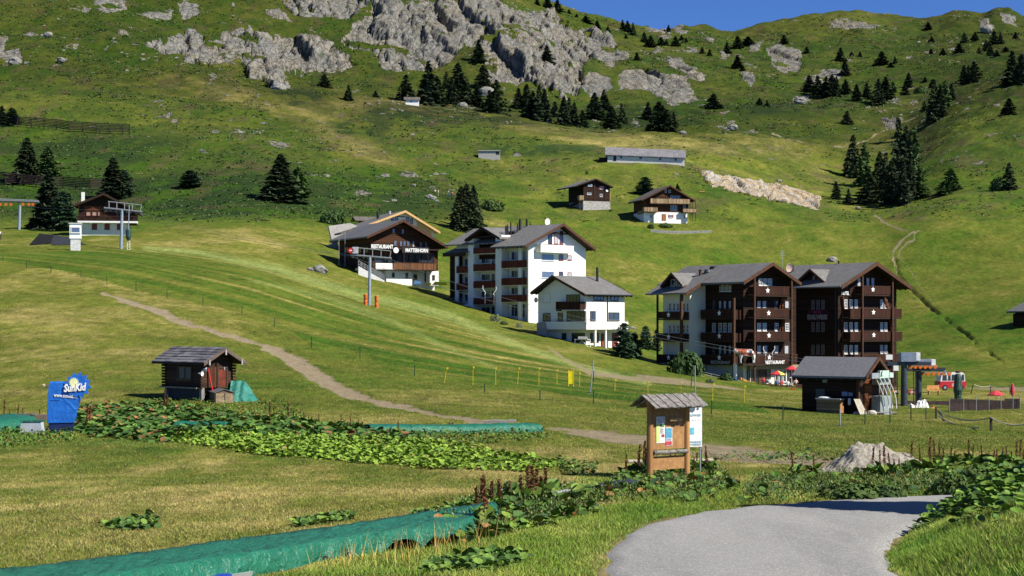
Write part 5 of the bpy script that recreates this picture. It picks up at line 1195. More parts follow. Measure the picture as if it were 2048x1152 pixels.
# clusters: (where, [(u, v base, height px, width px, kind) ...])
TREES = [
 ('the row at the cliff foot left of the tiny white hut', [(648,172,27,24,'s'),(697,203,31,20,'s'),(751,191,13,11,'s')]),
 ('the dense clump beside and right of the tiny white hut', [(812,198,52,34,'s'),(857,207,86,50,'s'),(873,208,56,36,'s'),(893,176,34,20,'s'),(904,207,52,28,'s'),(916,207,80,44,'s'),(933,196,40,26,'s')]),
 ('the clump around the pale boulder below the cliff', [(954,216,46,30,'s'),(966,176,44,34,'s'),(979,226,44,28,'s'),(993,230,68,38,'s')]),
 ('the thick row right of the boulder below the main cliff', [(1037,218,40,26,'s'),(1053,229,60,34,'s'),(1066,240,54,34,'s'),(1078,243,68,30,'s'),(1088,244,64,30,'s'),(1110,234,30,22,'s')]),
 ('the second row below the right part of the cliff', [(1128,252,58,30,'s'),(1138,249,54,22,'s'),(1149,253,46,26,'s'),(1165,254,34,22,'s'),(1190,238,52,34,'s'),(1208,223,38,26,'s'),(1223,256,44,34,'s'),(1243,248,42,22,'s')]),
 ('the group on the turf right of the smaller cliff', [(1296,238,34,24,'s'),(1318,266,60,44,'s'),(1334,266,46,36,'s'),(1347,257,32,20,'s'),(1427,218,30,30,'s')]),
 ('the pair growing on ledges of the main cliff', [(957,127,44,30,'s'),(1094,132,34,26,'s')]),
 ('the line along the upper left skyline', [(1074,6,14,12,'s'),(1095,18,24,22,'s'),(1115,25,24,20,'s'),(1138,29,10,8,'s'),(1153,35,7,7,'s')]),
 ('the slope just right of the main cliff top', [(1171,47,17,22,'s'),(1194,61,20,18,'s'),(1216,66,14,10,'s'),(1245,63,20,13,'s'),(1255,68,22,15,'s'),(1266,74,24,14,'s'),(1274,123,17,12,'s'),(1252,80,9,8,'s')]),
 ('the scattered row under the low saddle of the skyline', [(1288,87,22,14,'s'),(1301,93,22,24,'s'),(1322,93,17,16,'s'),(1333,94,13,9,'s'),(1351,94,19,16,'s'),(1363,83,11,10,'s'),(1372,84,9,8,'s'),(1337,74,13,10,'s'),(1404,104,13,10,'s'),(1419,110,14,12,'s')]),
 ('the trees around the small grey outcrops near the saddle', [(1454,104,24,15,'s'),(1475,97,24,20,'s'),(1496,92,16,26,'s'),(1475,134,26,24,'s'),(1484,138,14,14,'s'),(1519,215,15,14,'s'),(1534,218,14,12,'s')]),
 ('the widely spaced trees on the high slope below the round outcrop', [(1568,88,17,18,'s'),(1613,105,15,12,'s'),(1681,123,26,22,'s'),(1690,146,30,20,'s'),(1703,107,9,9,'s'),(1720,111,11,9,'s'),(1763,133,26,24,'s'),(1782,137,11,12,'s'),(1790,131,15,9,'s')]),
 ('the dense clump below the grey ledge in the upper right slope', [(1618,184,34,24,'s'),(1635,190,38,28,'s'),(1652,194,40,28,'s'),(1664,196,46,28,'s'),(1673,187,36,18,'s'),(1691,189,31,24,'s')]),
 ('the spaced row right of that clump on the slope', [(1713,203,33,24,'s'),(1734,197,27,19,'s'),(1694,251,26,20,'s')]),
 ('the cluster at the head of the shaded gully', [(1757,212,50,26,'s'),(1771,201,42,34,'s'),(1786,186,22,16,'l'),(1810,191,24,20,'s'),(1817,170,29,18,'s'),(1842,185,20,28,'b'),(1865,176,19,15,'s'),(1850,160,10,10,'s')]),
 ('the highest trees near the right end of the skyline', [(1856,56,16,17,'s'),(1863,81,16,13,'s'),(1862,104,16,13,'s'),(1886,111,15,18,'s'),(1918,111,22,22,'s'),(1928,87,22,14,'s'),(1950,86,15,16,'s'),(1958,109,18,11,'s'),(1972,98,22,15,'s'),(1981,114,27,17,'s'),(1988,91,25,17,'s'),(1994,116,13,12,'s'),(2001,91,21,13,'s'),(2011,107,13,16,'s'),(2031,77,15,14,'s')]),
 ('the dark trees along the crest of the steep right slope', [(1928,173,40,24,'s'),(1937,160,34,18,'s'),(1948,152,37,30,'s'),(1947,170,31,20,'s'),(2024,157,64,36,'s'),(2043,159,62,36,'s')]),
 ('the tall stand on the edge of the steep right slope', [(1849,226,20,14,'s'),(1868,250,80,30,'s'),(1880,243,64,28,'s'),(1890,232,58,24,'l'),(1903,208,32,18,'s')]),
 ('the big dark stand filling the lower gully', [(1706,349,84,34,'s'),(1729,372,88,34,'l'),(1737,409,64,44,'s'),(1760,388,84,36,'s'),(1772,402,98,36,'s'),(1784,408,86,36,'s'),(1797,385,148,44,'s'),(1812,380,124,40,'s'),(1829,372,118,36,'l'),(1806,409,88,34,'s'),(1822,402,84,34,'s'),(1838,396,58,36,'l')]),
 ('the small pair beside the rock cutting', [(1672,398,36,24,'s'),(1697,411,32,16,'s')]),
 ('the trees low on the steep right slope', [(1901,383,46,40,'l'),(1888,391,30,32,'l'),(1998,380,34,34,'b'),(2018,379,54,32,'s'),(2018,236,34,30,'s')]),
 ('the trees by the wooden snow fences at the far left', [(4,252,40,28,'s'),(24,248,32,40,'l'),(54,366,88,50,'S'),(96,352,62,44,'l')]),
 ('the trees beside the chalet at the far left', [(98,458,116,66,'S'),(128,462,80,52,'p'),(226,396,80,54,'S'),(246,392,52,40,'p')]),
 ('the clump on the heath above the ski slope', [(381,376,32,46,'p'),(562,401,92,70,'S'),(594,392,56,50,'l')]),
 ('the tight group of three above the apartment house', [(922,460,86,40,'S'),(934,462,94,44,'S'),(947,458,86,40,'S')]),
 ('the pair beside the chalet with the pale balconies', [(1290,389,34,34,'p'),(1355,380,14,12,'s')]),
 ('the garden trees between the white house and the hotel', [(1248,718,68,40,'p'),(1269,716,50,26,'p'),(1291,699,46,24,'p'),(1313,700,44,16,'p')]),
]
BUSHES = [(664,449,34,50,'b','round dark green shrub at the foot of the heath above the meadow'),(1372,750,60,68,'b','large round green shrub in front of the hotel pale wing'),(1453,764,18,34,'b','low bright green shrub by the hotel terrace wall'),
 (990,643,16,24,'g','grey green flowering shrub at the apartment house foot'),(1007,650,10,16,'b','small green shrub on the bank below the apartment house'),(1026,634,13,17,'y','bright yellow flowering bush beside the apartment pillar'),(1038,655,11,14,'g','pale grass tuft shrub beside the white house garden wall'),
 (1150,392,14,20,'b','green shrub below the stair of the narrow chalet'),(1330,452,10,30,'b','low green shrub in front of the white chalet base'),(1700,1000,42,120,'b','dark tangled bush at the far side of the lane, left of the gravel heap foot'),(1772,998,34,70,'b','smaller green bush at the lane edge in front of the gravel heap'),(1900,992,58,90,'b','dark bush where the lane disappears behind the bank'),(1955,968,44,80,'b','shaded bush behind the crest of the right bank'),(1302,455,12,14,'b','small dark shrub at the left end of the dry stone wall'),
 (1420,768,9,20,'g','pale grey low plant beside the hotel ramp'),(985,420,26,46,'b','spreading green shrub right of the three tall spruces'),(372,812,16,16,'b','weedy green clump left of the little log hut')]
def plant_trees():
    tree_protos(); prev = {}
    rec = []
    for where, lst in TREES:
        lst = sorted(lst, key=lambda t: t[0]); cnt = {}
        for t in lst: cnt[KN[t[4]]] = cnt.get(KN[t[4]], 0) + 1
        seen = {}
        for (u, v, h, w, k) in lst:
            kn = KN[k]; seen[kn] = seen.get(kn, 0)+1
            if len(lst) == 1: lab = f'{kn} in {where}'
            elif cnt[kn] == 1: lab = f'the only {kn} among {where}'
            else: lab = f'{ORD[seen[kn]-1]} {kn} from the left in {where}'
            rec.append((u, v, h, w, k, lab, where.replace('the ', 'trees of the ', 1)))
    for (u, v, h, w, k, lab) in BUSHES: rec.append((u, v, h, w, k, lab, None))
    pts = [G(r[0], r[1]) for r in rec]
    z = Zv([p[0] for p in pts], [p[1] for p in pts])
    names = {'s': 'spruce_tree', 'S': 'spruce_tree', 'l': 'larch_tree', 'p': 'pine_tree', 'b': 'shrub', 'y': 'shrub', 'g': 'shrub'}
    for i, (u, v, h, w, k, lab, grp) in enumerate(rec):
        x, Y, _ = pts[i]; H = h/F*Y; Wd = w/2/F*Y*(1.22 if k in 'sSl' else 1.05)
        words = lab.split()
        if len(words) > 16: lab = ' '.join(words[:16])
        o = empty(names[k], (x, Y, z[i]-0.03*H), (i*1.7) % 6.28, lab, {'s': 'spruce', 'S': 'spruce', 'l': 'larch', 'p': 'pine', 'b': 'shrub', 'y': 'shrub', 'g': 'shrub'}[k], grp)
        o.scale = (Wd, Wd, H*1.04)
        obj('crown', TREE[k][i % len(TREE[k])], o)
        obj('trunk' if k in 'sSlp' else 'stems', TREE['tb' if k in 'byg' else 't'], o)
    # the trees beyond the right edge whose shade falls on the road
    for j, (x, Y, H, Wd, lab) in enumerate([(12.6, 27.3, 7.2, 2.2, 'spruce beside the lane just outside the right edge'), (15.2, 27.0, 8.6, 2.5, 'taller spruce behind the one beside the lane outside the right edge')]):
        zz = float(zbase(np.array([x]), np.array([Y]))[0])
        o = empty('spruce_tree', (x, Y, zz-0.1), j*2.0, lab, 'spruce', None); o.scale = (Wd, Wd, H)
        obj('crown', TREE['S'][j], o); obj('trunk', TREE['t'], o)

# ---------------------------------------------------------------- leafy plants
_LT = np.array([(0,0,0),(0.34,0.12,0.04),(0.50,0.42,0.03),(0.36,0.76,-0.02),(0,1.0,-0.10),(-0.36,0.76,-0.02),(-0.50,0.42,0.03),(-0.34,0.12,0.04),(0,0.45,-0.07)])
_LF = np.array([(8,0,1),(8,1,2),(8,2,3),(8,3,4),(8,4,5),(8,5,6),(8,6,7),(8,7,0)])
_ST = np.array([(0,0,0),(0.42,0.4,0.03),(0,1,0),(-0.42,0.4,0.03)]); _SF = np.array([(0,1,2),(0,2,3)])
def leaves(P0, az, tilt, size, tpl='L', roll=None, narrow=1.0):
    T, Fc = (_LT, _LF) if tpl == 'L' else (_ST, _SF)
    n = len(P0); T = T.copy(); T[:, 0] *= narrow
    roll = np.zeros(n) if roll is None else roll
    ca, sa = np.cos(az), np.sin(az); ct, st = np.cos(tilt), np.sin(tilt)
    d = np.c_[ca*ct, sa*ct, st]; e0 = np.c_[-sa, ca, 0*sa]; up = np.cross(d, e0) * -1
    up = np.where(up[:, 2:3] < 0, -up, up)
    e = e0*np.cos(roll)[:, None] + up*np.sin(roll)[:, None]; up2 = np.cross(e, d); up2 = np.where(up2[:, 2:3] < 0, -up2, up2)
    V = P0[:, None, :] + size[:, None, None]*(T[None, :, 1:2]*d[:, None, :] + T[None, :, 0:1]*e[:, None, :] + T[None, :, 2:3]*up2[:, None, :])
    k = len(T); F_ = (Fc[None] + (np.arange(n)*k)[:, None, None]).reshape(-1, 3)
    return V.reshape(-1, 3), F_, k
def tint_mat(name, rough=0.55):
    n = NT(name); a = n.attr('tint'); p = n.pos(); c = n.mix(n.ramp(n.noise(p, 40, 2, 0.6), 0.3, 0.7, 0, 0.35), a.outputs['Color'], (0.02, 0.035, 0.008))
    return n.fin(c, rough, 0, 0.35)
def scatter_px(poly, n, Ymax=200, seed=1, dens=None):
    """plan points on the ground inside a region of the photo, even per square metre"""
    r = np.random.default_rng(seed); p = np.array(poly, float)
    g = [G(u, v) for u, v in poly]; gx = [q[0] for q in g]; gy = [q[1] for q in g]
    out = np.zeros((0, 2)); 
    for _ in range(60):
        x = r.uniform(min(gx), max(gx), n*2); Y = r.uniform(min(gy), min(Ymax, max(gy)), n*2)
        m = inpoly(x, Y, np.c_[gx, gy])
        out = np.r_[out, np.c_[x[m], Y[m]]]
        if len(out) >= n: break
    return out[:n]
def pal(r, n, cols, w=None):
    idx = r.choice(len(cols), n, p=w); c = np.array(cols)[idx]*(r.uniform(0.7, 1.35, n)[:, None]); return np.clip(c, 0, 1)
LEAFM = None; STALKM = None
GREENS = [(0.065,0.15,0.014),(0.045,0.11,0.014),(0.10,0.20,0.018),(0.15,0.23,0.025),(0.04,0.09,0.03),(0.30,0.15,0.045)]
def leafpatch(name, label, polys, dens_n, size, hgt, cols, w=None, seed=1, tpl='L', cat=None, kind='stuff', clump=None, tilt=(-0.3, 0.9), narrow=1.0):
    r = np.random.default_rng(seed)
    pts = np.concatenate([scatter_px(pl, n, seed=seed+i) for i, (pl, n) in enumerate(zip(polys, dens_n))])
    if clump:
        c = fbm(pts[:,0]*clump, pts[:,1]*clump, 2, seed); pts = pts[c > -0.12]; 
    n = len(pts); z = zfast(pts[:,0], pts[:,1])
    hh = hgt[0] + (hgt[1]-hgt[0])*r.uniform(0, 1, n)*(0.45+0.9*vnoise(pts[:,0]*0.9, pts[:,1]*0.9, seed+3))
    sz = r.uniform(size[0], size[1], n)
    P0 = np.c_[pts, z+hh]
    V, Fc, k = leaves(P0, r.uniform(0, 6.28, n), r.uniform(tilt[0], tilt[1], n), sz, tpl, r.normal(0, 0.35, n), narrow)
    col = pal(r, n, cols, w); col = np.repeat(np.c_[col, np.ones(n)], k, axis=0)
    o = obj(name, np_mesh(name, V, Fc, LEAFM, attrs={'tint': col})); tag(o, label, cat, None, kind); return o
_zc = {}
def zfast(x, Y): return terrain_fields(np.asarray(x, float), np.asarray(Y, float))[0]
def build_grass():
    global LEAFM, STALKM
    LEAFM = tint_mat('broad_leaves', 0.68); STALKM = tint_mat('seed_stalks', 0.85)
    r = np.random.default_rng(5)
    def blades(name, label, x, Y, hmin, hmax, wd, bend, tintf=None, seed=3, sparse=None):
        r = np.random.default_rng(seed); f = terrain_fields(x, Y); z, alb, rock, dirt, edge = f[0], f[1], f[2], f[3], f[4]
        ok = (dirt < 0.3) & ~inpoly(x+0.22*fbm(x*2.5, Y*2.5, 2, 44), Y+0.3*fbm(x*2.5+9, Y*2.5, 2, 45), ROADIN) & ~inpoly(x, Y, CONV) & (r.uniform(0, 1, len(x)) > edge*0.85)
        x, Y, z, alb = x[ok], Y[ok], z[ok], alb[ok]; n = len(x)
        h = r.uniform(hmin, hmax, n)*(0.6+0.8*vnoise(x*1.3, Y*1.3, 9)); a = r.uniform(0, 6.28, n); la = r.uniform(0, 6.28, n); ln = h*bend*r.uniform(0.2, 1, n)
        w = wd*r.uniform(0.6, 1.3, n)*(1+Y/60)
        dx, dy = np.cos(a)*w/2, np.sin(a)*w/2
        V = np.stack([np.c_[x-dx, Y-dy, z-0.01], np.c_[x+dx, Y+dy, z-0.01], np.c_[x+np.cos(la)*ln, Y+np.sin(la)*ln, z+h]], 1).reshape(-1, 3)
        dry = r.uniform(0, 1, n) < 0.22
        k = (0.75+0.9*r.uniform(0, 1, n))[:, None]
        c = alb*k*1.3; c = np.where(dry[:, None], np.array([0.30, 0.25, 0.10])*k, c)
        c2 = np.where((r.uniform(0, 1, n) < 0.2)[:, None], np.array([0.06, 0.12, 0.018])*k*1.1, c)
        if tintf is not None: c2 = c2*np.array(tintf)
        col = np.repeat(np.c_[np.clip(c2, 0, 1), np.ones(n)], 3, axis=0)
        o = obj(name, np_mesh(name, V, np.arange(3*n).reshape(-1, 3), STALKM, attrs={'tint': col})); tag(o, label, None, None, 'stuff'); return o
    N = 260000; Y = 58+(175-58)*r.uniform(0, 1, N)**1.5; u = r.uniform(-40, 2090, N); blades('meadow_grass', 'short meadow grass on the lower slopes behind the lawn', (u-U0)/F*Y, Y, 0.02, 0.06, 0.014, 1.2, seed=33)
    N = 520000; Ymin, Ymax = 17.5, 62
    q = r.uniform(0, 1, N); p_ = 0.35; Y = (Ymin**p_ + q*(Ymax**p_-Ymin**p_))**(1/p_)
    u = r.uniform(-60, 2110, N); x = (u-U0)/F*Y
    blades('grass', 'short mown lawn grass, half dry, in front', x, Y, 0.018, 0.042, 0.009, 1.5)
    # longer grass on the verge and on the bank
    vp = [[(560,1160),(700,1108),(900,1070),(1100,1040),(1250,1010),(1400,985),(1420,1026),(1300,1050),(1235,1085),(1205,1160)],
          [(1420,985),(1500,950),(1850,940),(1900,985),(1720,1000),(1520,1014),(1425,1028)],
          [(1780,1160),(1770,1110),(1830,1058),(1880,1030),(1960,1160)],
          [(1150,950),(1300,935),(1420,940),(1440,1000),(1250,1010),(1150,1000)],
          [(1840,985),(1870,935),(2060,925),(2060,990)],
          [(0,905),(0,860),(560,855),(1000,905),(1130,940),(1000,945),(500,905),(160,885)]]
    pts = np.concatenate([scatter_px(pl, n, seed=60+i) for i, (pl, n) in enumerate(zip(vp, (60000, 42000, 36000, 20000, 22000, 9000)))])
    bx = r.uniform(3.5, 14, 170000); bY = r.uniform(15, 30, 170000); m = inpoly(bx, bY, BANK); pts = np.r_[pts, np.c_[bx[m], bY[m]]]
    blades('long_grass', 'longer ragged grass along the lane and on the bank', pts[:,0].copy(), pts[:,1].copy(), 0.03, 0.085, 0.0075, 1.4, (1.0, 1.38, 0.85), seed=8)
    ds = scatter_px([(600,1145),(720,1090),(900,1050),(1010,1040),(990,1100),(800,1140)], 420, seed=90); blades('dry_stems', 'thin dry stems standing in front of the green cover', ds[:,0].copy(), ds[:,1].copy(), 0.22, 0.5, 0.008, 0.5, (1.6, 1.2, 1.2), seed=91)
    # leafy patches
    band = [(130,822),(300,815),(480,828),(560,850),(700,862),(900,885),(1010,905),(1130,932),(1100,945),(900,938),(700,915),(520,905),(350,888),(160,872),(100,870)]
    bright = [(320,880),(420,855),(560,868),(700,868),(900,890),(1130,930),(1060,945),(860,940),(700,925),(520,912)]
    leafpatch('ground_elder', 'bright green low ground cover of small leaves behind the dry lawn', [bright], [15000], (0.08, 0.17), (0.01, 0.14), [(0.19,0.31,0.025),(0.14,0.25,0.02),(0.24,0.36,0.04),(0.08,0.16,0.015),(0.28,0.24,0.06)], [.36,.3,.2,.11,.03], seed=11, tpl='L')
    dark = [(130,850),(140,815),(300,808),(400,822),(560,842),(700,858),(860,880),(760,886),(560,876),(430,866),(340,886),(180,874)]
    leafpatch('butterbur', 'big dark coarse leaves growing along the covered conveyor line', [dark], [5200], (0.14, 0.36), (0.02, 0.26), [(0.040,0.10,0.016),(0.06,0.14,0.018),(0.10,0.20,0.03),(0.25,0.11,0.04),(0.22,0.22,0.05)], [.34,.32,.24,.06,.04], seed=12, tilt=(-0.7, 0.5))
    leafpatch('nettles', 'weedy green growth around the blue cover and the log hut', [[(-20,900),(-20,862),(150,862),(150,886),(60,892)], [(250,812),(330,792),(470,812),(560,800),(640,850),(420,830),(280,825)], [(640,852),(800,868),(1090,866),(1100,880),(900,892),(700,872)]], [1500, 2600, 2000], (0.06, 0.14), (0.01, 0.18), GREENS, [.3,.25,.2,.12,.07,.06], seed=13, tpl='S', tilt=(-0.2, 1.2))
    vr = [[(850,1085),(880,1045),(940,1008),(1060,985),(1200,990),(1240,1012),(1150,1040),(1040,1066),(920,1092)], [(1200,1000),(1240,955),(1300,935),(1450,940),(1480,985),(1380,1012),(1240,1015)], [(1480,1000),(1520,955),(1700,950),(1870,950),(1900,985),(1700,1000),(1520,1012)], [(1380,912),(1700,905),(1690,920),(1400,925)]]
    leafpatch('verge_weeds', 'thick mixed weeds between the lawn and the lane', vr, [2100, 1600, 700, 300], (0.06, 0.22), (0.01, 0.22), GREENS, [.26,.26,.2,.12,.1,.06], seed=14, clump=0.8)
    leafpatch('fine_weeds', 'fine leafed weeds along the edge of the lane', vr, [6000, 8000, 13000, 1500], (0.03, 0.09), (0.01, 0.26), [(0.07,0.13,0.02),(0.12,0.17,0.03),(0.045,0.09,0.02),(0.28,0.24,0.09)], [.35,.25,.28,.12], seed=15, tpl='S', tilt=(0.2, 1.4), narrow=0.45)
    bk = [[(1880,1060),(1960,960),(2020,930),(2060,905),(2060,960),(1985,1000),(1930,1090),(1890,1110)], [(1850,960),(1880,930),(2050,925),(2050,945),(1930,985)]]
    leafpatch('bank_leaves', 'glossy broad leaves along the crest of the right hand bank', bk[1:], [420], (0.08, 0.2), (0.03, 0.24), GREENS, [.4,.3,.15,.1,.05,0], seed=16)
    rr = np.random.default_rng(17)           # on the bank itself
    e = np.array(BANK_EDGE)[48:80]; e = e[rr.integers(0, len(e), 12000)] + np.c_[rr.uniform(0.1, 1, 12000)**1.3*5.0, rr.normal(-1.0, 1.2, 12000)]; e = e[fbm(e[:,0]*1.6, e[:,1]*1.6, 2, 18) > -0.12]
    m = inpoly(e[:,0], e[:,1], BANK); e = e[m]; n = len(e); z = zfast(e[:,0], e[:,1])
    V, Fc, k = leaves(np.c_[e, z+rr.uniform(0.02, 0.28, n)], rr.uniform(0, 6.28, n), rr.uniform(-0.3, 0.8, n), rr.uniform(0.04, 0.17, n), 'L', rr.normal(0, .3, n))
    tag(obj('bank_foliage', np_mesh('bank_foliage', V, Fc, LEAFM, attrs={'tint': np.repeat(np.c_[pal(rr, n, [(0.075,0.17,0.016),(0.055,0.13,0.014),(0.12,0.23,0.02),(0.16,0.26,0.03)]), np.ones(n)], k, axis=0)})), 'glossy leafy weeds spilling over the bank beside the lane', None, None, 'stuff')
    # small leafy tufts standing in the lawn
    tf = [[(200,1050),(300,1035),(325,1055),(240,1060)], [(585,1052),(640,1036),(700,1030),(705,1038),(600,1058)], [(820,1030),(960,1002),(975,1008),(830,1040)], [(840,1152),(860,1125),(960,1110),(1060,1115),(1020,1140),(900,1152)], [(1110,915),(1200,930),(1180,955),(1120,945)]]
    leafpatch('clover_tufts', 'scattered tufts of fresh leaves in the dry lawn', tf, [260, 420, 420, 700, 400], (0.05, 0.13), (0.02, 0.10), [(0.08,0.17,0.025),(0.13,0.22,0.03),(0.05,0.11,0.02)], seed=18)
    # low shrubs and tussocks that roughen the upper slopes
    r = np.random.default_rng(21); N = 75000
    Y = np.sqrt(r.uniform((300*S)**2, (1000*S)**2, N)); u = r.uniform(-80, 2130, N); x = (u-U0)/F*Y
    f = terrain_fields(x, Y); v = HZ-F*zbase(x, Y)/Y
    k = fbm(x*0.05, Y*0.05, 3, 55) + 0.35*((v < 440) & (u < 1000)) - 0.55*(f[6] > 0.45) - 0.7*((v > 445))
    hz = np.exp(-((u-560)/230)**4-((v-395)/34)**4) + np.exp(-((u-250)/260)**4-((v-405)/30)**4)
    ok = (k + 0.8*hz + r.uniform(-.5, .5, N) > 0.22) & (f[2] < 0.5) & (f[3] < 0.2) & (v < 470)
    x, Y, z = x[ok], Y[ok], f[0][ok]; n = len(x); s = r.uniform(0.25, 0.75, n)*(0.5+Y/1100)
    k3 = 6; P3 = np.repeat(np.c_[x, Y, z], k3, axis=0) + r.normal(0, 1, (n*k3, 3))*np.repeat(s, k3)[:, None]*np.array([0.6, 0.6, 0.05]); P3[:, 2] += np.repeat(s, k3)*0.05
    V, Fc, k = leaves(P3, r.uniform(0, 6.28, n*k3), r.uniform(0.1, 0.9, n*k3), np.repeat(s, k3)*r.uniform(0.5, 1.0, n*k3), 'S', r.normal(0, .5, n*k3), 1.4)
    c = pal(r, n, [(0.065,0.115,0.028),(0.05,0.09,0.032),(0.09,0.14,0.03),(0.12,0.10,0.045)], [.4,.25,.25,.1])
    tag(obj('alpine_heath', np_mesh('alpine_heath', V, Fc, STALKM, attrs={'tint': np.repeat(np.repeat(np.c_[c, np.ones(n)], k3, axis=0), k, axis=0)})), 'low dark heath bushes and tussocks over the upper slopes', None, None, 'stuff')
def dock_protos():
    out = []
    for s in range(5):
        r = np.random.default_rng(200+s); n = 190; t = r.uniform(0.36, 1.0, n)**0.9; a = r.uniform(0, 6.28, n)
        rad = 0.055*(1.25-t)*r.uniform(0.3, 1.3, n) + 0.010
        c = np.c_[rad*np.cos(a), rad*np.sin(a), t]
        V, Fc, k = leaves(c, a, r.uniform(-0.2, 1.1, n), r.uniform(0.045, 0.085, n), 'S', None, 1.6)
        col = np.repeat(np.c_[pal(r, n, [(0.24,0.085,0.04),(0.15,0.05,0.03),(0.33,0.15,0.07)]), np.ones(n)], k, axis=0)
        st = MB().tube((0, 0, 0), (0.01, 0, 1.0), 0.011, 0.004, 5); b = len(V); Vs = np.array(st.V); 
        fq = [tuple(b+i for i in f) for f in st.Fc if len(f) == 4]
        V = np.r_[V, Vs]; col = np.r_[col, np.tile([0.16, 0.07, 0.04, 1], (len(Vs), 1))]
        m1 = np_mesh('seed_stalk', V, [Fc, np.array(fq)], STALKM, attrs={'tint': col})
        n = 14; a = r.uniform(0, 6.28, n); V, Fc, k = leaves(np.c_[r.normal(0, .05, n), r.normal(0, .05, n), r.uniform(0.02, 0.18, n)], a, r.uniform(0.0, 1.0, n), r.uniform(0.2, 0.42, n), 'L', r.normal(0, .3, n), 0.75)
        m2 = np_mesh('leaf_rosette', V, Fc, LEAFM, attrs={'tint': np.repeat(np.c_[pal(r, n, GREENS[:4]), np.ones(n)], k, axis=0)})
        out.append((m1, m2))
    return out
DOCKS = [ # where, (u, v base, height px)...
 ('the reddish cluster at the green cover end', [(957,1034,54),(966,1032,52),(972,1062,95),(984,1028,60),(997,1018,56),(1001,1022,48),(1016,1008,40)]),
 ('the tall cluster behind the grey board', [(1042,1014,58),(1061,1010,66),(1066,1012,72),(1070,1006,58),(1075,1004,44),(1081,1004,44),(1090,996,52)]),
 ('the dark stalks left of the notice board', [(1250,952,38),(1254,960,36),(1274,948,54),(1278,952,40),(1286,950,62),(1290,952,52)]),
 ('the brown stalks around the notice board right post', [(1340,950,44),(1352,948,40),(1388,948,30),(1394,944,36),(1400,946,42),(1404,944,34),(1411,944,46),(1415,946,40)]),
 ('the stalks in front of the gravel heap', [(1588,955,46),(1628,948,34),(1744,952,50),(1760,950,44),(1770,956,58),(1782,952,40),(1790,948,26),(1800,952,30),(1812,950,24)]),
 ('the dark row right of the gravel heap', [(1822,942,50),(1842,944,42),(1857,940,56),(1862,944,40),(1872,938,50),(1880,936,44),(1884,942,40),(1900,930,30),(1908,930,24)]),
 ('the row at the right edge beyond the bank', [(1938,934,46),(1944,932,36),(1964,930,34),(1986,932,28),(1992,934,30),(2004,932,32),(2012,930,34),(2022,932,26),(2034,932,44),(2039,934,48),(2046,932,30)]),
 ('the thin row behind the big dark leaves', [(538,850,40),(549,848,28),(576,850,38),(588,848,24),(610,852,24),(617,852,20),(623,852,18),(638,856,26),(683,858,26),(704,862,26),(718,862,22),(726,862,18),(797,872,28)]),
 ('the thin stalks behind the blue cover', [(8,846,40),(20,848,26),(34,846,34),(46,846,28),(64,848,20),(80,846,26),(172,866,52),(176,862,44),(212,858,30)]),
 ('the stalk pair beside the log hut', [(329,830,44),(332,824,30),(434,842,20)]),
]
def plant_docks():
    pr = dock_protos(); rec = []
    for where, lst in DOCKS:
        for i, (u, v, h) in enumerate(sorted(lst)): rec.append((u, v, h, f'{ORD[i]} stalk from left in {where}', 'dock plants in ' + where))
    pts = [G(r[0], r[1]) for r in rec]; z = Zv([p[0] for p in pts], [p[1] for p in pts])
    for i, (u, v, h, lab, grp) in enumerate(rec):
        x, Y, _ = pts[i]; H = h/F*Y
        o = empty('dock_plant', (x, Y, z[i]-0.02), (i*2.1) % 6.28, lab, 'dock plant', grp); o.rotation_euler = (((i*37) % 11-5)*0.018, ((i*53) % 11-5)*0.018, (i*2.1) % 6.28)
        H *= 1.15; q_ = max(0.35, min(1.1, H*(0.85 if Y < 45 else 0.55))); o.scale = (q_, q_, H)
        obj('seed_stalk', pr[i % 5][0], o); l = obj('leaf_rosette', pr[i % 5][1], o); l.scale = (1/q_, 1/q_, 1/H)
# ================================================================ smaller things
def Gh(u, v, h=0.0): return G(u, v, 8.0, f=lambda x, Y: zbase0(x, Y)+h)
def GB(u, v): return G(u, v, f=zbase)
def gz(x, Y): return float(zfast([x], [Y])[0])
_cf = [(-90,1148),(0,1136),(300,1100),(512,1071),(737,1041),(950,1007),(1015,999)]
_cn = [(-90,1198),(215,1150),(400,1121),(512,1105),(637,1084),(762,1066),(882,1050),(950,1041)]
_CH = 0.27
CF = _curve([Gh(u, v, _CH)[:2] for u, v in _cf], 220); CN = _curve([Gh(u, v, _CH)[:2] for u, v in _cn], 220)
_dn = (CN-CF); _dn /= np.linalg.norm(_dn, axis=1)[:, None]
CONV = [tuple(q) for q in CF] + [tuple(q) for q in (CN+_dn*0.30)[::-1]]
ROADIN = ROADPOLY
def tarp_mat(name, c1, c2, rs=1.0):
    n = NT(name); p = n.coord(); w = n.noise(p, 3.0, 5, 0.7); g = n.noise(p, 60, 2, 0.5)
    c = n.mix(n.ramp(w, 0.35, 0.65), c1, c2); c = n.mix(n.ramp(n.noise(p, 9, 4, .7), .62, .68, 0, .35), c, (0.10, 0.12, 0.10))
    rd = n.math('ABSOLUTE', n.math('SUBTRACT', n.noise(n.scalev(p, (1, .6, 1)), 4.5, 4, .55), .5)); n.bump(n.math('ADD', n.math('MULTIPLY', w, .8), n.math('ADD', n.math('MULTIPLY', rd, -2.6*rs), n.math('MULTIPLY', g, 0.12))), 0.9, 0.06)
    return n.fin(c, 0.42, 0, 0.5)
TARP = tarp_mat('green_tarpaulin', (0.009, 0.105, 0.060), (0.016, 0.155, 0.095)); NET = tarp_mat('green_net', (0.015, 0.12, 0.09), (0.04, 0.24, 0.19))
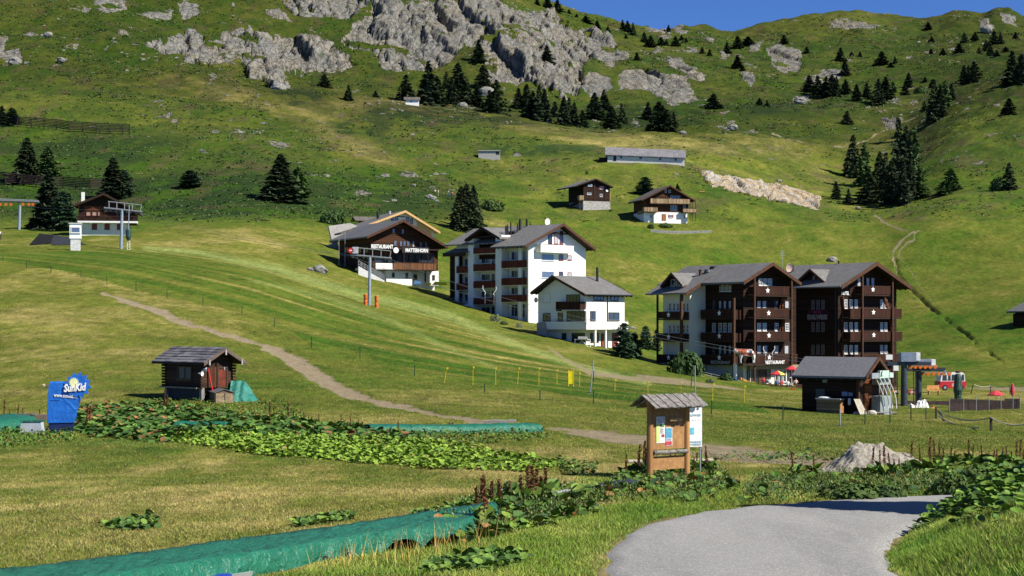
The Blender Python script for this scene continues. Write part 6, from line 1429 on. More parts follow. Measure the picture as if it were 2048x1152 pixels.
def conveyor():
    n = len(CF); t = np.arange(n)/n; rows = []
    zf = zbase0(CF[:,0], CF[:,1]); zn = zbase0(CN[:,0], CN[:,1])
    s = np.arange(n)*0.12
    lift = np.clip(fbm(s*0.55, s*0+1, 3, 301), -0.2, 1)*0.30
    wr = lambda k, f=1.0: 0.05*fbm(s*2.2*f, s*0+k, 3, 310+k)
    def row(P_, z): rows.append(np.c_[P_, z])
    row(CF-_dn*0.10, zf-0.05); row(CF-_dn*0.02, zf+_CH-0.05+wr(0)*0.3); row(CF+_dn*0.05, zf+_CH+wr(1)*0.3)
    for k in range(1, 6): row(CF+(CN-CF)*k/6, zf+(zn-zf)*k/6+_CH-0.015*math.sin(k/6*3.14)+wr(1+k)*0.45)
    row(CN-_dn*0.05, zn+_CH+wr(8)*0.4); row(CN+_dn*0.03, zn+_CH-0.06+wr(9)*0.6)
    for k in range(1, 7):
        f = k/6; out = 0.06+0.13*np.sin(f*2.4)+1.6*wr(10, 0.7)*f*1.8 + 0.05*np.sin(s*6+4*fbm(s*.6, s*0+f*1.5, 2, 330))*f + 0.10*fbm(s*1.1+f*1.2, s*0+f*2.0, 3, 331)*f
        row(CN+_dn*out[:, None], zn + (_CH-0.06)*(1-f) + f*lift*0.9 - 0.02*f)
    V = np.stack(rows, 1); m = V.shape[1]; V[:, :, 2] -= (_CH+0.05)*sstep(n-9, n-1, np.arange(n))[:, None]; V = V.reshape(-1, 3); i = np.arange(n*m).reshape(n, m)
    q = np.stack([i[:-1,:-1].ravel(), i[:-1,1:].ravel(), i[1:,1:].ravel(), i[1:,:-1].ravel()], 1)
    o = obj('covered_conveyor', np_mesh('covered_conveyor', V, q, TARP, smooth=True)); tag(o, 'long low conveyor under a green tarpaulin running across the front lawn', 'conveyor')
    # seam stitches and tie holes
    for k in (40, 63, 66, 96, 101, 150, 153): 
        p = CF[k]+(CN[k]-CF[k])*0.45; MB().box(-.09, .09, -.02, .02, 0, .012).build('slot', BLACK, o).location = (p[0], p[1], zf[k]+_CH+.012)
    b = MB(); k = 100; p = CN[k]+_dn[k]*0.28; zz = zn[k]
    d = CN[k+12]-CN[k]; d /= np.linalg.norm(d)
    for j in range(9): 
        a = p+d*(j*0.09-0.3); a2 = p+d*((j+1)*0.09-0.3); hh = 0.03+0.05*math.sin(j*0.45)
        b.bar((a[0], a[1], zz+hh), (a2[0], a2[1], zz+0.03+0.05*math.sin((j+1)*.45)), 0.11, 0.08)
    tag(b.build('folded_bag', M('blue_fabric', (0.02, 0.06, 0.42), 0.6)), 'blue fabric roll poking out under the green cover in front', 'bag')
    MB().prism([(0,0),(.22,.02),(.27,.15),(.04,.12)], 'y', 0, .02).build('stone_slab', M('pale_stone', (.5,.5,.48), .9)).matrix_world = Matrix.Translation((p[0]+.12, p[1]-.12, zz+.02))
    tag(bpy.data.objects['stone_slab'], 'small pale slab beside the blue fabric roll', 'slab')
    for j, kk in enumerate((147, 158)):
        q_ = CN[kk]+_dn[kk]*0.30; h = MB()
        for a in range(8): 
            t0, t1 = a*0.5, (a+1)*0.5; h.tube((q_[0]+.05*math.cos(t0), q_[1], zn[kk]+.05+.06*math.sin(t0)), (q_[0]+.05*math.cos(t1), q_[1], zn[kk]+.05+.06*math.sin(t1)), .012, .012, 6)
        tag(h.build('rope_hook', METALD), ['left', 'right'][j]+' one of two grey hooks at the foot of the green cover', 'hook', 'hooks on the green cover')
    # grey equipment box and black mat at the far end
    x, Y, z = Gh(1012, 1004); o = empty('conveyor_drive', (x, Y, z), R(-4), 'weathered grey drive box at the end of the green cover', 'machine')
    MB().box(-0.1, 1.25, 0, 0.5, -.1, 0.14).build('box', M('weathered_grey', (.33,.32,.34), .8, var=.15), o); MB().box(-.15, 1.3, -.06, .56, .142, .19).build('lid', M('grey_lid', (.42,.41,.43), .7), o)
    MB().box(.05, .35, -.02, -.003, .0, .11).build('opening', BLACK, o)
    x, Y, z = Gh(1190, 984); o = MB().prism([(0,0),(1.0,0),(1.0,.16),(.7,.2),(.1,.10)], 'y', 0, .9).build('rubber_mat', M('black_rubber', (.03,.035,.05), .6)); o.location = (x, Y, z); tag(o, 'dark folded rubber mat lying left of the notice board', 'mat')

def loft_cover(name, label, pts, h, w, mat=TARP, cat='conveyor'):
    g = _curve([Gh(u, v)[:2] for u, v in pts], 60); d = np.gradient(g, axis=0); d /= np.linalg.norm(d, axis=1)[:, None]; nn = np.c_[d[:,1], -d[:,0]]
    z = zbase0(g[:,0], g[:,1]); s = np.arange(60)*0.3; rows = []
    for k, (o_, hh) in enumerate(((-.55, 0), (-.5, .9), (-.3, 1.0), (0, 1.05), (.3, 1.0), (.5, .85), (.62, .35), (.6, 0))): rows.append(np.c_[g+nn*w*o_, z+h*hh+0.04*fbm(s*1.5, s*0+k, 2, 400)*(0 < k < 7)-0.02])
    V = np.stack(rows, 1); m = V.shape[1]; V = V.reshape(-1, 3); i = np.arange(60*m).reshape(60, m)
    q = np.stack([i[:-1,:-1].ravel(), i[:-1,1:].ravel(), i[1:,1:].ravel(), i[1:,:-1].ravel()], 1)
    return tag(obj(name, np_mesh(name, V, q, mat, smooth=True)), label, cat)
def far_conveyor():
    loft_cover('covered_conveyor', 'thin strip of green tarpaulin along the back of the leafy band', [(735,866),(900,866),(1068,862)], .34, .9)
    loft_cover('covered_conveyor', 'short green tarpaulin strip among leaves below the log hut', [(355,856),(460,858)], .28, .8)
    loft_cover('tarpaulin', 'green tarpaulin spread at the far left below the blue cover', [(-60,862),(0,858),(42,846)], .42, 1.6, cat='tarpaulin')
    x, Y, z = Gh(965, 860); o = empty('timber_stack', (x, Y, z), 0, 'grey timber slabs lying on the green strip', 'timber')
    for k in range(4): MB().box(k*.36, k*.36+.34, 0, .4, .30+.02*(k % 2), .40+.02*(k % 2)).build('slab', M('silver_timber', (.33,.31,.28), .9, var=.25, scale=8), o)
    x, Y, z = Gh(900, 864); o = MB().tube((0,0,0),(0,0,.42),.04).tube((.12,0,0),(.12,0,.42),.04).bar((-.05,0,.3),(.17,0,.3),.04,.06).build('clamp_post', METALD); o.location = (x, Y-.45, z); tag(o, 'pair of short dark posts against the green strip', 'post')
    # dark slabs and grey box left of the blue cover
    x, Y, z = Gh(28, 850); o = empty('slab_stack', (x, Y, z), R(8), 'dark board and brown block lying left of the blue cover', 'boards')
    MB().prism([(0,.34),(.75,.40),(.7,.46),(.05,.42)], 'y', 0, .9).build('board', M('dark_board', (.10,.085,.08), .8), o); MB().box(.8, 1.3, .1, .8, .2, .40).build('block', M('brown_block', (.16,.12,.10), .8), o)
    x, Y, z = Gh(39, 868); o = empty('grey_chest', (x, Y, z), R(4), 'light grey chest half hidden in weeds left of the blue cover', 'chest')
    MB().prism([(0,0),(.84,0),(.78,.46),(.06,.44)], 'y', 0, .5).build('body', M('galv_grey', (.42,.46,.52), .6, var=.1), o); MB().box(.03, .82, -.03, .53, .462, .50).build('lid', TARP, o)
def blue_cover():
    x, Y, z = Gh(96, 866); o = empty('covered_machine', (x, Y, z), R(10), 'conveyor end station wrapped in a blue printed cover', 'covered machine')
    k = Y/F; BL = tarp_mat('blue_cover', (0.008, 0.105, 0.46), (0.012, 0.15, 0.58), 0.15); DB = M('dark_blue_base', (.008,.02,.09), .6)
    H = lambda v: (866-v)*k; X = lambda u: (u-96)*k/math.cos(R(10))
    MB().box(X(97), X(143), 0.04, .8, 0, H(847)).build('base', DB, o)
    # wrinkled body: front outline lofted backwards
    out = [(X(94), H(847)), (X(145), H(847)), (X(150), H(822)), (X(156), H(800)), (X(150), H(768)), (X(135), H(764.5)), (X(99), H(764.5)), (X(97), H(770)), (X(95), H(800))]
    out2 = []
    for i in range(len(out)):
        a, b_ = out[i], out[(i+1) % len(out)]
        for j in range(4): out2.append((a[0]+(b_[0]-a[0])*j/4, a[1]+(b_[1]-a[1])*j/4))
    n = len(out2); rng = random.Random(3); V = []; Fc = []
    for q, (yy, sc) in enumerate(((0.0, .97), (0.05, 1.0), (.45, 1.01), (.85, 1.0), (.9, .96))):
        cx, cz = X(122), H(806)
        for (a, c) in out2: V.append((cx+(a-cx)*sc+rng.uniform(-.008, .008), yy+rng.uniform(-.008, .008), cz+(c-cz)*sc+rng.uniform(-.006, .006)))
    for q in range(4):
        for i in range(n): Fc.append((q*n+i, q*n+(i+1) % n, (q+1)*n+(i+1) % n, (q+1)*n+i))
    Fc.append(tuple(range(n-1, -1, -1))); Fc.append(tuple(range(4*n, 5*n)))
    body = MB().add(V, Fc).build('cover', BL, o)
    cx, cz, r = X(153), H(771), 25*k
    sun = MB().prism([(cx+px, cz+pz) for px, pz in star_poly(r*1.08, r*0.80, 12, 0.35)], 'y', -.04, .14).build('spiked_sign', BL, o)
    WT = M('white_print', (.85,.85,.83), .5); YT = M('pale_yellow_print', (.80,.80,.42), .5)
    sx, sz = X(145.5), H(765); MB().prism([(sx+px, sz+pz) for px, pz in star_poly(10.5*k, 7.2*k, 15)], 'y', -.062, -.046).build('sun_emblem', YT, sun)
    def txt(s, u0, u1, v0, v1, y, rot=0, bold=.02, shear=0):
        t = obj('lettering', text_mesh(s, (X(u1)-X(u0)), (v1-v0)*k, .012, WT, bold=bold, shear=shear), o); t.location = ((X(u0)+X(u1))/2, y, H((v0+v1)/2)); t.rotation_euler = (0, rot, 0)
    txt('SunKid', 126, 170, 767, 783, -.078, R(-4), .04, .25); txt('www.sunkid.at', 107, 151, 788, 795.5, -.022, R(5), .015)
    MB().box(X(100), X(118), -.012, -.004, H(801.5), H(800.8)).build('seam', DB, o)
    MB().lathe([(0,-.05),(.06,-.03),(.07,.03),(0,.06)], 10, (X(87), .1, H(771))).build('lamp', M('lamp_cream', (.6,.5,.35), .4), o)
    MB().tube((X(88), .1, H(772)), (X(96), .1, H(776)), .015).build('lamp_arm', METALD, o)

def log_hut():
    b = Bld('log_hut', 'tiny dark log hut with slab roof and loudspeakers beside the dirt path', 'hut', 403, 803, None, 45)
    W = b.fr(465, 760)[0]; D = b.sd(330, 760)[0]; oh = -.55; t = .10
    WD = Mstripe('hut_logs', (.055,.028,.016), 'z', .16, .12, .3, var=.35, stretch=(.5,.5,5)); WR = Mstripe('hut_boards', (.10,.035,.016), 'x', .14, .1, .3, var=.35, stretch=(5,5,.5))
    xl, zl = b.fr(408, 724, oh); xa, za = b.fr(453, 696, oh); xr, zr = b.fr(492, 727, oh); xa = (xl+xr)/2; zl = zr = (zl+zr)/2
    zs = b.fr(403, 776)[1]; zw = lambda x: (zl+(x-xl)*(za-zl)/(xa-xl) if x < xa else zr+(xr-x)*(za-zr)/(xr-xa))-t-.05
    yb = b.sd(345, 694, xa)[0]
    MB().prism(wall_pent(0, W, zs, zw(0), xa, zw(xa), zw(W)), 'y', 0, D).build('wall', WD, b.root)
    for (xx, yy) in ((-.04, -.04), (W+.04, -.04), (-.04, D+.04)):
        m = MB()
        for k in range(int((zw(0)-zs)/.16)): m.box(xx-.10, xx+.10, yy-.10, yy+.10, zs+k*.16+.02, zs+k*.16+.14)
        m.build('corner_logs', WD, b.root)
    ft = M('grey_post', (.24,.22,.20), .9, var=.2)
    for (xx, yy) in ((.1, .1), (W-.1, .1), (.1, D-.1), (W-.1, D-.1)): MB().box(xx-.1, xx+.1, yy-.1, yy+.1, -.6, zs-.003).build('foot', ft, b.root)
    MB().box(-.28, -.003, .1, D+.2, zs-.05, zs+.02).build('ledge', M('pale_plank', (.30,.25,.17), .8, var=.2), b.root)
    MB().box(.1, W-.1, .3, D-.3, -.5, zs-.06).build('plinth', BLACK, b.root)
    ro = MB(); SL = Mstripe('stone_slabs', (.155,.15,.165), 'z', .17, .0, .5, axis2='y', period2=.55, var=.3, rough=.7)
    # slab courses, each overlapping the one below, thick enough to throw a line of shade
    for side, (ex, ez) in enumerate(((xl, zl), (xr, zr))):
        nC = 6
        for k in range(nC):
            f0, f1 = k/nC, (k+1.12)/nC; f1 = min(f1, 1.0); n = 7
            for j in range(n):
                ya = oh+(yb-oh)*j/n+.008; yb_ = oh+(yb-oh)*(j+1)/n-.008; o_ = random.uniform(-.012, .012)+k*.004
                A = (ex+(xa-ex)*f0, ez+(za-ez)*f0); B = (ex+(xa-ex)*f1, ez+(za-ez)*f1-.025)
                ro.prism([(A[0], A[1]+.06+o_), (B[0], B[1]+.06+o_), (B[0], B[1]+.015+o_), (A[0], A[1]+.015+o_)], 'y', ya+(.15 if k % 2 else 0)*((yb-oh)/n if 0 < j else 0)*.0, yb_)
    r = ro.build('roof', SL, b.root)
    poly = [(xl, zl), (xa, za), (xr, zr), (xr, zr-t), (xa, za-t), (xl, zl-t)]; MB().prism(poly, 'y', oh+.02, yb-.02).build('roof_boards', BEAMDK, r)
    q = [(xl-.02, zl-.01), (xa, za-.01), (xr+.02, zr-.01), (xr+.02, zr-.17), (xa, za-.17), (xl-.02, zl-.17)]; MB().prism(q, 'y', oh-.05, oh-.003).build('bargeboard', M('grey_barge', (.13,.09,.07), .8), r)
    for xx, zz in ((xl+.32, zl+.14), (xa, za-.12), (xr-.32, zr+.14)): MB().box(xx-.045, xx+.045, oh-.10, oh-.053, zz-.26, zz+.04).build('purlin_end', M('silver_purlin', (.36,.33,.32), .9), r)
    b.window('s', 0, 357, 733, 384, 759, gmat=M('dull_glass', (.06,.055,.04), .3), fmat=M('window_wood', (.12,.07,.03), .7), nx=1, fw=.05)
    b.door('f', 0, 436, 737, 451, 774, M('red_brown_door', (.16,.03,.012), .6, var=.3))
    b.slab('plank_wall', 'f', 0, 415, 735, 434, 775, .003, .03, WR)
    hs = []
    for j, (u, v, ang) in enumerate(((402, 747, 0), (410.5, 739, 40))):
        x, zz = b.fr(u, v, -.30); h = empty('loudspeaker', b.root.location, b.root.rotation_euler.z, ['lower', 'upper'][j]+' white horn loudspeaker on the corner of the log hut', 'loudspeaker', 'loudspeakers on the log hut')
        Mx = Matrix.Translation((x, -.25, zz)) @ Matrix.Rotation(R(25+ang), 4, 'Z') @ Matrix.Rotation(R(90), 4, 'X')
        MB().lathe([(.03,-.18),(.04,-.05),(.08,.05),(.135,.11),(.145,.115),(.12,.10),(.05,-.02),(.05,.04),(0,.05)], 18).xf(Mx).build('horn', WPAINT, h)
        MB().lathe([(0,-.2),(.05,-.19),(.05,-.10),(.0,-.09)], 12).xf(Mx).build('driver', METALD, h)
    x0, z0 = b.fr(422, 774, -.12); x1, z1 = b.fr(416.5, 738, -.06); p = empty('red_pole', b.root.location, b.root.rotation_euler.z, 'bright red pole leaning against the log hut wall', 'pole'); MB().tube((x0, -.3, z0-.3), (x1, -.06, z1), .032, .032).build('shaft', REDP, p); MB().tube((x1, -.06, z1), (x1, -.055, z1+.05), .022, .01).build('tip', BLACK, p)
    # little gabled crate in front
    c = Bld('storage_box', 'low gabled wooden box with two doors in front of the log hut', 'box', 430, 810, b.O.y-1.1, 20)
    W = c.fr(468, 800)[0]; hz = c.fr(430, 786)[1]; ha = c.fr(450, 779.5)[1]; D = c.sd(392, 795)[0]; D = min(D, 2.2)
    MB().prism([(0,0),(W,0),(W,hz),(W/2,ha),(0,hz)], 'y', 0, D).build('body', M('box_boards', (.17,.12,.075), .9, var=.35, scale=5), c.root)
    MB().prism([(-.05,hz-.01),(W/2,ha+.01),(W+.05,hz-.01),(W+.05,hz+.035),(W/2,ha+.055),(-.05,hz+.035)], 'y', -.06, D+.05).build('lid', M('grey_tin', (.12,.125,.14), .5), c.root)
    for a, e in ((.04, W/2-.03), (W/2+.03, W-.04)): MB().box(a, e, -.03, -.003, .03, hz-.02).build('door', M('sunlit_boards', (.32,.24,.15), .9, var=.3, scale=6), c.root)
    # green net
    x, Y, z = Gh(468, 800); o = MB(); nx, ny = 14, 10; V = []; Fc = []; k = Y/F
    for i in range(nx+1):
        for j in range(ny+1):
            s, tt = i/nx, j/ny; top = (768+tt*0) if s < .45 else 768+(s-.45)/.55*52
            uu = 464+s*62; zz = (808-top)*k*(1-tt)**.9*1.0 + .05*math.sin(i*2.1+j*1.3)*(0 < tt < 1)
            gx, gy = (uu-U0)/F*Y, Y-.2-tt*1.2+.1*math.sin(i*1.7); V.append((gx, gy, zbase0(np.array([gx]), np.array([gy]))[0]-.02+max(0, zz)))
    for i in range(nx):
        for j in range(ny): a = i*(ny+1)+j; Fc.append((a, a+1, a+ny+2, a+ny+1))
    tag(o.add(V, Fc).build('safety_net', NET, smooth=True), 'heap of turquoise safety net draped beside the log hut', 'net')

def lift_shed():
    b = Bld('lift_shed', 'dark timber lift hut with grey tiled roof and a service counter', 'shed', 1715, 828, None, 50)
    W = b.fr(1776, 790)[0]; D = b.sd(1604, 790)[0]; oh = -.9; t = .14
    xl, zl = b.fr(1731, 754, oh); xr, zr = b.fr(1783, 751, oh); xa, za = b.fr(1757.5, 714.6, oh); zl = zr = (zl+zr)/2; xa = (xl+xr)/2
    zw = lambda x: (zl+(x-xl)*(za-zl)/(xa-xl) if x < xa else zr+(xr-x)*(za-zr)/(xr-xa))-t-.11
    yb = b.sd(1610, 712, xa)[0]
    MB().prism(wall_pent(0, W, -.5, zw(0), xa, zw(xa), zw(W)), 'y', .0, D).build('wall', WOOD_DK, b.root)
    n = NT('diamond_slates'); c = n.coord(); x = n.sep(c); v = n.voro(n.scalev(c, (1, 1, 1.6)), 5.5, 'F1', 'Distance', .25)
    col = n.mix(n.ramp(n.noise(c, 5, 4, .7), .3, .7), (.19,.19,.20), (.12,.12,.13)); col = n.mix(n.ramp(v, .10, .16, 1, 0), col, (.03,.03,.035)); m_ = n.fin(col, .55, 0, .5)
    b.gable([(xl, zl), (xa, za), (xr, zr)], oh, yb, t, m_, bh=.22)
    b.slab('hatch', 's', 0, 1632, 778, 1650, 795, .003, .05, M('dim_hatch', (.06,.06,.07), .3)); b.slab('plaque', 's', 0, 1645.5, 759, 1654, 765, .003, .04, M('pale_plaque', (.3,.35,.33), .5))
    b.slab('notice', 's', 0, 1684, 783.5, 1695, 792, .003, .03, M('blue_paper', (.22,.27,.45), .5)); b.slab('notice', 's', 0, 1697, 785, 1705.5, 792, .003, .03, M('blue_paper', (.22,.27,.45), .5))
    b.post(-.1, -.1, -.3, zw(0), .2, BEAM); b.slab('door', 'f', 0, 1728, 758, 1742, 822, .004, .05, WOOD_RD)
    O = b.root
    def child_thing(name, label, cat): return empty(name, O.location, O.rotation_euler.z, label, cat)
    a0, a1, z0, z1 = b.rect('s', -1.0, 1633, 799, 1680, 826)
    cn = child_thing('service_counter', 'plank counter with a pale top in front of the lift hut', 'counter')
    MB().box(-1.0, -.93, a0, a1, -.1, z1).build('front', Mstripe('counter_planks', (.26,.17,.10), 'z', .13, .1, .3, var=.35, stretch=(3,.7,5)), cn); MB().box(-1.08, -.45, a0-.08, a1+.08, z1+.003, z1+.07).build('top', M('pale_top', (.5,.47,.42), .6), cn)
    MB().box(-.93, -.45, a0, a0+.06, -.1, z1).build('side_panel', M('orange_plank', (.40,.19,.08), .8), cn)
    MB().box(-.93, -.45, a1-.06, a1, -.1, z1).build('side_panel', BEAM, cn)
    x, z = -.95, z1
    cl = MB().lathe([(0,0),(.3,.01),(.32,.06),(.2,.12),(0,.14)], 12).xf(Matrix.Diagonal((.8, 1.6, 1, 1))).build('cloth', WPAINT); cl.matrix_world = Matrix.Translation(O.location) @ Matrix.Rotation(b.th, 4, 'Z') @ Matrix.Translation((-.8, (a0+a1)/2+.4, z1+.07)); tag(cl, 'crumpled white cloth lying on the hut counter', 'cloth')
    y, zz = b.sd(1698, 810, -.2); tk = child_thing('gas_bottle', 'white cylinder hanging on the dark hut wall right of the counter', 'cylinder'); MB().lathe([(0,0),(.1,0),(.11,.03),(.11,.42),(.07,.47),(0,.48)], 14, (-.14, y, zz)).build('body', WPAINT, tk); MB().tube((-.14, y, zz+.47), (-.14, y, zz+.54), .03).build('valve', METALD, tk)
    x0, z0 = b.fr(1719, 829, -.7); x1 = b.fr(1733, 829, -.7)[0]; lb = child_thing('leaning_board', 'pale plywood sheet leaning at the corner of the lift hut', 'board')
    MB().add([(x0,-.75,z0),(x1,-.75,z0),(x1-.1,-.25,z0+1.05),(x0,-.25,z0+1.08),(x0,-.72,z0),(x1,-.72,z0),(x1-.1,-.22,z0+1.05),(x0,-.22,z0+1.08)], [(0,1,2,3),(7,6,5,4),(0,4,5,1),(1,5,6,2),(2,6,7,3),(3,7,4,0)]).build('sheet', M('plywood', (.36,.33,.27), .8), lb)
    for j, (u, v, s) in enumerate(((1715, 831, .26), (1744, 829, .28))): boulder(u, v, s*2, ['round pale stone at the near corner of the lift hut', 'pale stone right of the leaning plywood sheet'][j], M('pale_boulder', (.5,.47,.4), .9), Y=b.O.y-.5)
    # towing machine with four bent tubes, sign boxes
    mc = child_thing('lift_gate', 'grey lift control cabinet with four white bent tubes beside the hut', 'lift gate')
    x0, z0 = b.fr(1743, 822, -.2); x1, z1 = b.fr(1765, 758, -.2); MB().box(x0, x1, -.9, -.2, -.3, (z0+z1)/2-.05).build('cabinet', M('cabinet_grey', (.28,.32,.32), .5, .1), mc)
    MB().box(x0, x1, -.85, -.25, (z0+z1)/2+.75, z1+.15).build('head', M('cabinet_grey', (.28,.32,.32), .5, .1), mc)
    for q in range(4): MB().box(x0+(x1-x0)*q/3-.03, x0+(x1-x0)*q/3+.03, -.85, -.79, (z0+z1)/2-.047, (z0+z1)/2+.747).build('bar', METAL, mc)
    for q in range(4):
        pts = []; 
        for s in range(9):
            f = s/8; uu = 1752+q*8 + 17*math.sin(f*1.75)**1.0; vv = 757+f*60; xx, z_ = b.fr(uu, vv, -1.0-q*.25); pts.append((xx, -1.0-q*.25, z_))
        MB().path(pts, .035, 6).build('bent_tube', WPAINT, mc)
    for (u0, u1, v0, v1, m) in ((1739, 1754, 746, 757, METAL), (1755, 1773, 741, 756, M('pale_green_sign', (.45,.58,.52), .5)), (1774, 1782, 745, 755, M('pale_green_sign', (.45,.58,.52), .5))): b.slab('sign_box', 'f', -1.0, u0, v0, u1, v1, 0, .2, m, parent=mc)
    MB().prism([(0,0),(.12,.35),(.3,.42),(.2,.12),(.34,.05)], 'y', 0, .01).xf(Matrix.Translation((b.fr(1764, 753, -1.25)[0]-.15, -1.22, b.fr(1764, 753, -1.25)[1]-.02))).build('pictogram', METALD, mc)
    return b

def lift_station():
    Y = 122*S; k = Y/F
    o = empty('lift_station', P(1808, 822, Y), 0, 'dark steel drag lift station with two columns and grey motor boxes', 'lift station'); D = M('dark_blue_steel', (.045,.06,.075), .5, .2, var=.2)
    X = lambda u: (u-1808)*k; H = lambda v: (822-v)*k
    mc = M('mottled_steel', (.05,.065,.08), .5, .2, col2=(.05,.065,.08))
    for u, vb, r in ((1808, 824, 6), (1846, 812, 5.5)): MB().tube((X(u), 0 if u < 1820 else 1.5, H(vb)-.3), (X(u), 0 if u < 1820 else 1.5, H(731)), r*k*1.15, r*k, 18).build('column', D, o)
    MB().box(X(1769), X(1860), -.35, .35, H(731), H(723.5)).build('beam', D, o); MB().box(X(1812), X(1898), 1.2, 1.8, H(743.5), H(736)).build('beam', D, o)
    bx = M('motor_box', (.22,.27,.36), .5, .1); wl = M('motor_box_light', (.75,.76,.78), .5)
    MB().box(X(1800), X(1830), -.5, .6, H(723), H(705)).build('motor_box', bx, o); MB().box(X(1830)+.004, X(1838), -.5, .6, H(721), H(705)).build('motor_box', wl, o)
    MB().box(X(1842), X(1869), 1.0, 1.9, H(731), H(719)).build('motor_box', bx, o); MB().box(X(1869)+.004, X(1877), 1.0, 1.9, H(731), H(719)).build('motor_box', wl, o)
    for (u0, u1, v, y) in ((1820, 1880, 733, .8), (1852, 1917, 747.5, 2.2)):
        MB().box(X(u0), X(u1), y, y+.12, H(v), H(v-2)).build('sheave_beam', METAL, o)
        for q in range(6): uu = u0+(u1-u0)*(q+.5)/6; MB().tube((X(uu), y-.06, H(v+1.5)), (X(uu), y+.18, H(v+1.5)), .16, .16, 12).build('sheave', ORANGE, o)
    for (u, v0, v1) in ((1851, 731, 724), (1892, 748, 741), (1770, 748, 735)): MB().box(X(u)-.08, X(u)+.08, .2, .4, H(v0), H(v1)).build('bracket', METAL, o)
    for (u0, u1, v0, v1) in ((1769, 1782, 709, 719), (1784, 1794, 731, 741)): MB().box(X(u0), X(u1), -.6, -.5, H(v1), H(v0)).build('white_board', WPAINT, o)
    for (u, vb) in ((1797, 815), (1830, 815), (1834, 815)): MB().tube((X(u), .5, H(vb)), (X(u), .5, H(740)), .04).build('strut', METALD, o)
    x0 = X(1764); MB().box(X(1749), X(1816), -.5, .6, H(826), H(821)).build('platform', M('grey_plank', (.30,.29,.27), .8), o)
    # dark green wrapped pylon to the right
    w = empty('wrapped_pylon', P(1916, 830, Y*.97), 0, 'pylon wrapped in dark green sheeting with pale band near its foot', 'pylon'); kk = Y*.97/F; G2 = tarp_mat('dark_green_wrap', (.012,.045,.030), (.02,.065,.045))
    pr = [(.0, 83), (5, 82), (7, 76), (8.5, 60), (9.5, 50), (7.5, 40), (7, 26)]; MB().lathe([(r*kk, z*kk) for r, z in pr][::-1], 12).build('wrap', G2, w)
    MB().lathe([(7.2*kk, 20*kk), (7.3*kk, 27*kk)], 12).build('band', METAL, w); MB().tube((0, 0, -.4), (0, 0, 22*kk), 4.5*kk, 4.5*kk, 12).build('pole', METALD, w); MB().tube((-8*kk, 0, -.3), (-8*kk, 0, 30*kk), .03).build('stay', METALD, w)
    MB().lathe([(0, 84*kk), (5*kk, 84*kk), (5.5*kk, 88*kk), (0, 89*kk)], 12).build('cap', M('brown_cap', (.16,.07,.04), .8), w)
    # heaps of white sheet and orange net
    def heap(name, label, u0, u1, v0, v1, mat, seed, Yh):
        kq = Yh/F; r = random.Random(seed); n, m = 14, 8; V = []; Fc = []
        for i in range(n+1):
            for j in range(m+1):
                s, q = i/n, j/m; prof = (.55+.45*abs(math.sin(s*3.1*1.3+seed)))*min(1, 6*s, 6*(1-s)); 
                hh = (v1-v0)*kq*prof*math.sin(q*math.pi)**.6*(.9+.2*r.random()); V.append(((u0+(u1-u0)*s-U0)/F*Yh+r.uniform(-.02, .02), Yh-.5+q*1.0, (HZ-v1)*kq-.05+hh))
        for i in range(n):
            for j in range(m): a = i*(m+1)+j; Fc.append((a, a+m+1, a+m+2, a+1))
        tag(MB().add(V, Fc).build(name, mat, smooth=False), label, name.split('_')[-1])
    heap('white_sheet', 'crumpled white sheet dumped at the foot of the lift columns', 1815, 1862, 797, 828, tarp_mat('white_tarp', (.62,.62,.55), (.82,.82,.78)), 2, Y*.955)
    heap('orange_netting', 'heap of orange netting right of the white sheet', 1850, 1876, 812, 827, tarp_mat('orange_net', (.5,.16,.05), (.7,.35,.10)), 5, Y*.95)
    # table behind the hut
    tb = empty('bench_table', P(1770, 838, 100*S), 0, 'low grey table on thin legs in front of the lift platform', 'table'); kt = 100*S/F
    MB().box(-20*kt, 22*kt, -.3, .4, 12*kt, 14*kt).build('top', M('grey_plank', (.30,.29,.27), .8), tb)
    for xx in (-18, 20): 
        for yy in (-.25, .35): MB().box(xx*kt-.03, xx*kt+.03, yy-.03, yy+.03, -.1, 12*kt-.003).build('leg', METALD, tb)

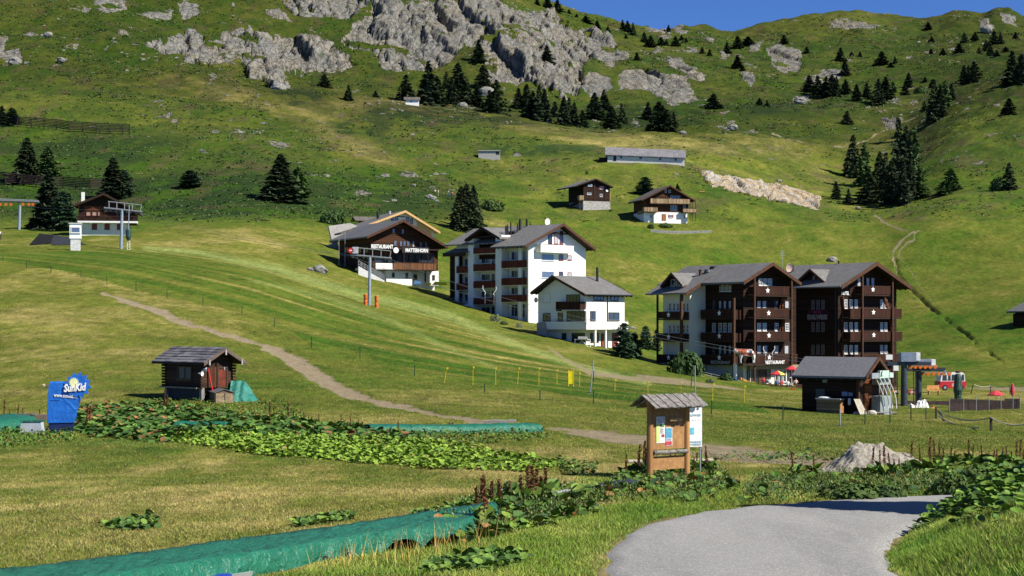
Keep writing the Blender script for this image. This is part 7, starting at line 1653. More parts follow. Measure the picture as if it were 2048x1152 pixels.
def palisade():
    Y0, Y1 = 108*S, 116*S; o = empty('palisade_fence', P(1899, 826, Y0), 0, 'dark palisade fence curving in front of the red parasol', 'fence')
    def pt(u, v, Y): a = P(u, v, Y); return (a[0]-o.location.x, a[1]-o.location.y, a[2]-o.location.z)
    WF = M('fence_wood', (.060,.042,.038), .85, var=.3, scale=6)
    n = 56
    for i in range(n):
        f = i/(n-1); u = 1899+139*f; Y = Y0+(Y1-Y0)*f+1.4*math.sin(f*3.1); vb = 829-7*f*f-1*f; vt = 797+3*f*(1-f)+(0 if f < .75 else -1)
        if 12 < i < 44: vt = 797+4*f
        a = pt(u, vb+2, Y); t_ = pt(u, vt, Y); m = MB().box(a[0]-.045, a[0]+.045, a[1]-.02, a[1]+.02, a[2], t_[2]-.06).add([(a[0]-.045,a[1]-.02,t_[2]-.06),(a[0]+.045,a[1]-.02,t_[2]-.06),(a[0]+.045,a[1]+.02,t_[2]-.06),(a[0]-.045,a[1]+.02,t_[2]-.06),(a[0],a[1],t_[2])], [(0,1,4),(1,2,4),(2,3,4),(3,0,4)])
        m.build('pale', WF, o)
    m = MB(); prev = None
    for i in range(15):
        f = i/14; u = 1899+139*f; Y = Y0+(Y1-Y0)*f+1.4*math.sin(f*3.1)+.06; vb = 829-7*f*f-f; c0 = pt(u, vb, Y); c1 = pt(u, vb-22, Y)
        if prev: m.add([prev[0], c0, c1, prev[1], tuple(q+(0, .05, 0)[j] for j, q in enumerate(prev[0])), tuple(q+(0, .05, 0)[j] for j, q in enumerate(c0)), tuple(q+(0, .05, 0)[j] for j, q in enumerate(c1)), tuple(q+(0, .05, 0)[j] for j, q in enumerate(prev[1]))], [(0,1,2,3),(7,6,5,4),(3,2,6,7),(1,0,4,5)])
        prev = (c0, c1)
    m.build('board_wall', M('fence_wall', (.075,.045,.050), .85, var=.3, scale=3), o)
    for i, f in enumerate((0, .2, .38, .56, .73, .9, 1.0)):
        u = 1899+141*f; Y = Y0+(Y1-Y0)*f-.3; a = pt(u, 832-7*f, Y); t_ = pt(u, 793-2*f, Y); MB().tube(a, t_, .03).build('steel_post', METAL, o)
    # lower board fence behind, to the left
    o2 = empty('board_fence', P(1812, 818, 126*S), 0, 'low dark board fence behind the lift columns', 'fence'); kk = 126*S/F
    for i in range(14): MB().box(i*6.3*kk, i*6.3*kk+6*kk, 0, .05, -.2, 16*kk).build('board', M('fence_wall', (.075,.045,.050), .85), o2)

def parasol(name, label, u, vb, vt, rpx, Y, cols, closed=False, segs=8, vr=None):
    k = Y/F; o = empty(name, P(u, vb, Y), 0, label, 'parasol', 'parasols at the restaurant'); H = (vb-vt)*k
    MB().tube((0, 0, -.2), (0, 0, H), .03, .03, 8).build('pole', WPAINT, o)
    if closed:
        MB().lathe([(.05, H*.25), (.16, H*.30), (.20, H*.55), (.10, H*.93), (.0, H)], 10).build('canopy', cols[0], o); return o
    rr = rpx*k; hh = (vr or rpx*.55)*k
    for c, col in enumerate(cols):
        m = MB()
        for s in range(segs):
            if s*len(cols)//segs != c: continue
            a0, a1 = 2*math.pi*s/segs-1.35, 2*math.pi*(s+1)/segs-1.35; p0 = (rr*math.cos(a0), rr*math.sin(a0)); p1 = (rr*math.cos(a1), rr*math.sin(a1))
            q = .55; V = [(0,0,H), (p0[0]*q, p0[1]*q, H-hh*.38), (p1[0]*q, p1[1]*q, H-hh*.38), (p0[0], p0[1], H-hh*.8), (p1[0], p1[1], H-hh*.8), (p0[0], p0[1], H-hh), (p1[0], p1[1], H-hh)]
            m.add(V, [(0,1,2),(1,3,4,2),(3,5,6,4)])
        m.build('canopy', col, o)
    return o
def terrace():
    RED = M('red_canvas', (.62,.05,.07), .7); YEL = M('yellow_canvas', (.85,.62,.12), .7); WH = M('white_canvas', (.8,.78,.75), .7)
    Y = 178*S
    parasol('parasol', 'red and yellow parasol on the hotel terrace', 1555, 775, 741, 16, Y, [YEL, RED])
    parasol('parasol', 'red parasol beneath the corner of the hotel balcony', 1583, 770, 731, 13, Y+2, [RED], vr=9)
    parasol('parasol', 'small lower red and white parasol beside the white post', 1586, 776, 752, 8, Y-3, [RED, WH])
    parasol('parasol', 'closed red parasol right of the open one behind the palisade', 2025, 800, 766, 5, 130*S, [RED], True)
    parasol('parasol', 'broad red parasol showing above the palisade fence', 1992, 806, 780, 16, 125*S, [RED, WH, RED], segs=9, vr=11)
    # low terrace wall falling to the right
    o = empty('terrace_wall', P(1475, 766, 183*S), 0, 'pale sloping wall in front of the hotel terrace with red flowers', 'wall'); k = 183*S/F
    MB().prism([(0, 7*k), (60*k, -14*k), (60*k, -26*k), (0, -10*k)], 'y', 0, .3).build('parapet', CONC, o)
    fl = MB(); r = random.Random(4)
    for i in range(90):
        f = r.random(); x = f*58*k+4*k; z = 7*k-21*k*f+.05; fl.add([(x,.1+r.uniform(-.1,.1),z),(x+.12,.15,z+.02),(x+.06,.12,z+r.uniform(.15,.4))], [(0,1,2)])
    fl.build('flowers', M('flowers', (.60,.12,.06), .7, col2=(.75,.5,.1), scale=4), o)
    rm = empty('ramp_railing', P(1402, 757, 176*S), 0, 'steel railing on the low wall beside the hotel pale wing', 'railing'); k = 176*S/F
    rl = MB(); 
    for i in range(4): MB().tube((i*20*k, 0, -i*5*k-.3), (i*20*k, 0, 14*k-i*4.5*k), .03).build('post', METAL, rm)
    for q in (5, 9.5, 14): MB().tube((0, 0, q*k), (66*k, 0, q*k-15*k), .025).build('rail', METAL, rm)
    MB().prism([(0, -3*k), (70*k, -20*k), (70*k, -30*k), (0, -10*k)], 'y', .05, .35).build('wall', CONC, rm)
    # tables with benches
    TW = M('dark_table', (.12,.04,.025), .7, var=.3); OR = M('orange_timber', (.62,.30,.10), .7, var=.2)
    def table(u, v, Y, mat, lab):
        k = Y/F; o = empty('picnic_table', P(u, v, Y), 0.3, lab, 'picnic table', 'picnic tables by the hotel')
        MB().box(-.9, .9, -.35, .35, .70, .75).build('top', mat, o)
        for s in (-1, 1): MB().box(-.9, .9, s*.75-.14, s*.75+.14, .42, .46).build('bench', mat, o)
        for s in (-.65, .65): MB().bar((s, -.8, .40), (s, .8, .40), .06, .08).bar((s, -.6, 0), (s, -.2, .69), .07, .07).bar((s, .6, 0), (s, .2, .69), .07, .07).build('leg', mat, o)
    for i, (u, v, yy, lb) in enumerate(((1546, 780, 176, 'brown picnic table below the red and yellow parasol'), (1568, 783, 174, 'brown picnic table just left of the lift hut roof'), (1590, 781, 174, 'brown picnic table half hidden by the lift hut roof'), (1528, 777, 178, 'brown picnic table at the end of the flowered wall'))): table(u, v, yy*S, TW, lb)
    for i, (u, v, lb) in enumerate(((1797, 787, 'dark picnic table just right of the curved tubes'), (1822, 789, 'dark picnic table between the two lift columns'))): table(u, v, 150*S, TW, lb)
    b = empty('garden_bench', P(1869, 790, 146*S), 0.1, 'orange wooden bench with backrest below the red and white bus', 'bench'); k = 146*S/F
    MB().box(-14*k, 14*k, 0, .45, .42, .47).build('seat', OR, b); MB().box(-13*k, 13*k, .42, .47, .55, 1.0).build('backrest', OR, b)
    for s in (-10, 10): MB().box(s*k-.05, s*k+.05, 0, .45, 0, .417).build('leg', OR, b)
    # sand boxes and bits in front of the terrace
    for i, (u, v, w, h, m, lb) in enumerate(((1553, 784, 12, 7, TW, 'brown planter with yellow flowers in front of the terrace'), (1587, 782, 7, 5, REDP, 'red toy lying on the grass beside the terrace'))):
        Yq = 165*S; k = Yq/F; q = MB().prism([(-w/2*k, 0), (w/2*k, 0), (w/2*k*.9, h*k*.8), (w/4*k, h*k), (-w/2*k*.8, h*k*.9)], 'y', 0, .6).build('planter' if i == 0 else 'toy', m); q.location = P(u, v, Yq); tag(q, lb, 'planter' if i == 0 else 'toy')
    Yq = 160*S; k = Yq/F; q = MB().prism([(0, 0), (14*k, 1*k), (3*k, 11*k)], 'y', 0, .5).build('slide', M('grey_slide', (.45,.46,.47), .5)); q.location = P(1566, 790, Yq); tag(q, 'pale grey wedge shaped slide on the lawn beside the terrace', 'slide')
    Yq = 160*S; k = Yq/F; q = MB().prism([(0, 0), (13*k, -2*k), (13*k, -4*k), (2*k, -3*k)], 'y', 0, .7).build('lid', M('grey_slide', (.45,.46,.47), .5)); q.location = P(1517, 788, Yq); tag(q, 'flat pale grey lid lying on the grass left of the slide', 'lid')
    Yq = 163*S; k = Yq/F; q = MB().prism([(0, 0), (0, -4*k), (14*k, -6*k), (14*k, -2*k)], 'y', 0, .5).build('stone_curb', CONC); q.location = P(1473, 780, Yq); tag(q, 'small pale concrete curb on the lawn below the hotel terrace', 'curb')
def clutter():
    TW = M('dark_table', (.12,.04,.025), .7, var=.3); k = 172*S/F; o = empty('terrace_fence', P(1524, 783, 172*S), 0, 'brown rail fence with boards along the hotel terrace edge', 'fence')
    for i in range(9): MB().box(i*10*k-.06, i*10*k+.06, -.06, .06, -.2, 11*k-i*.12*k).build('post', TW, o)
    for z in (4, 7.5, 10.5): MB().box(0, 80*k, .061, .12, (z-1)*k, z*k).build('rail', TW, o)
    ST = Mstripe('red_white_stripes', (.75,.72,.72), 'x', .5, .45, .3, gapcol=(.6,.06,.06)); k = 140*S/F
    for i, (u, v, lb) in enumerate(((1817, 790, 'red and white striped barrier right of the first lift column'), (1829, 791, 'red and white striped barrier midway between the lift columns'), (1786, 789, 'red and white striped barrier beside the curved white tubes'))):
        o = empty('barrier', P(u, v, 140*S), .1*i, lb, 'barrier', 'striped barriers at the lift'); MB().box(0, 10*k, 0, .05, 4*k, 8*k).build('board', ST, o)
        for x in (.1, 9*k): MB().box(x, x+.06, -.2, .25, 0, 4*k-.003).build('foot', METALD, o)
    for i, (u, v, h, lb) in enumerate(((1576, 772, 12, 'white menu board on the terrace left of the small red parasol'), (1533, 768, 9, 'pale figure shaped sign hanging over the terrace door'))):
        kk = 176*S/F; o = empty('menu_board', P(u, v, 176*S), 0, lb, 'board'); MB().prism([(0, 0), (4*kk, 0), (3.5*kk, h*kk), (.5*kk, h*kk)], 'y', 0, .06).build('panel', WPAINT, o); MB().box(.6*kk, 3.4*kk, -.02, -.003, h*kk*.3, h*kk*.85).build('text_field', METALD, o)
def van():
    Y = 165*S; k = Y/F; o = empty('minibus', P(1880, 781, Y), R(6), 'red and white minibus parked behind the lift station', 'minibus')
    L = 54*k/math.cos(R(6)); Hh = 32*k; Wd = 1.9; z0 = .28
    RD = M('red_paint', (.55,.02,.03), .35, spec=.6); WT = M('white_bus_paint', (.78,.78,.78), .35, spec=.6)
    lo = [(0, z0), (L, z0), (L, z0+Hh*.36), (L*.97, z0+Hh*.42), (.1, z0+Hh*.42), (0, z0+Hh*.2)]; up = [(L*.02, z0+Hh*.42), (L*.97, z0+Hh*.42), (L*.945, z0+Hh*.86), (L*.87, z0+Hh*.97), (L*.12, z0+Hh*.97), (L*.09, z0+Hh*.92)]
    MB().prism(lo, 'y', 0, Wd).build('body', RD, o); MB().prism([(a, b_+.003) for a, b_ in up], 'y', .06, Wd-.06).build('cabin', WT, o)
    for a, e in ((.10, .27), (.31, .42), (.45, .63), (.67, .80), (.83, .93)): MB().prism([(L*a, z0+Hh*.47), (L*e, z0+Hh*.47), (L*(e-.01), z0+Hh*.84), (L*(a+.015), z0+Hh*.84)], 'y', .03, .058).build('window', GLASS, o)
    for wx in (.19, .80):
        w = MB().tube((L*wx, -.03, .33), (L*wx, .2, .33), .33, .33, 20).build('wheel', M('tyre', (.02,.02,.02), .9), o); MB().tube((L*wx, -.05, .33), (L*wx, -.032, .33), .17, .17, 14).build('rim', METAL, w)
    MB().box(L-.003, L+.06, .1, Wd-.1, z0+.02, z0+.28).build('bumper', WT, o)
    for yy in (.1, Wd-.3): MB().box(L+.003, L+.05, yy, yy+.2, z0+Hh*.18, z0+Hh*.30).build('tail_light', REDP, o)
    MB().box(-.05, -.003, .15, .45, z0+.25, z0+.45).build('headlight', WPAINT, o)
    MB().box(L*.45, L*.62, -.012, -.003, z0+Hh*.08, z0+Hh*.30).build('panel', M('pink_panel', (.65,.35,.30), .5), o)

def pylon(u, vb, vt, Y, armL, armR, armv, armvR, upv, label, pw=3.3, extra=True, green=False):
    k = Y/F; o = empty('lift_pylon', P(u, vb, Y), 0, label, 'lift pylon', 'drag lift pylons'); X = lambda a: (a-u)*k; H = lambda v: (vb-v)*k
    PG = M('pylon_paint', (.27,.33,.39), .45, .1, var=.08)
    MB().tube((0, 0, -.6), (X(u+ (2 if not green else 2)), 0, H(vt)), pw*k, pw*k*.85, 16).build('mast', PG, o)
    MB().tube((X(armL), 0, H(armv)), (X(armR), 0, H(armvR)), 2.2*k, 2.2*k, 10).build('crossarm', M('arm_steel', (.20,.21,.22), .5, .2), o)
    if upv:
        a, b_ = upv; MB().tube((X(armL+8), 0, H(a)), (X(armR-2), 0, H(b_)), .9*k, .9*k, 8).build('upper_rail', METAL, o)
        n = 5
        for i in range(n):
            f = i/(n-1); uu = armL+10+(armR-armL-14)*f; MB().tube((X(uu), 0, H(armv+(armvR-armv)*f)), (X(uu+(3 if i == n-1 else 0)), 0, H(a+(b_-a)*f)), .8*k, .8*k, 6).build('upright', METAL, o)
    for i, f in enumerate((.06, .17, .32, .43, .60, .70, .85, .95)):
        uu = armL+(armR-armL)*f; vv = armv+(armvR-armv)*f+4; MB().tube((X(uu), -.12, H(vv)), (X(uu), .12, H(vv)), 1.6*k, 1.6*k, 10).build('sheave', METALD, o)
    return o, X, H, k
def pylons():
    o, X, H, k = pylon(738, 614, 514, 200*S, 701, 783, 510, 517, (495, 502), 'grey lift pylon with crossarm and orange crash pads on the ski slope')
    MB().tube((X(702), -.25, H(501)), (X(702), -.15, H(501)), 5.5*k, 5.5*k, 24).build('round_sign', REDP, o); MB().box(X(699), X(705), -.27, -.255, H(502), H(500)).build('sign_bar', WPAINT, o)
    MB().box(X(705), X(717), -.25, -.2, H(507), H(494)).build('square_sign', M('sign_grey_white', (.5,.5,.52), .5), o)
    for u_, vb_, hh in ((731, 613, 25), (753, 620, 29)):
        q = empty('crash_pad', P(u_, vb_, 199*S), 0, 'orange crash pad left of the pylon foot on the slope' if u_ == 731 else 'orange crash pad standing free right of the pylon foot', 'crash pad', 'crash pads round the slope pylon')
        prof = [(3.6, 0), (3.9, hh*.3), (3.1, hh*.55), (3.8, hh*.8), (4.3, hh*.95), (2.0, hh)]; MB().lathe([(0, 0)]+[(r*k, z*k) for r, z in prof]+[(0, hh*k)], 14).build('pad', M('orange_pad', (.62,.17,.03), .6, var=.2, scale=5), q)
        for z in (.3, .6): MB().lathe([(4.0*k, hh*z*k), (4.2*k, hh*z*k+.05), (4.0*k, hh*z*k+.1)], 14).build('strap', REDP, q)
    o, X, H, k = pylon(242, 493, 419, 228*S, 208, 284, 416, 424, (403, 410), 'grey lift pylon with crossarm in front of the far left chalet', 3.2)
    q = empty('lift_equipment', P(257, 501, 226*S), 0, 'dark green wrapped equipment above a small ladder beside the pylon', 'equipment')
    MB().lathe([(0, 20*k), (3*k, 20*k), (5.5*k, 26*k), (5.5*k, 40*k), (4.5*k, 42*k), (0, 42*k)], 10).build('wrap', tarp_mat('dark_green_wrap2', (.012,.045,.040), (.02,.065,.06)), q)
    MB().tube((0, 0, 42*k), (.1, 0, 90*k), .07).build('hanger', METAL, q); ld = MB()
    for s in (-3.5, 3.5): ld.tube((s*k*.9, 0, -.2), (s*k*.6, 0, 20*k), .04)
    for z in (2, 7, 12, 17): ld.tube((-3.2*k, 0, z*k), (3.2*k, 0, z*k), .04)
    ld.build('ladder', WPAINT, q)
    o, X, H, k = pylon(38, 454, 410, 300*S, -60, 78, 399, 404, (396, 401), 'grey lift pylon with orange sheaves at the left edge', 3.0)
    for uu in (-20, 0, 12, 22, 46, 58, 66): MB().tube((X(uu), -.15, H(409)), (X(uu), .15, H(409)), 3*k, 3*k, 12).build('orange_sheave', ORANGE, o)
    # cables with resting hangers
    A = [(P(782, 519, 200*S), P(1748, 738, 104*S)), (P(703, 513, 200*S), P(1752, 745, 104*S)), (P(284, 427, 228*S), P(740, 515, 200*S)), (P(208, 419, 228*S), P(701, 512, 200*S)), (P(0, 404, 300*S), P(208, 418, 228*S))]
    CB = M('steel_cable', (.30,.31,.33), .5, .3)
    LB = ['upper cable from the slope pylon down to the lift hut', 'lower cable from the slope pylon down to the lift hut', 'right cable between the two upper pylons', 'left cable between the two upper pylons', 'cable running off the left edge above the chalet']
    for i, (p0, p1) in enumerate(A):
        n = 24; pts = []
        for j in range(n+1):
            f = j/n; sag = -4*f*(1-f)*(1.6 if i < 2 else .6); pts.append(tuple(p0[a]+(p1[a]-p0[a])*f+(sag if a == 2 else 0) for a in range(3)))
        tag(MB().path(pts, .022, 4).build('lift_cable', CB), LB[i], 'cable', 'lift cables')
    for i, (u, v, lb) in enumerate(((966, 571, 'white drag hanger before the apartment middle pillar, left one'), (992, 573, 'white drag hanger before the apartment middle pillar, right one'), (1527, 693, 'pale drag hanger before the hotel, left of the star'), (1549, 692, 'pale drag hanger before the hotel, right of the star'))):
        Y = (175 if u < 1100 else 125)*S; k = Y/F; o = empty('drag_hanger', P(u, v, Y), 0, lb, 'lift hanger', 'drag lift hangers')
        sx = 1 if i % 2 == 0 else -1
        MB().path([(0, 0, 0), (-.5*k*sx, 0, -6*k), (2*k*sx, 0, -10*k), (5*k*sx, 0, -14*k), (3.5*k*sx, 0, -18*k)], .035, 5).build('bar', WPAINT, o); MB().tube((4*k*sx, 0, -18*k), (4*k*sx, 0, -36*k), .02).build('rope', METAL, o)

def poles_and_fences():
    GP = M('dark_green_post', (.015,.05,.03), .6); 
    L = [(6,523,13),(53,538,17),(102,548,17),(162,557,16),(214,570,19),(272,582,18),(334,595,18),(406,612,18),(484,632,19),(549,655,20),(623,693,20),(720,714,21),(829,753,23),(969,785,17),(1080,801,20),(1187,808,28),(1423,829,28),(1566,840,30),(1730,850,30),(1780,846,30),(1822,840,26),(1852,838,22)]
    pts = [G(u, v) for u, v, h in L]
    ll = ['leftmost of the thin dark posts along the ski slope']+[f'{o_} thin dark post from the left along the ski slope' for o_ in ORD[1:]]+['thin dark post between the gravel path and the lift hut','thin dark post in front of the curved lift tubes','thin dark post before the white sheet heap','rightmost thin dark post before the orange netting']
    ll[15] = 'thin dark post below the leaning grey pole'; ll[16] = 'thin dark post just right of the notice board'; ll[17] = 'thin dark post left of the lift hut'
    for i, (u, v, h) in enumerate(L):
        x, Y, z = pts[i]; k = Y/F; o = empty('fence_post', (x, Y, z-.05), 0, ll[i], 'fence post', 'dark posts along the ski slope')
        MB().tube((0, 0, -.1), (0, 0, h*k), .040, .036, 7).build('stake', GP, o); MB().tube((0, 0, h*k), (0, 0, h*k+.04), .05, .04, 7).build('cap', BLACK, o)
    for a, b in list(zip(range(13), range(1, 14)))[::1]:
        pass
    YP = [(888,768,34,.10),(946,770,38,0),(992,770,36,-.02),(1035,768,34,.05),(1078,769,34,0),(1114,768,30,0),(1159,772,28,0),(1230,782,24,0),(1296,786,24,0),(1362,786,24,0),(1425,802,36,.02),(1489,806,36,0)]
    for i, (u, v, h, ln) in enumerate(YP):
        x, Y, z = G(u, v); k = Y/F; o = empty('marker_pole', (x, Y, z-.03), 0, f'{ORD[i]} thin yellow pole from the left on the lower slope', 'marker pole', 'yellow marker poles on the lower slope')
        MB().tube((0, 0, -.1), (h*k*ln*1.6, 0, h*k), .016, .013, 6).build('stick', YELLOW, o); MB().prism([(h*k*ln*1.6, h*k), (h*k*ln*1.6+.12, h*k-.02), (h*k*ln*1.6+.10, h*k-.16), (h*k*ln*1.6, h*k-.14)], 'y', -.05, .05).build('flag', YELLOW, o)
    x, Y, z = G(1142, 773); k = Y/F; o = empty('yellow_banner', (x, Y, z), 0, 'upright bright yellow banner between two poles on the slope', 'banner')
    MB().box(-5*k, 5*k, -.02, .02, 5*k, 31*k).build('cloth', M('yellow_banner_cloth', (.85,.72,.01), .6), o)
    for s in (-5, 5): MB().tube((s*k, -.03, -.2), (s*k, -.03, 33*k), .025).build('pole', YELLOW, o)
    for (u, v, ut, vt, lb) in ((1180, 786, 1187, 719, 'leaning grey steel pole with a foot plate on the slope'), (1391, 802, 1390, 731, 'upright grey steel pole behind the notice board'), (1680, 852, 1680, 818, 'short grey stake in front of the hut counter'), (1187,765,1187,742,'short dark stake beside the leaning grey pole'), (1382,775,1384,750,'dark leaning stake left of the upright grey pole'), (690,534,690,465,'right one of two flagpoles left of the restaurant'),(678,532,678,474,'left one of two flagpoles left of the restaurant')):
        x, Y, z = G(u, v); k = Y/F; o = empty('pole', (x, Y, z), 0, lb, 'pole'); dk = 'dark' in lb
        MB().tube((0, 0, -.2), ((ut-u)*k, 0, (v-vt)*k), .045, .04, 8).build('shaft', METALD if dk else METAL, o); 
        if not dk: MB().lathe([(0, 0), (.28, 0), (.28, .05), (.05, .08)], 10).build('foot_plate', METALD, o)
    # wooden snow fences far left
    SF = M('snow_fence_wood', (.028,.018,.015), .9, var=.3)
    for nm, lst in (('upper wooden snow fence of dark rails on the left hillside', [(-30,246,18),(35,254,18),(62,256,18),(88,258,18),(112,260,18),(138,263,18),(165,264,18),(192,266,18),(218,267,18),(245,268,18),(259,268,18)]), ('lower wooden snow fence of dark rails behind the far left trees', [(-30,366,20),(12,372,22),(42,372,20),(72,373,20),(105,374,20),(125,374,20),(150,376,20),(180,378,20),(208,377,18),(235,377,18),(264,374,17)])):
        lst = [(u, v, h*1.15) for u, v, h in lst]; g = [G(u, v) for u, v, h in lst]; o = empty('snow_fence', g[0], 0, nm, 'snow fence', 'snow fences on the left hillside'); O = Vector(g[0])
        zz = zfast([q[0] for q in g], [q[1] for q in g])
        pp = [(Vector((q[0], q[1], zz[i])), lst[i][2]*q[1]/F) for i, q in enumerate(g)]
        for p, h in pp:
            MB().bar(tuple(p-O+Vector((0, .3, -.4))), tuple(p-O+Vector((0, 0, h))), .2, .2).bar(tuple(p-O+Vector((0, -1.2, -.6))), tuple(p-O+Vector((0, 0, h*.7))), .14, .14).build('post', SF, o)
        for r_ in range(6):
            m = MB(); f = .28+.72*r_/5
            for (p, h), (q, h2) in zip(pp[:-1], pp[1:]): m.bar(tuple(p-O+Vector((0, .12, h*f))), tuple(q-O+Vector((0, .12, h2*f))), .10, .30)
            m.build('rail', SF, o)
    # rope barrier at the lower right
    o = empty('rope_barrier', Gh(1982, 862), 0, 'rope barrier on dark posts crossing the grass at the right edge', 'rope fence'); O = o.location.copy(); RP = M('rope', (.45,.42,.33), .9)
    P3 = []
    for (u, v, h, lean) in ((1872, 836, 22, 0), (1890, 842, 20, -.6), (1982, 862, 27, 0), (2075, 866, 27, 0)):
        x, Y, z = Gh(u, v); k = Y/F; a = Vector((x, Y, z))-O; t_ = a+Vector((lean*h*k, 0, h*k)); MB().bar(tuple(a-Vector((0, 0, .15))), tuple(t_), .12, .12).build('post', M('dark_post', (.05,.04,.035), .9), o); P3.append(t_)
    for a, b_, sg in ((P3[1], P3[2], .35), (P3[2], P3[3], .35), (P3[1]-Vector((0, 0, .3)), P3[2]-Vector((.6, 0, .55)), .25)):
        MB().path([tuple(a+(b_-a)*(j/12)-Vector((0, 0, 4*sg*(j/12)*(1-j/12)))) for j in range(13)], .035, 6).build('rope', RP, o)
    # pale tape fence behind the parasol
    o = empty('tape_fence', Gh(1944, 786), 0, 'pale rope on leaning dark stakes beyond the open red parasol', 'rope fence'); O = o.location.copy(); Q = []
    for (u, v, ut, vt) in ((1942, 787, 1947, 767), (1981, 786, 1981, 770), (2020, 788, 2020, 770), (2080, 790, 2080, 772)):
        x, Y, z = Gh(u, v); k = Y/F; a = Vector((x, Y, z))-O; b_ = a+Vector(((ut-u)*k, 0, (v-vt)*k)); MB().tube(tuple(a), tuple(b_), .05).build('stake', BLACK, o); Q.append(b_)
    for a, b_ in zip(Q[:-1], Q[1:]): MB().path([tuple(a+(b_-a)*(j/8)-Vector((0, 0, .8*(j/8)*(1-j/8)+.1))) for j in range(9)], .04, 5).build('rope', RP, o)
    # small warning posts and the football goal in front of the white house
    o = empty('swing_seat', P(1150, 697, 203*S), 0, 'white swing seat frame with a roof pad on the lawn of the white house', 'swing seat'); k = 203*S/F
    for a in (0, 30): MB().tube((a*k, 0, 0), (a*k, 0, 18*k), .07).build('post', WPAINT, o)
    MB().tube((0, 0, 18*k), (30*k, 0, 18*k), .06).build('top_bar', WPAINT, o); MB().tube((2*k, 0, 1*k), (14*k, 0, 16*k), .04).tube((28*k, 0, 1*k), (14*k, 0, 16*k), .04).build('brace', WPAINT, o); MB().box(6*k, 25*k, -.4, .4, 19*k, 24*k).build('canopy', M('grey_cushion', (.42,.44,.46), .7), o)
    for k_, (u0, u1, v0, v1, m, lb) in enumerate(((852, 862, 564, 570, YELLOW, 'yellow crate at the foot of the restaurant'), (864, 894, 563, 570, YELLOW, 'long yellow snow plough lying beside the restaurant'), (827, 842, 561, 568, M('blue_crate', (.12,.28,.55), .6), 'blue crates at the foot of the restaurant'))):
        Y = 250*S; k = Y/F; q = MB().prism([(0, 0), ((u1-u0)*k, 0), ((u1-u0)*k*.96, (v1-v0)*k*.7), ((u1-u0)*k*.2, (v1-v0)*k)], 'y', 0, 1).build(['crate', 'snow_plough', 'crate'][k_], m); q.location = P(u0, v1, Y); tag(q, lb, ['crate', 'plough', 'crate'][k_])
    q = MB().box(0, 12*375*S/F, 0, .5, 0, 2.2*375*S/F).build('orange_bench', M('orange_bench', (.62,.30,.10), .7)); q.location = G(1399, 384); tag(q, 'small orange bench on the meadow right of the pale balcony chalet', 'bench')
    # dry stone wall below the chalet
    o = MB(); g = [G(u, v) for u, v in ((1302, 463), (1340, 466), (1380, 466), (1424, 465))]; r = random.Random(8)
    for (a, b_) in zip(g[:-1], g[1:]):
        n = 16
        for i in range(n):
            for lv in range(2): f = (i+.5*(lv % 2))/n; p = [a[j]+(b_[j]-a[j])*f for j in range(3)]; s = (b_[0]-a[0])/n*.47; c = r.uniform(-.06, .06); o.box(p[0]-s+.0, p[0]+s-.02, p[1]-.4+c, p[1]+.3, p[2]-.2+lv*.42, p[2]+.18+lv*.42)
    tag(o.build('dry_stone_wall', STONE), 'low dry stone wall below the chalet with pale balconies', 'wall')
    # booth and sheet roofs on the left crest
    b = Bld('lift_booth', 'white two-tier lift booth with one large window on the left crest', 'booth', 139, 492, 215*S, 12)
    W = b.fr(162, 480)[0]; zs = b.fr(140, 477)[1]; zt = b.fr(140, 447.5)[1]
    MB().box(.15, W-.15, .1, 2.0, -.8, zs-.003).build('base', M('off_white', (.62,.62,.60), .7), b.root); MB().box(0, W, 0, 2.2, zs, zt).build('cabin', WPAINT, b.root); MB().box(-.12, W+.12, -.12, 2.3, zt+.003, zt+.14).build('roof', M('off_white', (.62,.62,.60), .7), b.root)
    b.window('f', 0, 141.5, 454, 160.5, 466, nx=0, gmat=GLASSB, fw=.12)
    for i, (pl, lb) in enumerate((([(0, 0), (20, 24), (47, 21), (42, 3)], 'black open lean-to roof left of the white booth'), ([(40, 22), (76, 17), (116, 1), (44, 0)], 'dark grey sheet roof behind the white booth'))):
        Y = 218*S; k = Y/F; q = MB().prism([(a*k, z_*k) for a, z_ in pl], 'y', 0, .3).xf(Matrix.Rotation(R(-12), 4, 'X')).build('sheet_roof', BLACK if i == 0 else M('dark_sheet', (.05,.055,.07), .6)); q.location = P(58, 490, Y+i*.6+.8); tag(q, lb, 'sheet roof')
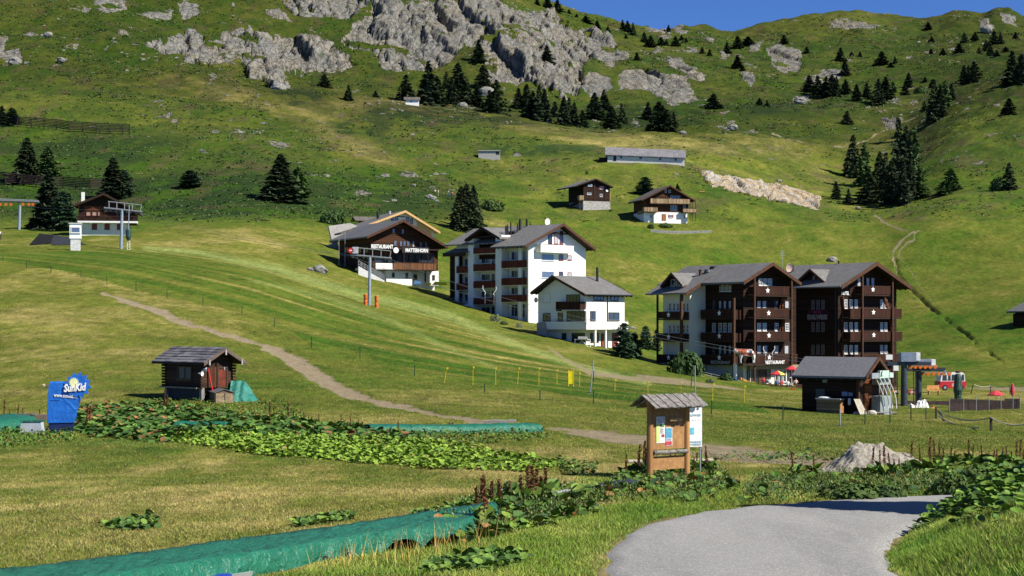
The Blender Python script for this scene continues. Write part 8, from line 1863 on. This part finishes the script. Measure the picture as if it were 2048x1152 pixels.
def gravel():
    x0, Y0, z0 = Gh(1756, 946); n = 110; w = 3.0; V = []; idx = np.linspace(-1, 1, n); A, B = np.meshgrid(idx*w, idx*1.7); A = A*1.0
    k = Y0/F; Hm = 58*k
    h = Hm*.72*np.exp(-((A-(-.02))/.6)**2-(B/.8)**2) + .58*Hm*np.exp(-((A+.6)/.6)**2-(B/.8)**2) + .60*Hm*np.exp(-((A-.75)/.6)**2-(B/.8)**2) + .42*Hm*np.exp(-((A-1.3)/.4)**2-(B/.6)**2)
    h = np.minimum(h, Hm*.98)*(1+.22*fbm(A*2.2, B*2.2, 3, 69)) + (.09*fbm(A*4, B*4, 4, 70)+.05*fbm(A*14, B*14, 2, 71)+.08*(cells(A*7, B*7, 5)[2]-.5))*(h > .02)
    X = A+x0; Yy = B+Y0+1.3; z = zbase0(X.ravel(), Yy.ravel()).reshape(X.shape)-.10+h
    i = np.arange(n*n).reshape(n, n); q = np.stack([i[:-1,:-1].ravel(), i[:-1,1:].ravel(), i[1:,1:].ravel(), i[1:,:-1].ravel()], 1)
    nn = NT('gravel'); p = nn.pos(); a = nn.noise(p, 14, 6, .8); v = nn.voro(p, 22, 'F1', 'Color'); c = nn.mix(nn.ramp(a, .3, .7), (.46,.42,.35), (.20,.18,.15)); s = nn.n('ShaderNodeSeparateColor'); nn.l(v, s.inputs[0]); c = nn.mix(nn.ramp(s.outputs[0], .7, .9, 0, .5), c, (.5,.48,.45)); nn.bump(a, .9, .06)
    tag(obj('gravel_heap', np_mesh('gravel_heap', np.c_[X.ravel(), Yy.ravel(), z.ravel()], q, nn.fin(c, .95, 0, .1), smooth=True)), 'heap of grey gravel and earth beside the lane', 'gravel heap')
    x, Y, z = Gh(1803, 940); m = MB().prism([(0,0),(.13,.0),(.15,.17),(.02,.2)], 'y', 0, .05).build('paper_scrap', WPAINT); m.location = (x, Y+.2, z+.25); tag(m, 'scrap of white paper on the side of the gravel heap', 'paper')
    x, Y, z = Gh(1256, 925); lg = MB().tube((0, 0, .02), (2.75, .5, .03), .07, .06, 8).build('log', M('bleached_log', (.40,.36,.29), .9)); lg.location = (x, Y, z); tag(lg, 'long bleached log lying behind the notice board', 'log')
_BM = {}
def boulder(u, v, size, label, mat=None, seed=0, Y=None):
    if Y is None: x, Y, z = G(u, v)
    else: x, Y, z = P(u, v, Y)
    r = np.random.default_rng(int(u)*7+seed); bm = []
    n, m = 9, 12; V = []; Fc = []
    for i in range(n+1):
        for j in range(m): t = math.pi*i/n; p = 2*math.pi*j/m; V.append([math.sin(t)*math.cos(p), math.sin(t)*math.sin(p), math.cos(t)])
    V = np.array(V); f = 1+.28*fbm(V[:,0]*1.3+u, V[:,1]*1.3+V[:,2]*1.7, 3, int(v)); V = V*f[:, None]*np.array([.6, .45, .42])*size; V[:, 2] += size*.14
    V = np.round(V/(size*.09))*(size*.09)*.35 + V*.65
    for i in range(n):
        for j in range(m): Fc.append((i*m+j, (i+1)*m+j, (i+1)*m+(j+1) % m, i*m+(j+1) % m))
    o = MB().add(V, Fc).build('boulder', mat or ROCKM); o.location = (x, Y, z); return tag(o, label, 'boulder')
def boulders():
    global ROCKM
    ROCKM = M('boulder_rock', (.25,.245,.225), .95, var=.35, scale=1.5, bump=.6)
    for u, v, px, lb in ((640, 545, 30, 'grey layered boulder on the bank left of the restaurant stair'), (620, 541, 14, 'smaller grey boulder touching the layered one'), (1665, 523, 22, 'pale flat boulder on the meadow above the hotel'), (555, 182, 34, 'largest pale boulder below the left cliff'), (974, 192, 40, 'pale boulder among the spruces below the main cliff'), (925, 214, 22, 'low pale rock on the crest right of the tiny hut'), (866, 399, 14, 'upright pale boulder left of the hikers, near one'), (858, 397, 18, 'pale boulder below the hikers'), (874, 404, 10, 'small brown boulder below the hikers'), (828, 372, 9, 'small pale boulder on the heath above the restaurant'), (1366, 268, 14, 'white boulder on the crest right of the spruce group'), (1465, 258, 20, 'cluster-like pale boulder on the crest above the quarry'), (1973, 62, 24, 'large isolated pale boulder near the skyline at right'), (244, 82, 20, 'round grey boulder left of the left cliff'), (96, 72, 18, 'grey boulder in the upper left turf'), (1600, 206, 24, 'rounded pale outcrop above the central slope'), (1558, 364, 11, 'grey stone above the rock cutting'), (122, 122, 16, 'low pale boulder on the upper left slope'), (30, 128, 30, 'broad pale boulder at the upper left edge'), (980, 226, 12, 'small rock at the foot of the spruce clump'), (1265, 658, 12, 'pale boulder on the lawn right of the white house'), (1716, 418, 11, 'small grey boulder below the gully stand'), (1096, 246, 14, 'flat pale rock below the spruce rows')):
        x, Y, z = G(u, v); boulder(u, v, px*Y/F*.85, lb)
def board():
    b = Bld('notice_board', 'wooden notice board with a shingled roof and posters beside the lane', 'notice board', 1300, 960, None, 36)
    k = b.O.y/F; LW = Mstripe('honey_wood', (.36,.19,.075), 'x', .5, .0, .6, var=.25, stretch=(8,8,.8)); PN = M('board_panel', (.42,.24,.10), .75, var=.25, scale=6, col2=(.25,.12,.045)); GW = M('silver_grey_wood', (.21,.195,.185), .9, var=.35, scale=9)
    W = b.fr(1373, 900)[0]; zt = b.fr(1300, 806)[1]; r = .095
    for i, x in enumerate((0, W)): MB().lathe([(r*1.02, -.3), (r, .5), (r*.97, 1.4), (r*.93, zt+.02), (0, zt+.02)], 14, (x, 0, 0)).build('post', LW, b.root)
    z0 = b.fr(1310, 899)[1]; MB().box(r, W-r, -.02, .05, z0, zt+.06).build('panel', PN, b.root)
    zl = b.fr(1306, 905)[1]; MB().tube((r*.6, -.10, zl), (W-r*.5, -.10, zl), .055, .055, 10).build('shelf_log', GW, b.root)
    zb = b.fr(1310, 940)[1]; MB().box(r, W-r, -.02, .04, zb, zb+.36).build('lower_plank', PN, b.root)
    # little gabled roof: ridge along the board, separate weathered planks
    ze = b.fr(1300, 811)[1]; za = b.fr(1300, 792)[1]; n = 12; rt = empty('roof', (0, 0, 0)); rt.parent = b.root; bpy.data.objects.remove(rt)
    bd = MB().prism([(-.42, ze-.04), (0, za-.06), (.42, ze-.04), (.42, ze-.08), (0, za-.10), (-.42, ze-.08)], 'x', -.14, W+.22).build('roof', GW, b.root)
    rn = random.Random(5)
    for i in range(n):
        x0 = -.30+(W+.62)*i/n; x1 = x0+(W+.62)/n-.015; j = rn.uniform(-.02, .03); dz = .015*(i % 2)
        for s in (-1, 1):
            e = .52+j; V = [(x0, 0, za+dz), (x1, 0, za+dz), (x1+.03, s*e, ze-.05+dz), (x0+.03, s*e, ze-.05+dz)]; V += [(a, c, z_+.035) for a, c, z_ in V]
            MB().add(V, [(0,3,2,1),(4,5,6,7),(0,1,5,4),(1,2,6,5),(2,3,7,6),(3,0,4,7)]).build('roof_plank', GW, bd)
    MB().tube((-.1, 0, zt+.02), (W+.1, 0, zt+.02), .07, .07, 10).build('ridge_log', LW, b.root)
    # posters
    def poster(u0, v0, u1, v1, m, lb): return b.slab('poster', 'f', -.02, u0, v0, u1, v1, .004, .012, m, label=lb)
    p = poster(1312, 833, 1329.5, 886, M('paper', (.75,.77,.75), .5), 'hiking map poster with a green column')
    a0, a1, z0, z1 = b.rect('f', -.03, 1312, 833, 1329.5, 886)
    f = lambda fx0, fx1, fz0, fz1, m, nm: MB().box(a0+(a1-a0)*fx0, a0+(a1-a0)*fx1, -.038, -.0325, z0+(z1-z0)*fz0, z0+(z1-z0)*fz1).build(nm, m, p)
    f(0, .98, .74, .98, M('mountain_photo', (.30,.36,.40), .5, col2=(.7,.72,.72), scale=14), 'photo'); f(.02, .42, .04, .72, M('lime_print', (.55,.68,.22), .5), 'green_column'); f(.45, .95, .60, .72, M('green_band', (.18,.30,.12), .5), 'band'); f(.62, .95, .22, .32, M('dark_red_print', (.35,.05,.08), .5), 'emblem')
    for q in range(9): f(.47, .9-.1*(q % 3), .36+.024*q, .368+.024*q, M('ink', (.2,.2,.22), .6), 'text_line')
    p = poster(1331, 855, 1344, 891, M('paper', (.75,.77,.75), .5), 'blue poster with a red foot')
    a0, a1, z0, z1 = b.rect('f', -.03, 1331, 855, 1344, 891); f(.05, .95, .42, .97, M('blue_print', (.03,.16,.32), .4, col2=(.15,.45,.6), scale=10), 'picture'); f(.05, .95, .03, .24, M('red_print', (.50,.06,.09), .5), 'red_foot'); f(.1, .9, .27, .39, M('ink_blue', (.25,.30,.38), .5), 'band')
    b.sign('f', -.02, 1333, 836, 1358, 842, [('WANDERN', .05, .95, .1, .9, M('pale_carving', (.68,.48,.24), .7))], None)
    # white poster stand behind the right post
    c = Bld('poster_stand', 'tall white poster panel standing just right of the notice board', 'poster stand', 1377, 948, b.O.y+1.0, 22)
    W = c.fr(1404, 890)[0]; z0 = c.fr(1377, 894)[1]; z1 = c.fr(1377, 807.5)[1]
    MB().box(0, W, 0, .03, z0, z1).build('panel', M('poster_white', (.80,.83,.86), .4), c.root)
    for x in (.03, W-.03): MB().tube((x, .05, -.2), (x, .05, z1), .022).build('stand_leg', METAL, c.root)
    A = M('slate_blue', (.10,.14,.20), .5); B_ = M('pale_blue_print', (.35,.55,.68), .5)
    g = lambda x0, x1, f0, f1, m, nm: MB().box(W*x0, W*x1, -.012, -.003, z0+(z1-z0)*f0, z0+(z1-z0)*f1).build(nm, m, c.root)
    MB().prism([(W*.04, z0+(z1-z0)*.82), (W*.35, z0+(z1-z0)*.80), (W*.48, z0+(z1-z0)*.86), (W*.48, z0+(z1-z0)*.98), (W*.04, z0+(z1-z0)*.98)], 'y', -.012, -.003).build('photo', A, c.root)
    g(.08, .42, .30, .45, M('blue_picture', (.08,.33,.50), .5, col2=(.2,.6,.75), scale=12), 'picture'); MB().tube((W*.68, -.012, z0+(z1-z0)*.88), (W*.68, -.004, z0+(z1-z0)*.88), .035, .035, 12).build('emblem', A, c.root)
    for s, x0, x1, f0, f1, m in (('SOMMER', .05, .92, .71, .765, B_), ('BERGBAHN', .08, .92, .10, .14, B_), ('WANDERN', .08, .92, .04, .08, B_)):
        t = obj('lettering', text_mesh(s, W*(x1-x0), (z1-z0)*(f1-f0), .008, m), c.root); t.location = (W*(x0+x1)/2, -.012, z0+(z1-z0)*(f0+f1)/2)
    for x in (.3, .5, .7): g(x, x+.06, .61, .63, M('pink_dot', (.65,.35,.35), .5), 'mark')

# ---------------------------------------------------------------- people and the cow figure
def skin_mesh(name, joints, edges, radii, mats, paint, sub=1):
    me = bpy.data.meshes.new(name); me.from_pydata(joints, edges, []); o = bpy.data.objects.new(name, me); COL.objects.link(o)
    md = o.modifiers.new('s', 'SKIN'); md.use_smooth_shade = True
    sk = me.skin_vertices[0].data if me.skin_vertices else None
    if sk is None:
        bpy.context.view_layer.objects.active = o; sk = me.skin_vertices[0].data
    for i, r in enumerate(radii): sk[i].radius = (r, r) if not isinstance(r, tuple) else r; sk[i].use_root = (i == 0)
    sb = o.modifiers.new('b', 'SUBSURF'); sb.levels = sub; sb.render_levels = sub
    dg = bpy.context.evaluated_depsgraph_get(); m2 = bpy.data.meshes.new_from_object(o.evaluated_get(dg)); bpy.data.objects.remove(o)
    m2.name = name; m2.materials.clear()
    for m in mats: m2.materials.append(m)
    for p in m2.polygons: p.material_index = paint(p.center); p.use_smooth = True
    return m2
SKIN = None
def person_mesh(pose, shirt, trousers, hair):
    SK = M('skin', (.50,.30,.21), .6)
    if pose == 'stand':
        J = [(0,0,.95),(0,0,1.2),(0,.0,1.42),(0,0,1.52),(0,-.01,1.64),(0,-.01,1.74),(.10,0,.90),(.11,.02,.50),(.12,.05,.08),(.12,-.10,.04),(-.10,0,.90),(-.13,-.08,.50),(-.14,-.03,.08),(-.14,-.18,.04),(.19,0,1.40),(.25,.03,1.13),(.27,-.05,.90),(.27,-.08,.82),(-.19,0,1.40),(-.25,.02,1.13),(-.26,-.10,.92),(-.26,-.15,.85)]
    else:
        J = [(0,0,.50),(0,0,.74),(0,0,.95),(0,0,1.05),(0,-.02,1.17),(0,-.02,1.27),(.10,-.06,.50),(.12,-.42,.48),(.12,-.42,.10),(.12,-.55,.05),(-.10,-.06,.50),(-.12,-.42,.48),(-.12,-.42,.10),(-.12,-.55,.05),(.19,0,.93),(.24,-.05,.70),(.16,-.30,.72),(.12,-.36,.73),(-.19,0,.93),(-.24,-.05,.70),(-.16,-.30,.72),(-.12,-.36,.73)]
    E = [(0,1),(1,2),(2,3),(3,4),(4,5),(0,6),(6,7),(7,8),(8,9),(0,10),(10,11),(11,12),(12,13),(2,14),(14,15),(15,16),(16,17),(2,18),(18,19),(19,20),(20,21)]
    r = [.15,.14,.15,.055,.095,.08,.10,.07,.05,.045,.10,.07,.05,.045,.065,.05,.035,.035,.065,.05,.035,.035]
    zh = J[4][2]; zw_ = J[0][2]; zn = J[3][2]
    def paint(c):
        if c.z > zh+.04 or (c.z > zn+.05 and c.y > .03): return 3
        if c.z > zn-.02: return 0
        if pose == 'stand': return 2 if c.z < .93 and abs(c.x) < .2 else (0 if c.z < 1.15 else 1)
        return 2 if c.z < .58 else (0 if c.y < -.12 else 1)
    return skin_mesh('body', J, E, r, [SK, shirt, trousers, hair], paint, 1)
def people():
    C = {'w': M('white_shirt', (.7,.7,.7), .8), 'r': M('red_shirt', (.5,.05,.05), .8), 'b': M('blue_shirt', (.07,.14,.38), .8), 'p': M('pale_pink_shirt', (.6,.42,.38), .8), 'k': M('black_cloth', (.03,.03,.035), .8), 'g': M('grey_cloth', (.2,.2,.2), .8)}
    H = M('brown_hair', (.06,.035,.02), .8)
    W_ = [(870,389,'stand','w','k','hiker in white, leftmost of the four on the heath'),(876.5,390,'stand','p','g','hiker in pale pink, second of the four on the heath'),(896.5,392,'stand','w','b','hiker in white and blue, third of the four on the heath'),(904,394,'stand','p','k','hiker in pale top, rightmost of the four on the heath'),(1.5,478,'stand','w','k','walker in white cut off by the left edge near the booth')]
    for i, (u, v, ps, s, t, lb) in enumerate(W_):
        x, Y, z = G(u, v); o = obj('person', person_mesh(ps, C[s], C[t], H)); o.location = (x, Y, gz(x, Y)-.02); o.rotation_euler = (0, 0, i*1.1); tag(o, lb, 'person', 'hikers on the heath' if i < 4 else None)
        MB().box(-.13, .13, .13, .28, 1.05, 1.45).build('backpack', C['r' if i % 2 else 'g'], o)
    S_ = [(1541,776,176,'w','k','guest in white at the table under the red and yellow parasol'),(1551,777,176.5,'b','g','guest in blue at the table under the red and yellow parasol'),(1565,779,174.5,'r','k','guest in red at the table left of the hut roof'),(1573,779,174,'w','b','guest in white at the table left of the hut roof'),(1594,777,174.5,'p','k','guest in pale top half hidden by the hut roof'),(1525,773,178.5,'r','b','guest in red at the end of the flowered wall')]
    for i, (u, v, yy, s, t, lb) in enumerate(S_):
        o = obj('person', person_mesh('sit', C[s], C[t], H)); p = P(u, v, yy*S); o.location = (p[0], p[1]-.9 if i % 2 else p[1]+.8, p[2]+(0)); o.rotation_euler = (0, 0, math.pi if i % 2 else 0.2); tag(o, lb, 'person', 'guests on the hotel terrace')
def cow():
    Y = 180*S; k = Y/F; sc = 38*k/2.3
    RD = M('cow_red', (.36,.085,.035), .6); WH = M('cow_white', (.82,.80,.76), .6)
    J = [(0,0,1.15),(.55,0,1.2),(1.0,0,1.12),(-.5,0,1.22),(-.85,0,1.38),(-1.15,0,1.42),(-1.38,0,1.28),(.95,.2,.7),(.98,.2,.35),(.95,.2,.03),(.95,-.2,.7),(1.0,-.2,.35),(.97,-.2,.03),(-.5,.2,.7),(-.5,.2,.35),(-.52,.2,.03),(-.5,-.2,.7),(-.58,-.2,.35),(-.5,-.2,.03),(1.14,0,1.0),(1.16,0,.55),(-1.05,.22,1.62),(-1.05,-.22,1.62),(.55,0,.78)]
    E = [(0,1),(1,2),(0,3),(3,4),(4,5),(5,6),(2,7),(7,8),(8,9),(2,10),(10,11),(11,12),(3,13),(13,14),(14,15),(3,16),(16,17),(17,18),(2,19),(19,20),(5,21),(5,22),(1,23)]
    r = [.44,.44,.38,.40,.26,.20,.13,.14,.075,.07,.14,.075,.07,.12,.07,.06,.12,.07,.06,.04,.03,.035,.035,.12]
    def paint(c):
        if c.z < .95 or c.x < -1.12: return 1
        if c.x < -1.08 or (-.62 < c.x < -.42 and c.z > 1.0 and False): return 1
        n = math.sin(c.x*5.1+1)*math.cos(c.z*6+c.y*4)
        return 1 if (n > .32 or (c.x > .75 and c.z > 1.15 and c.z < 1.3)) else 0
    me = skin_mesh('cow_figure', J, E, r, [RD, WH], paint, 1)
    o = obj('cow_figure', me); x, y, z = P(1489, 726.5, 182*S); o.location = (x, y-.6, z); o.scale = (sc*1.1,)*3; o.rotation_euler = (0, 0, R(8))
    tag(o, 'red and white cow figure mounted on the hotel corner above the restaurant entrance', 'cow figure')
    for s in (-1, 1): MB().tube((-1.0, s*.08, 1.52), (-1.08, s*.30, 1.72), .035, .01, 6).build('horn', WPAINT, o)
    MB().lathe([(.0,.1),(.06,.08),(.1,-.06),(0,-.07)], 10, (-.92, -.05, 1.02)).build('bell', M('brass', (.6,.42,.12), .4, .6), o)
    MB().box(-1.0, 1.25, -.3, .3, -.06, -.003).build('plinth', BEAMDK, o)
def build_props():
    people(); cow(); conveyor(); far_conveyor(); blue_cover(); boulders(); log_hut(); lift_shed(); lift_station(); palisade(); terrace(); clutter(); van(); pylons(); poles_and_fences(); gravel(); board()
# ================================================================ light, sky, camera
SUN_DIR = Vector((0.86, -0.40, 0.0)).normalized(); SUN_EL = R(43)
def setup_light():
    w = bpy.data.worlds.new('World'); scene.world = w; w.use_nodes = True; t = w.node_tree; t.nodes.clear()
    sky = t.nodes.new('ShaderNodeTexSky'); sky.sky_type = 'NISHITA'; sky.sun_disc = False
    sky.sun_elevation = SUN_EL; sky.sun_rotation = math.atan2(SUN_DIR.x, SUN_DIR.y)
    sky.altitude = 8000; sky.air_density = 1.0; sky.dust_density = 0.0; sky.ozone_density = 10
    bg = t.nodes.new('ShaderNodeBackground'); bg.inputs['Strength'].default_value = 0.100
    out = t.nodes.new('ShaderNodeOutputWorld'); t.links.new(sky.outputs[0], bg.inputs[0]); t.links.new(bg.outputs[0], out.inputs[0])
    l = bpy.data.lights.new('sun', 'SUN'); l.energy = 4.6; l.angle = R(0.53); l.color = (1.0, 0.94, 0.82)
    o = link(bpy.data.objects.new('sun', l)); d = -(SUN_DIR*math.cos(SUN_EL) + Vector((0, 0, math.sin(SUN_EL))))
    o.rotation_euler = d.to_track_quat('-Z', 'Y').to_euler()
    c = bpy.data.cameras.new('camera'); c.sensor_width = 36; c.lens = F/2048*36; c.shift_y = (HZ-576)/2048
    c.clip_start = 0.3; c.clip_end = 6000
    co = link(bpy.data.objects.new('camera', c)); co.location = (0, 0, 0); co.rotation_euler = (R(90), 0, 0)
    scene.camera = co
    vs = scene.view_settings; vs.view_transform = 'Standard'; vs.look = 'None'; vs.exposure = 0.8; vs.gamma = 1; vs.use_curve_mapping = False
    scene.cycles.max_bounces = 5; scene.cycles.diffuse_bounces = 3; scene.cycles.glossy_bounces = 2; scene.cycles.transparent_max_bounces = 8
build_props(); build_buildings(); 
build_grass(); plant_docks(); plant_trees(); build_ground(); build_road(); setup_light()
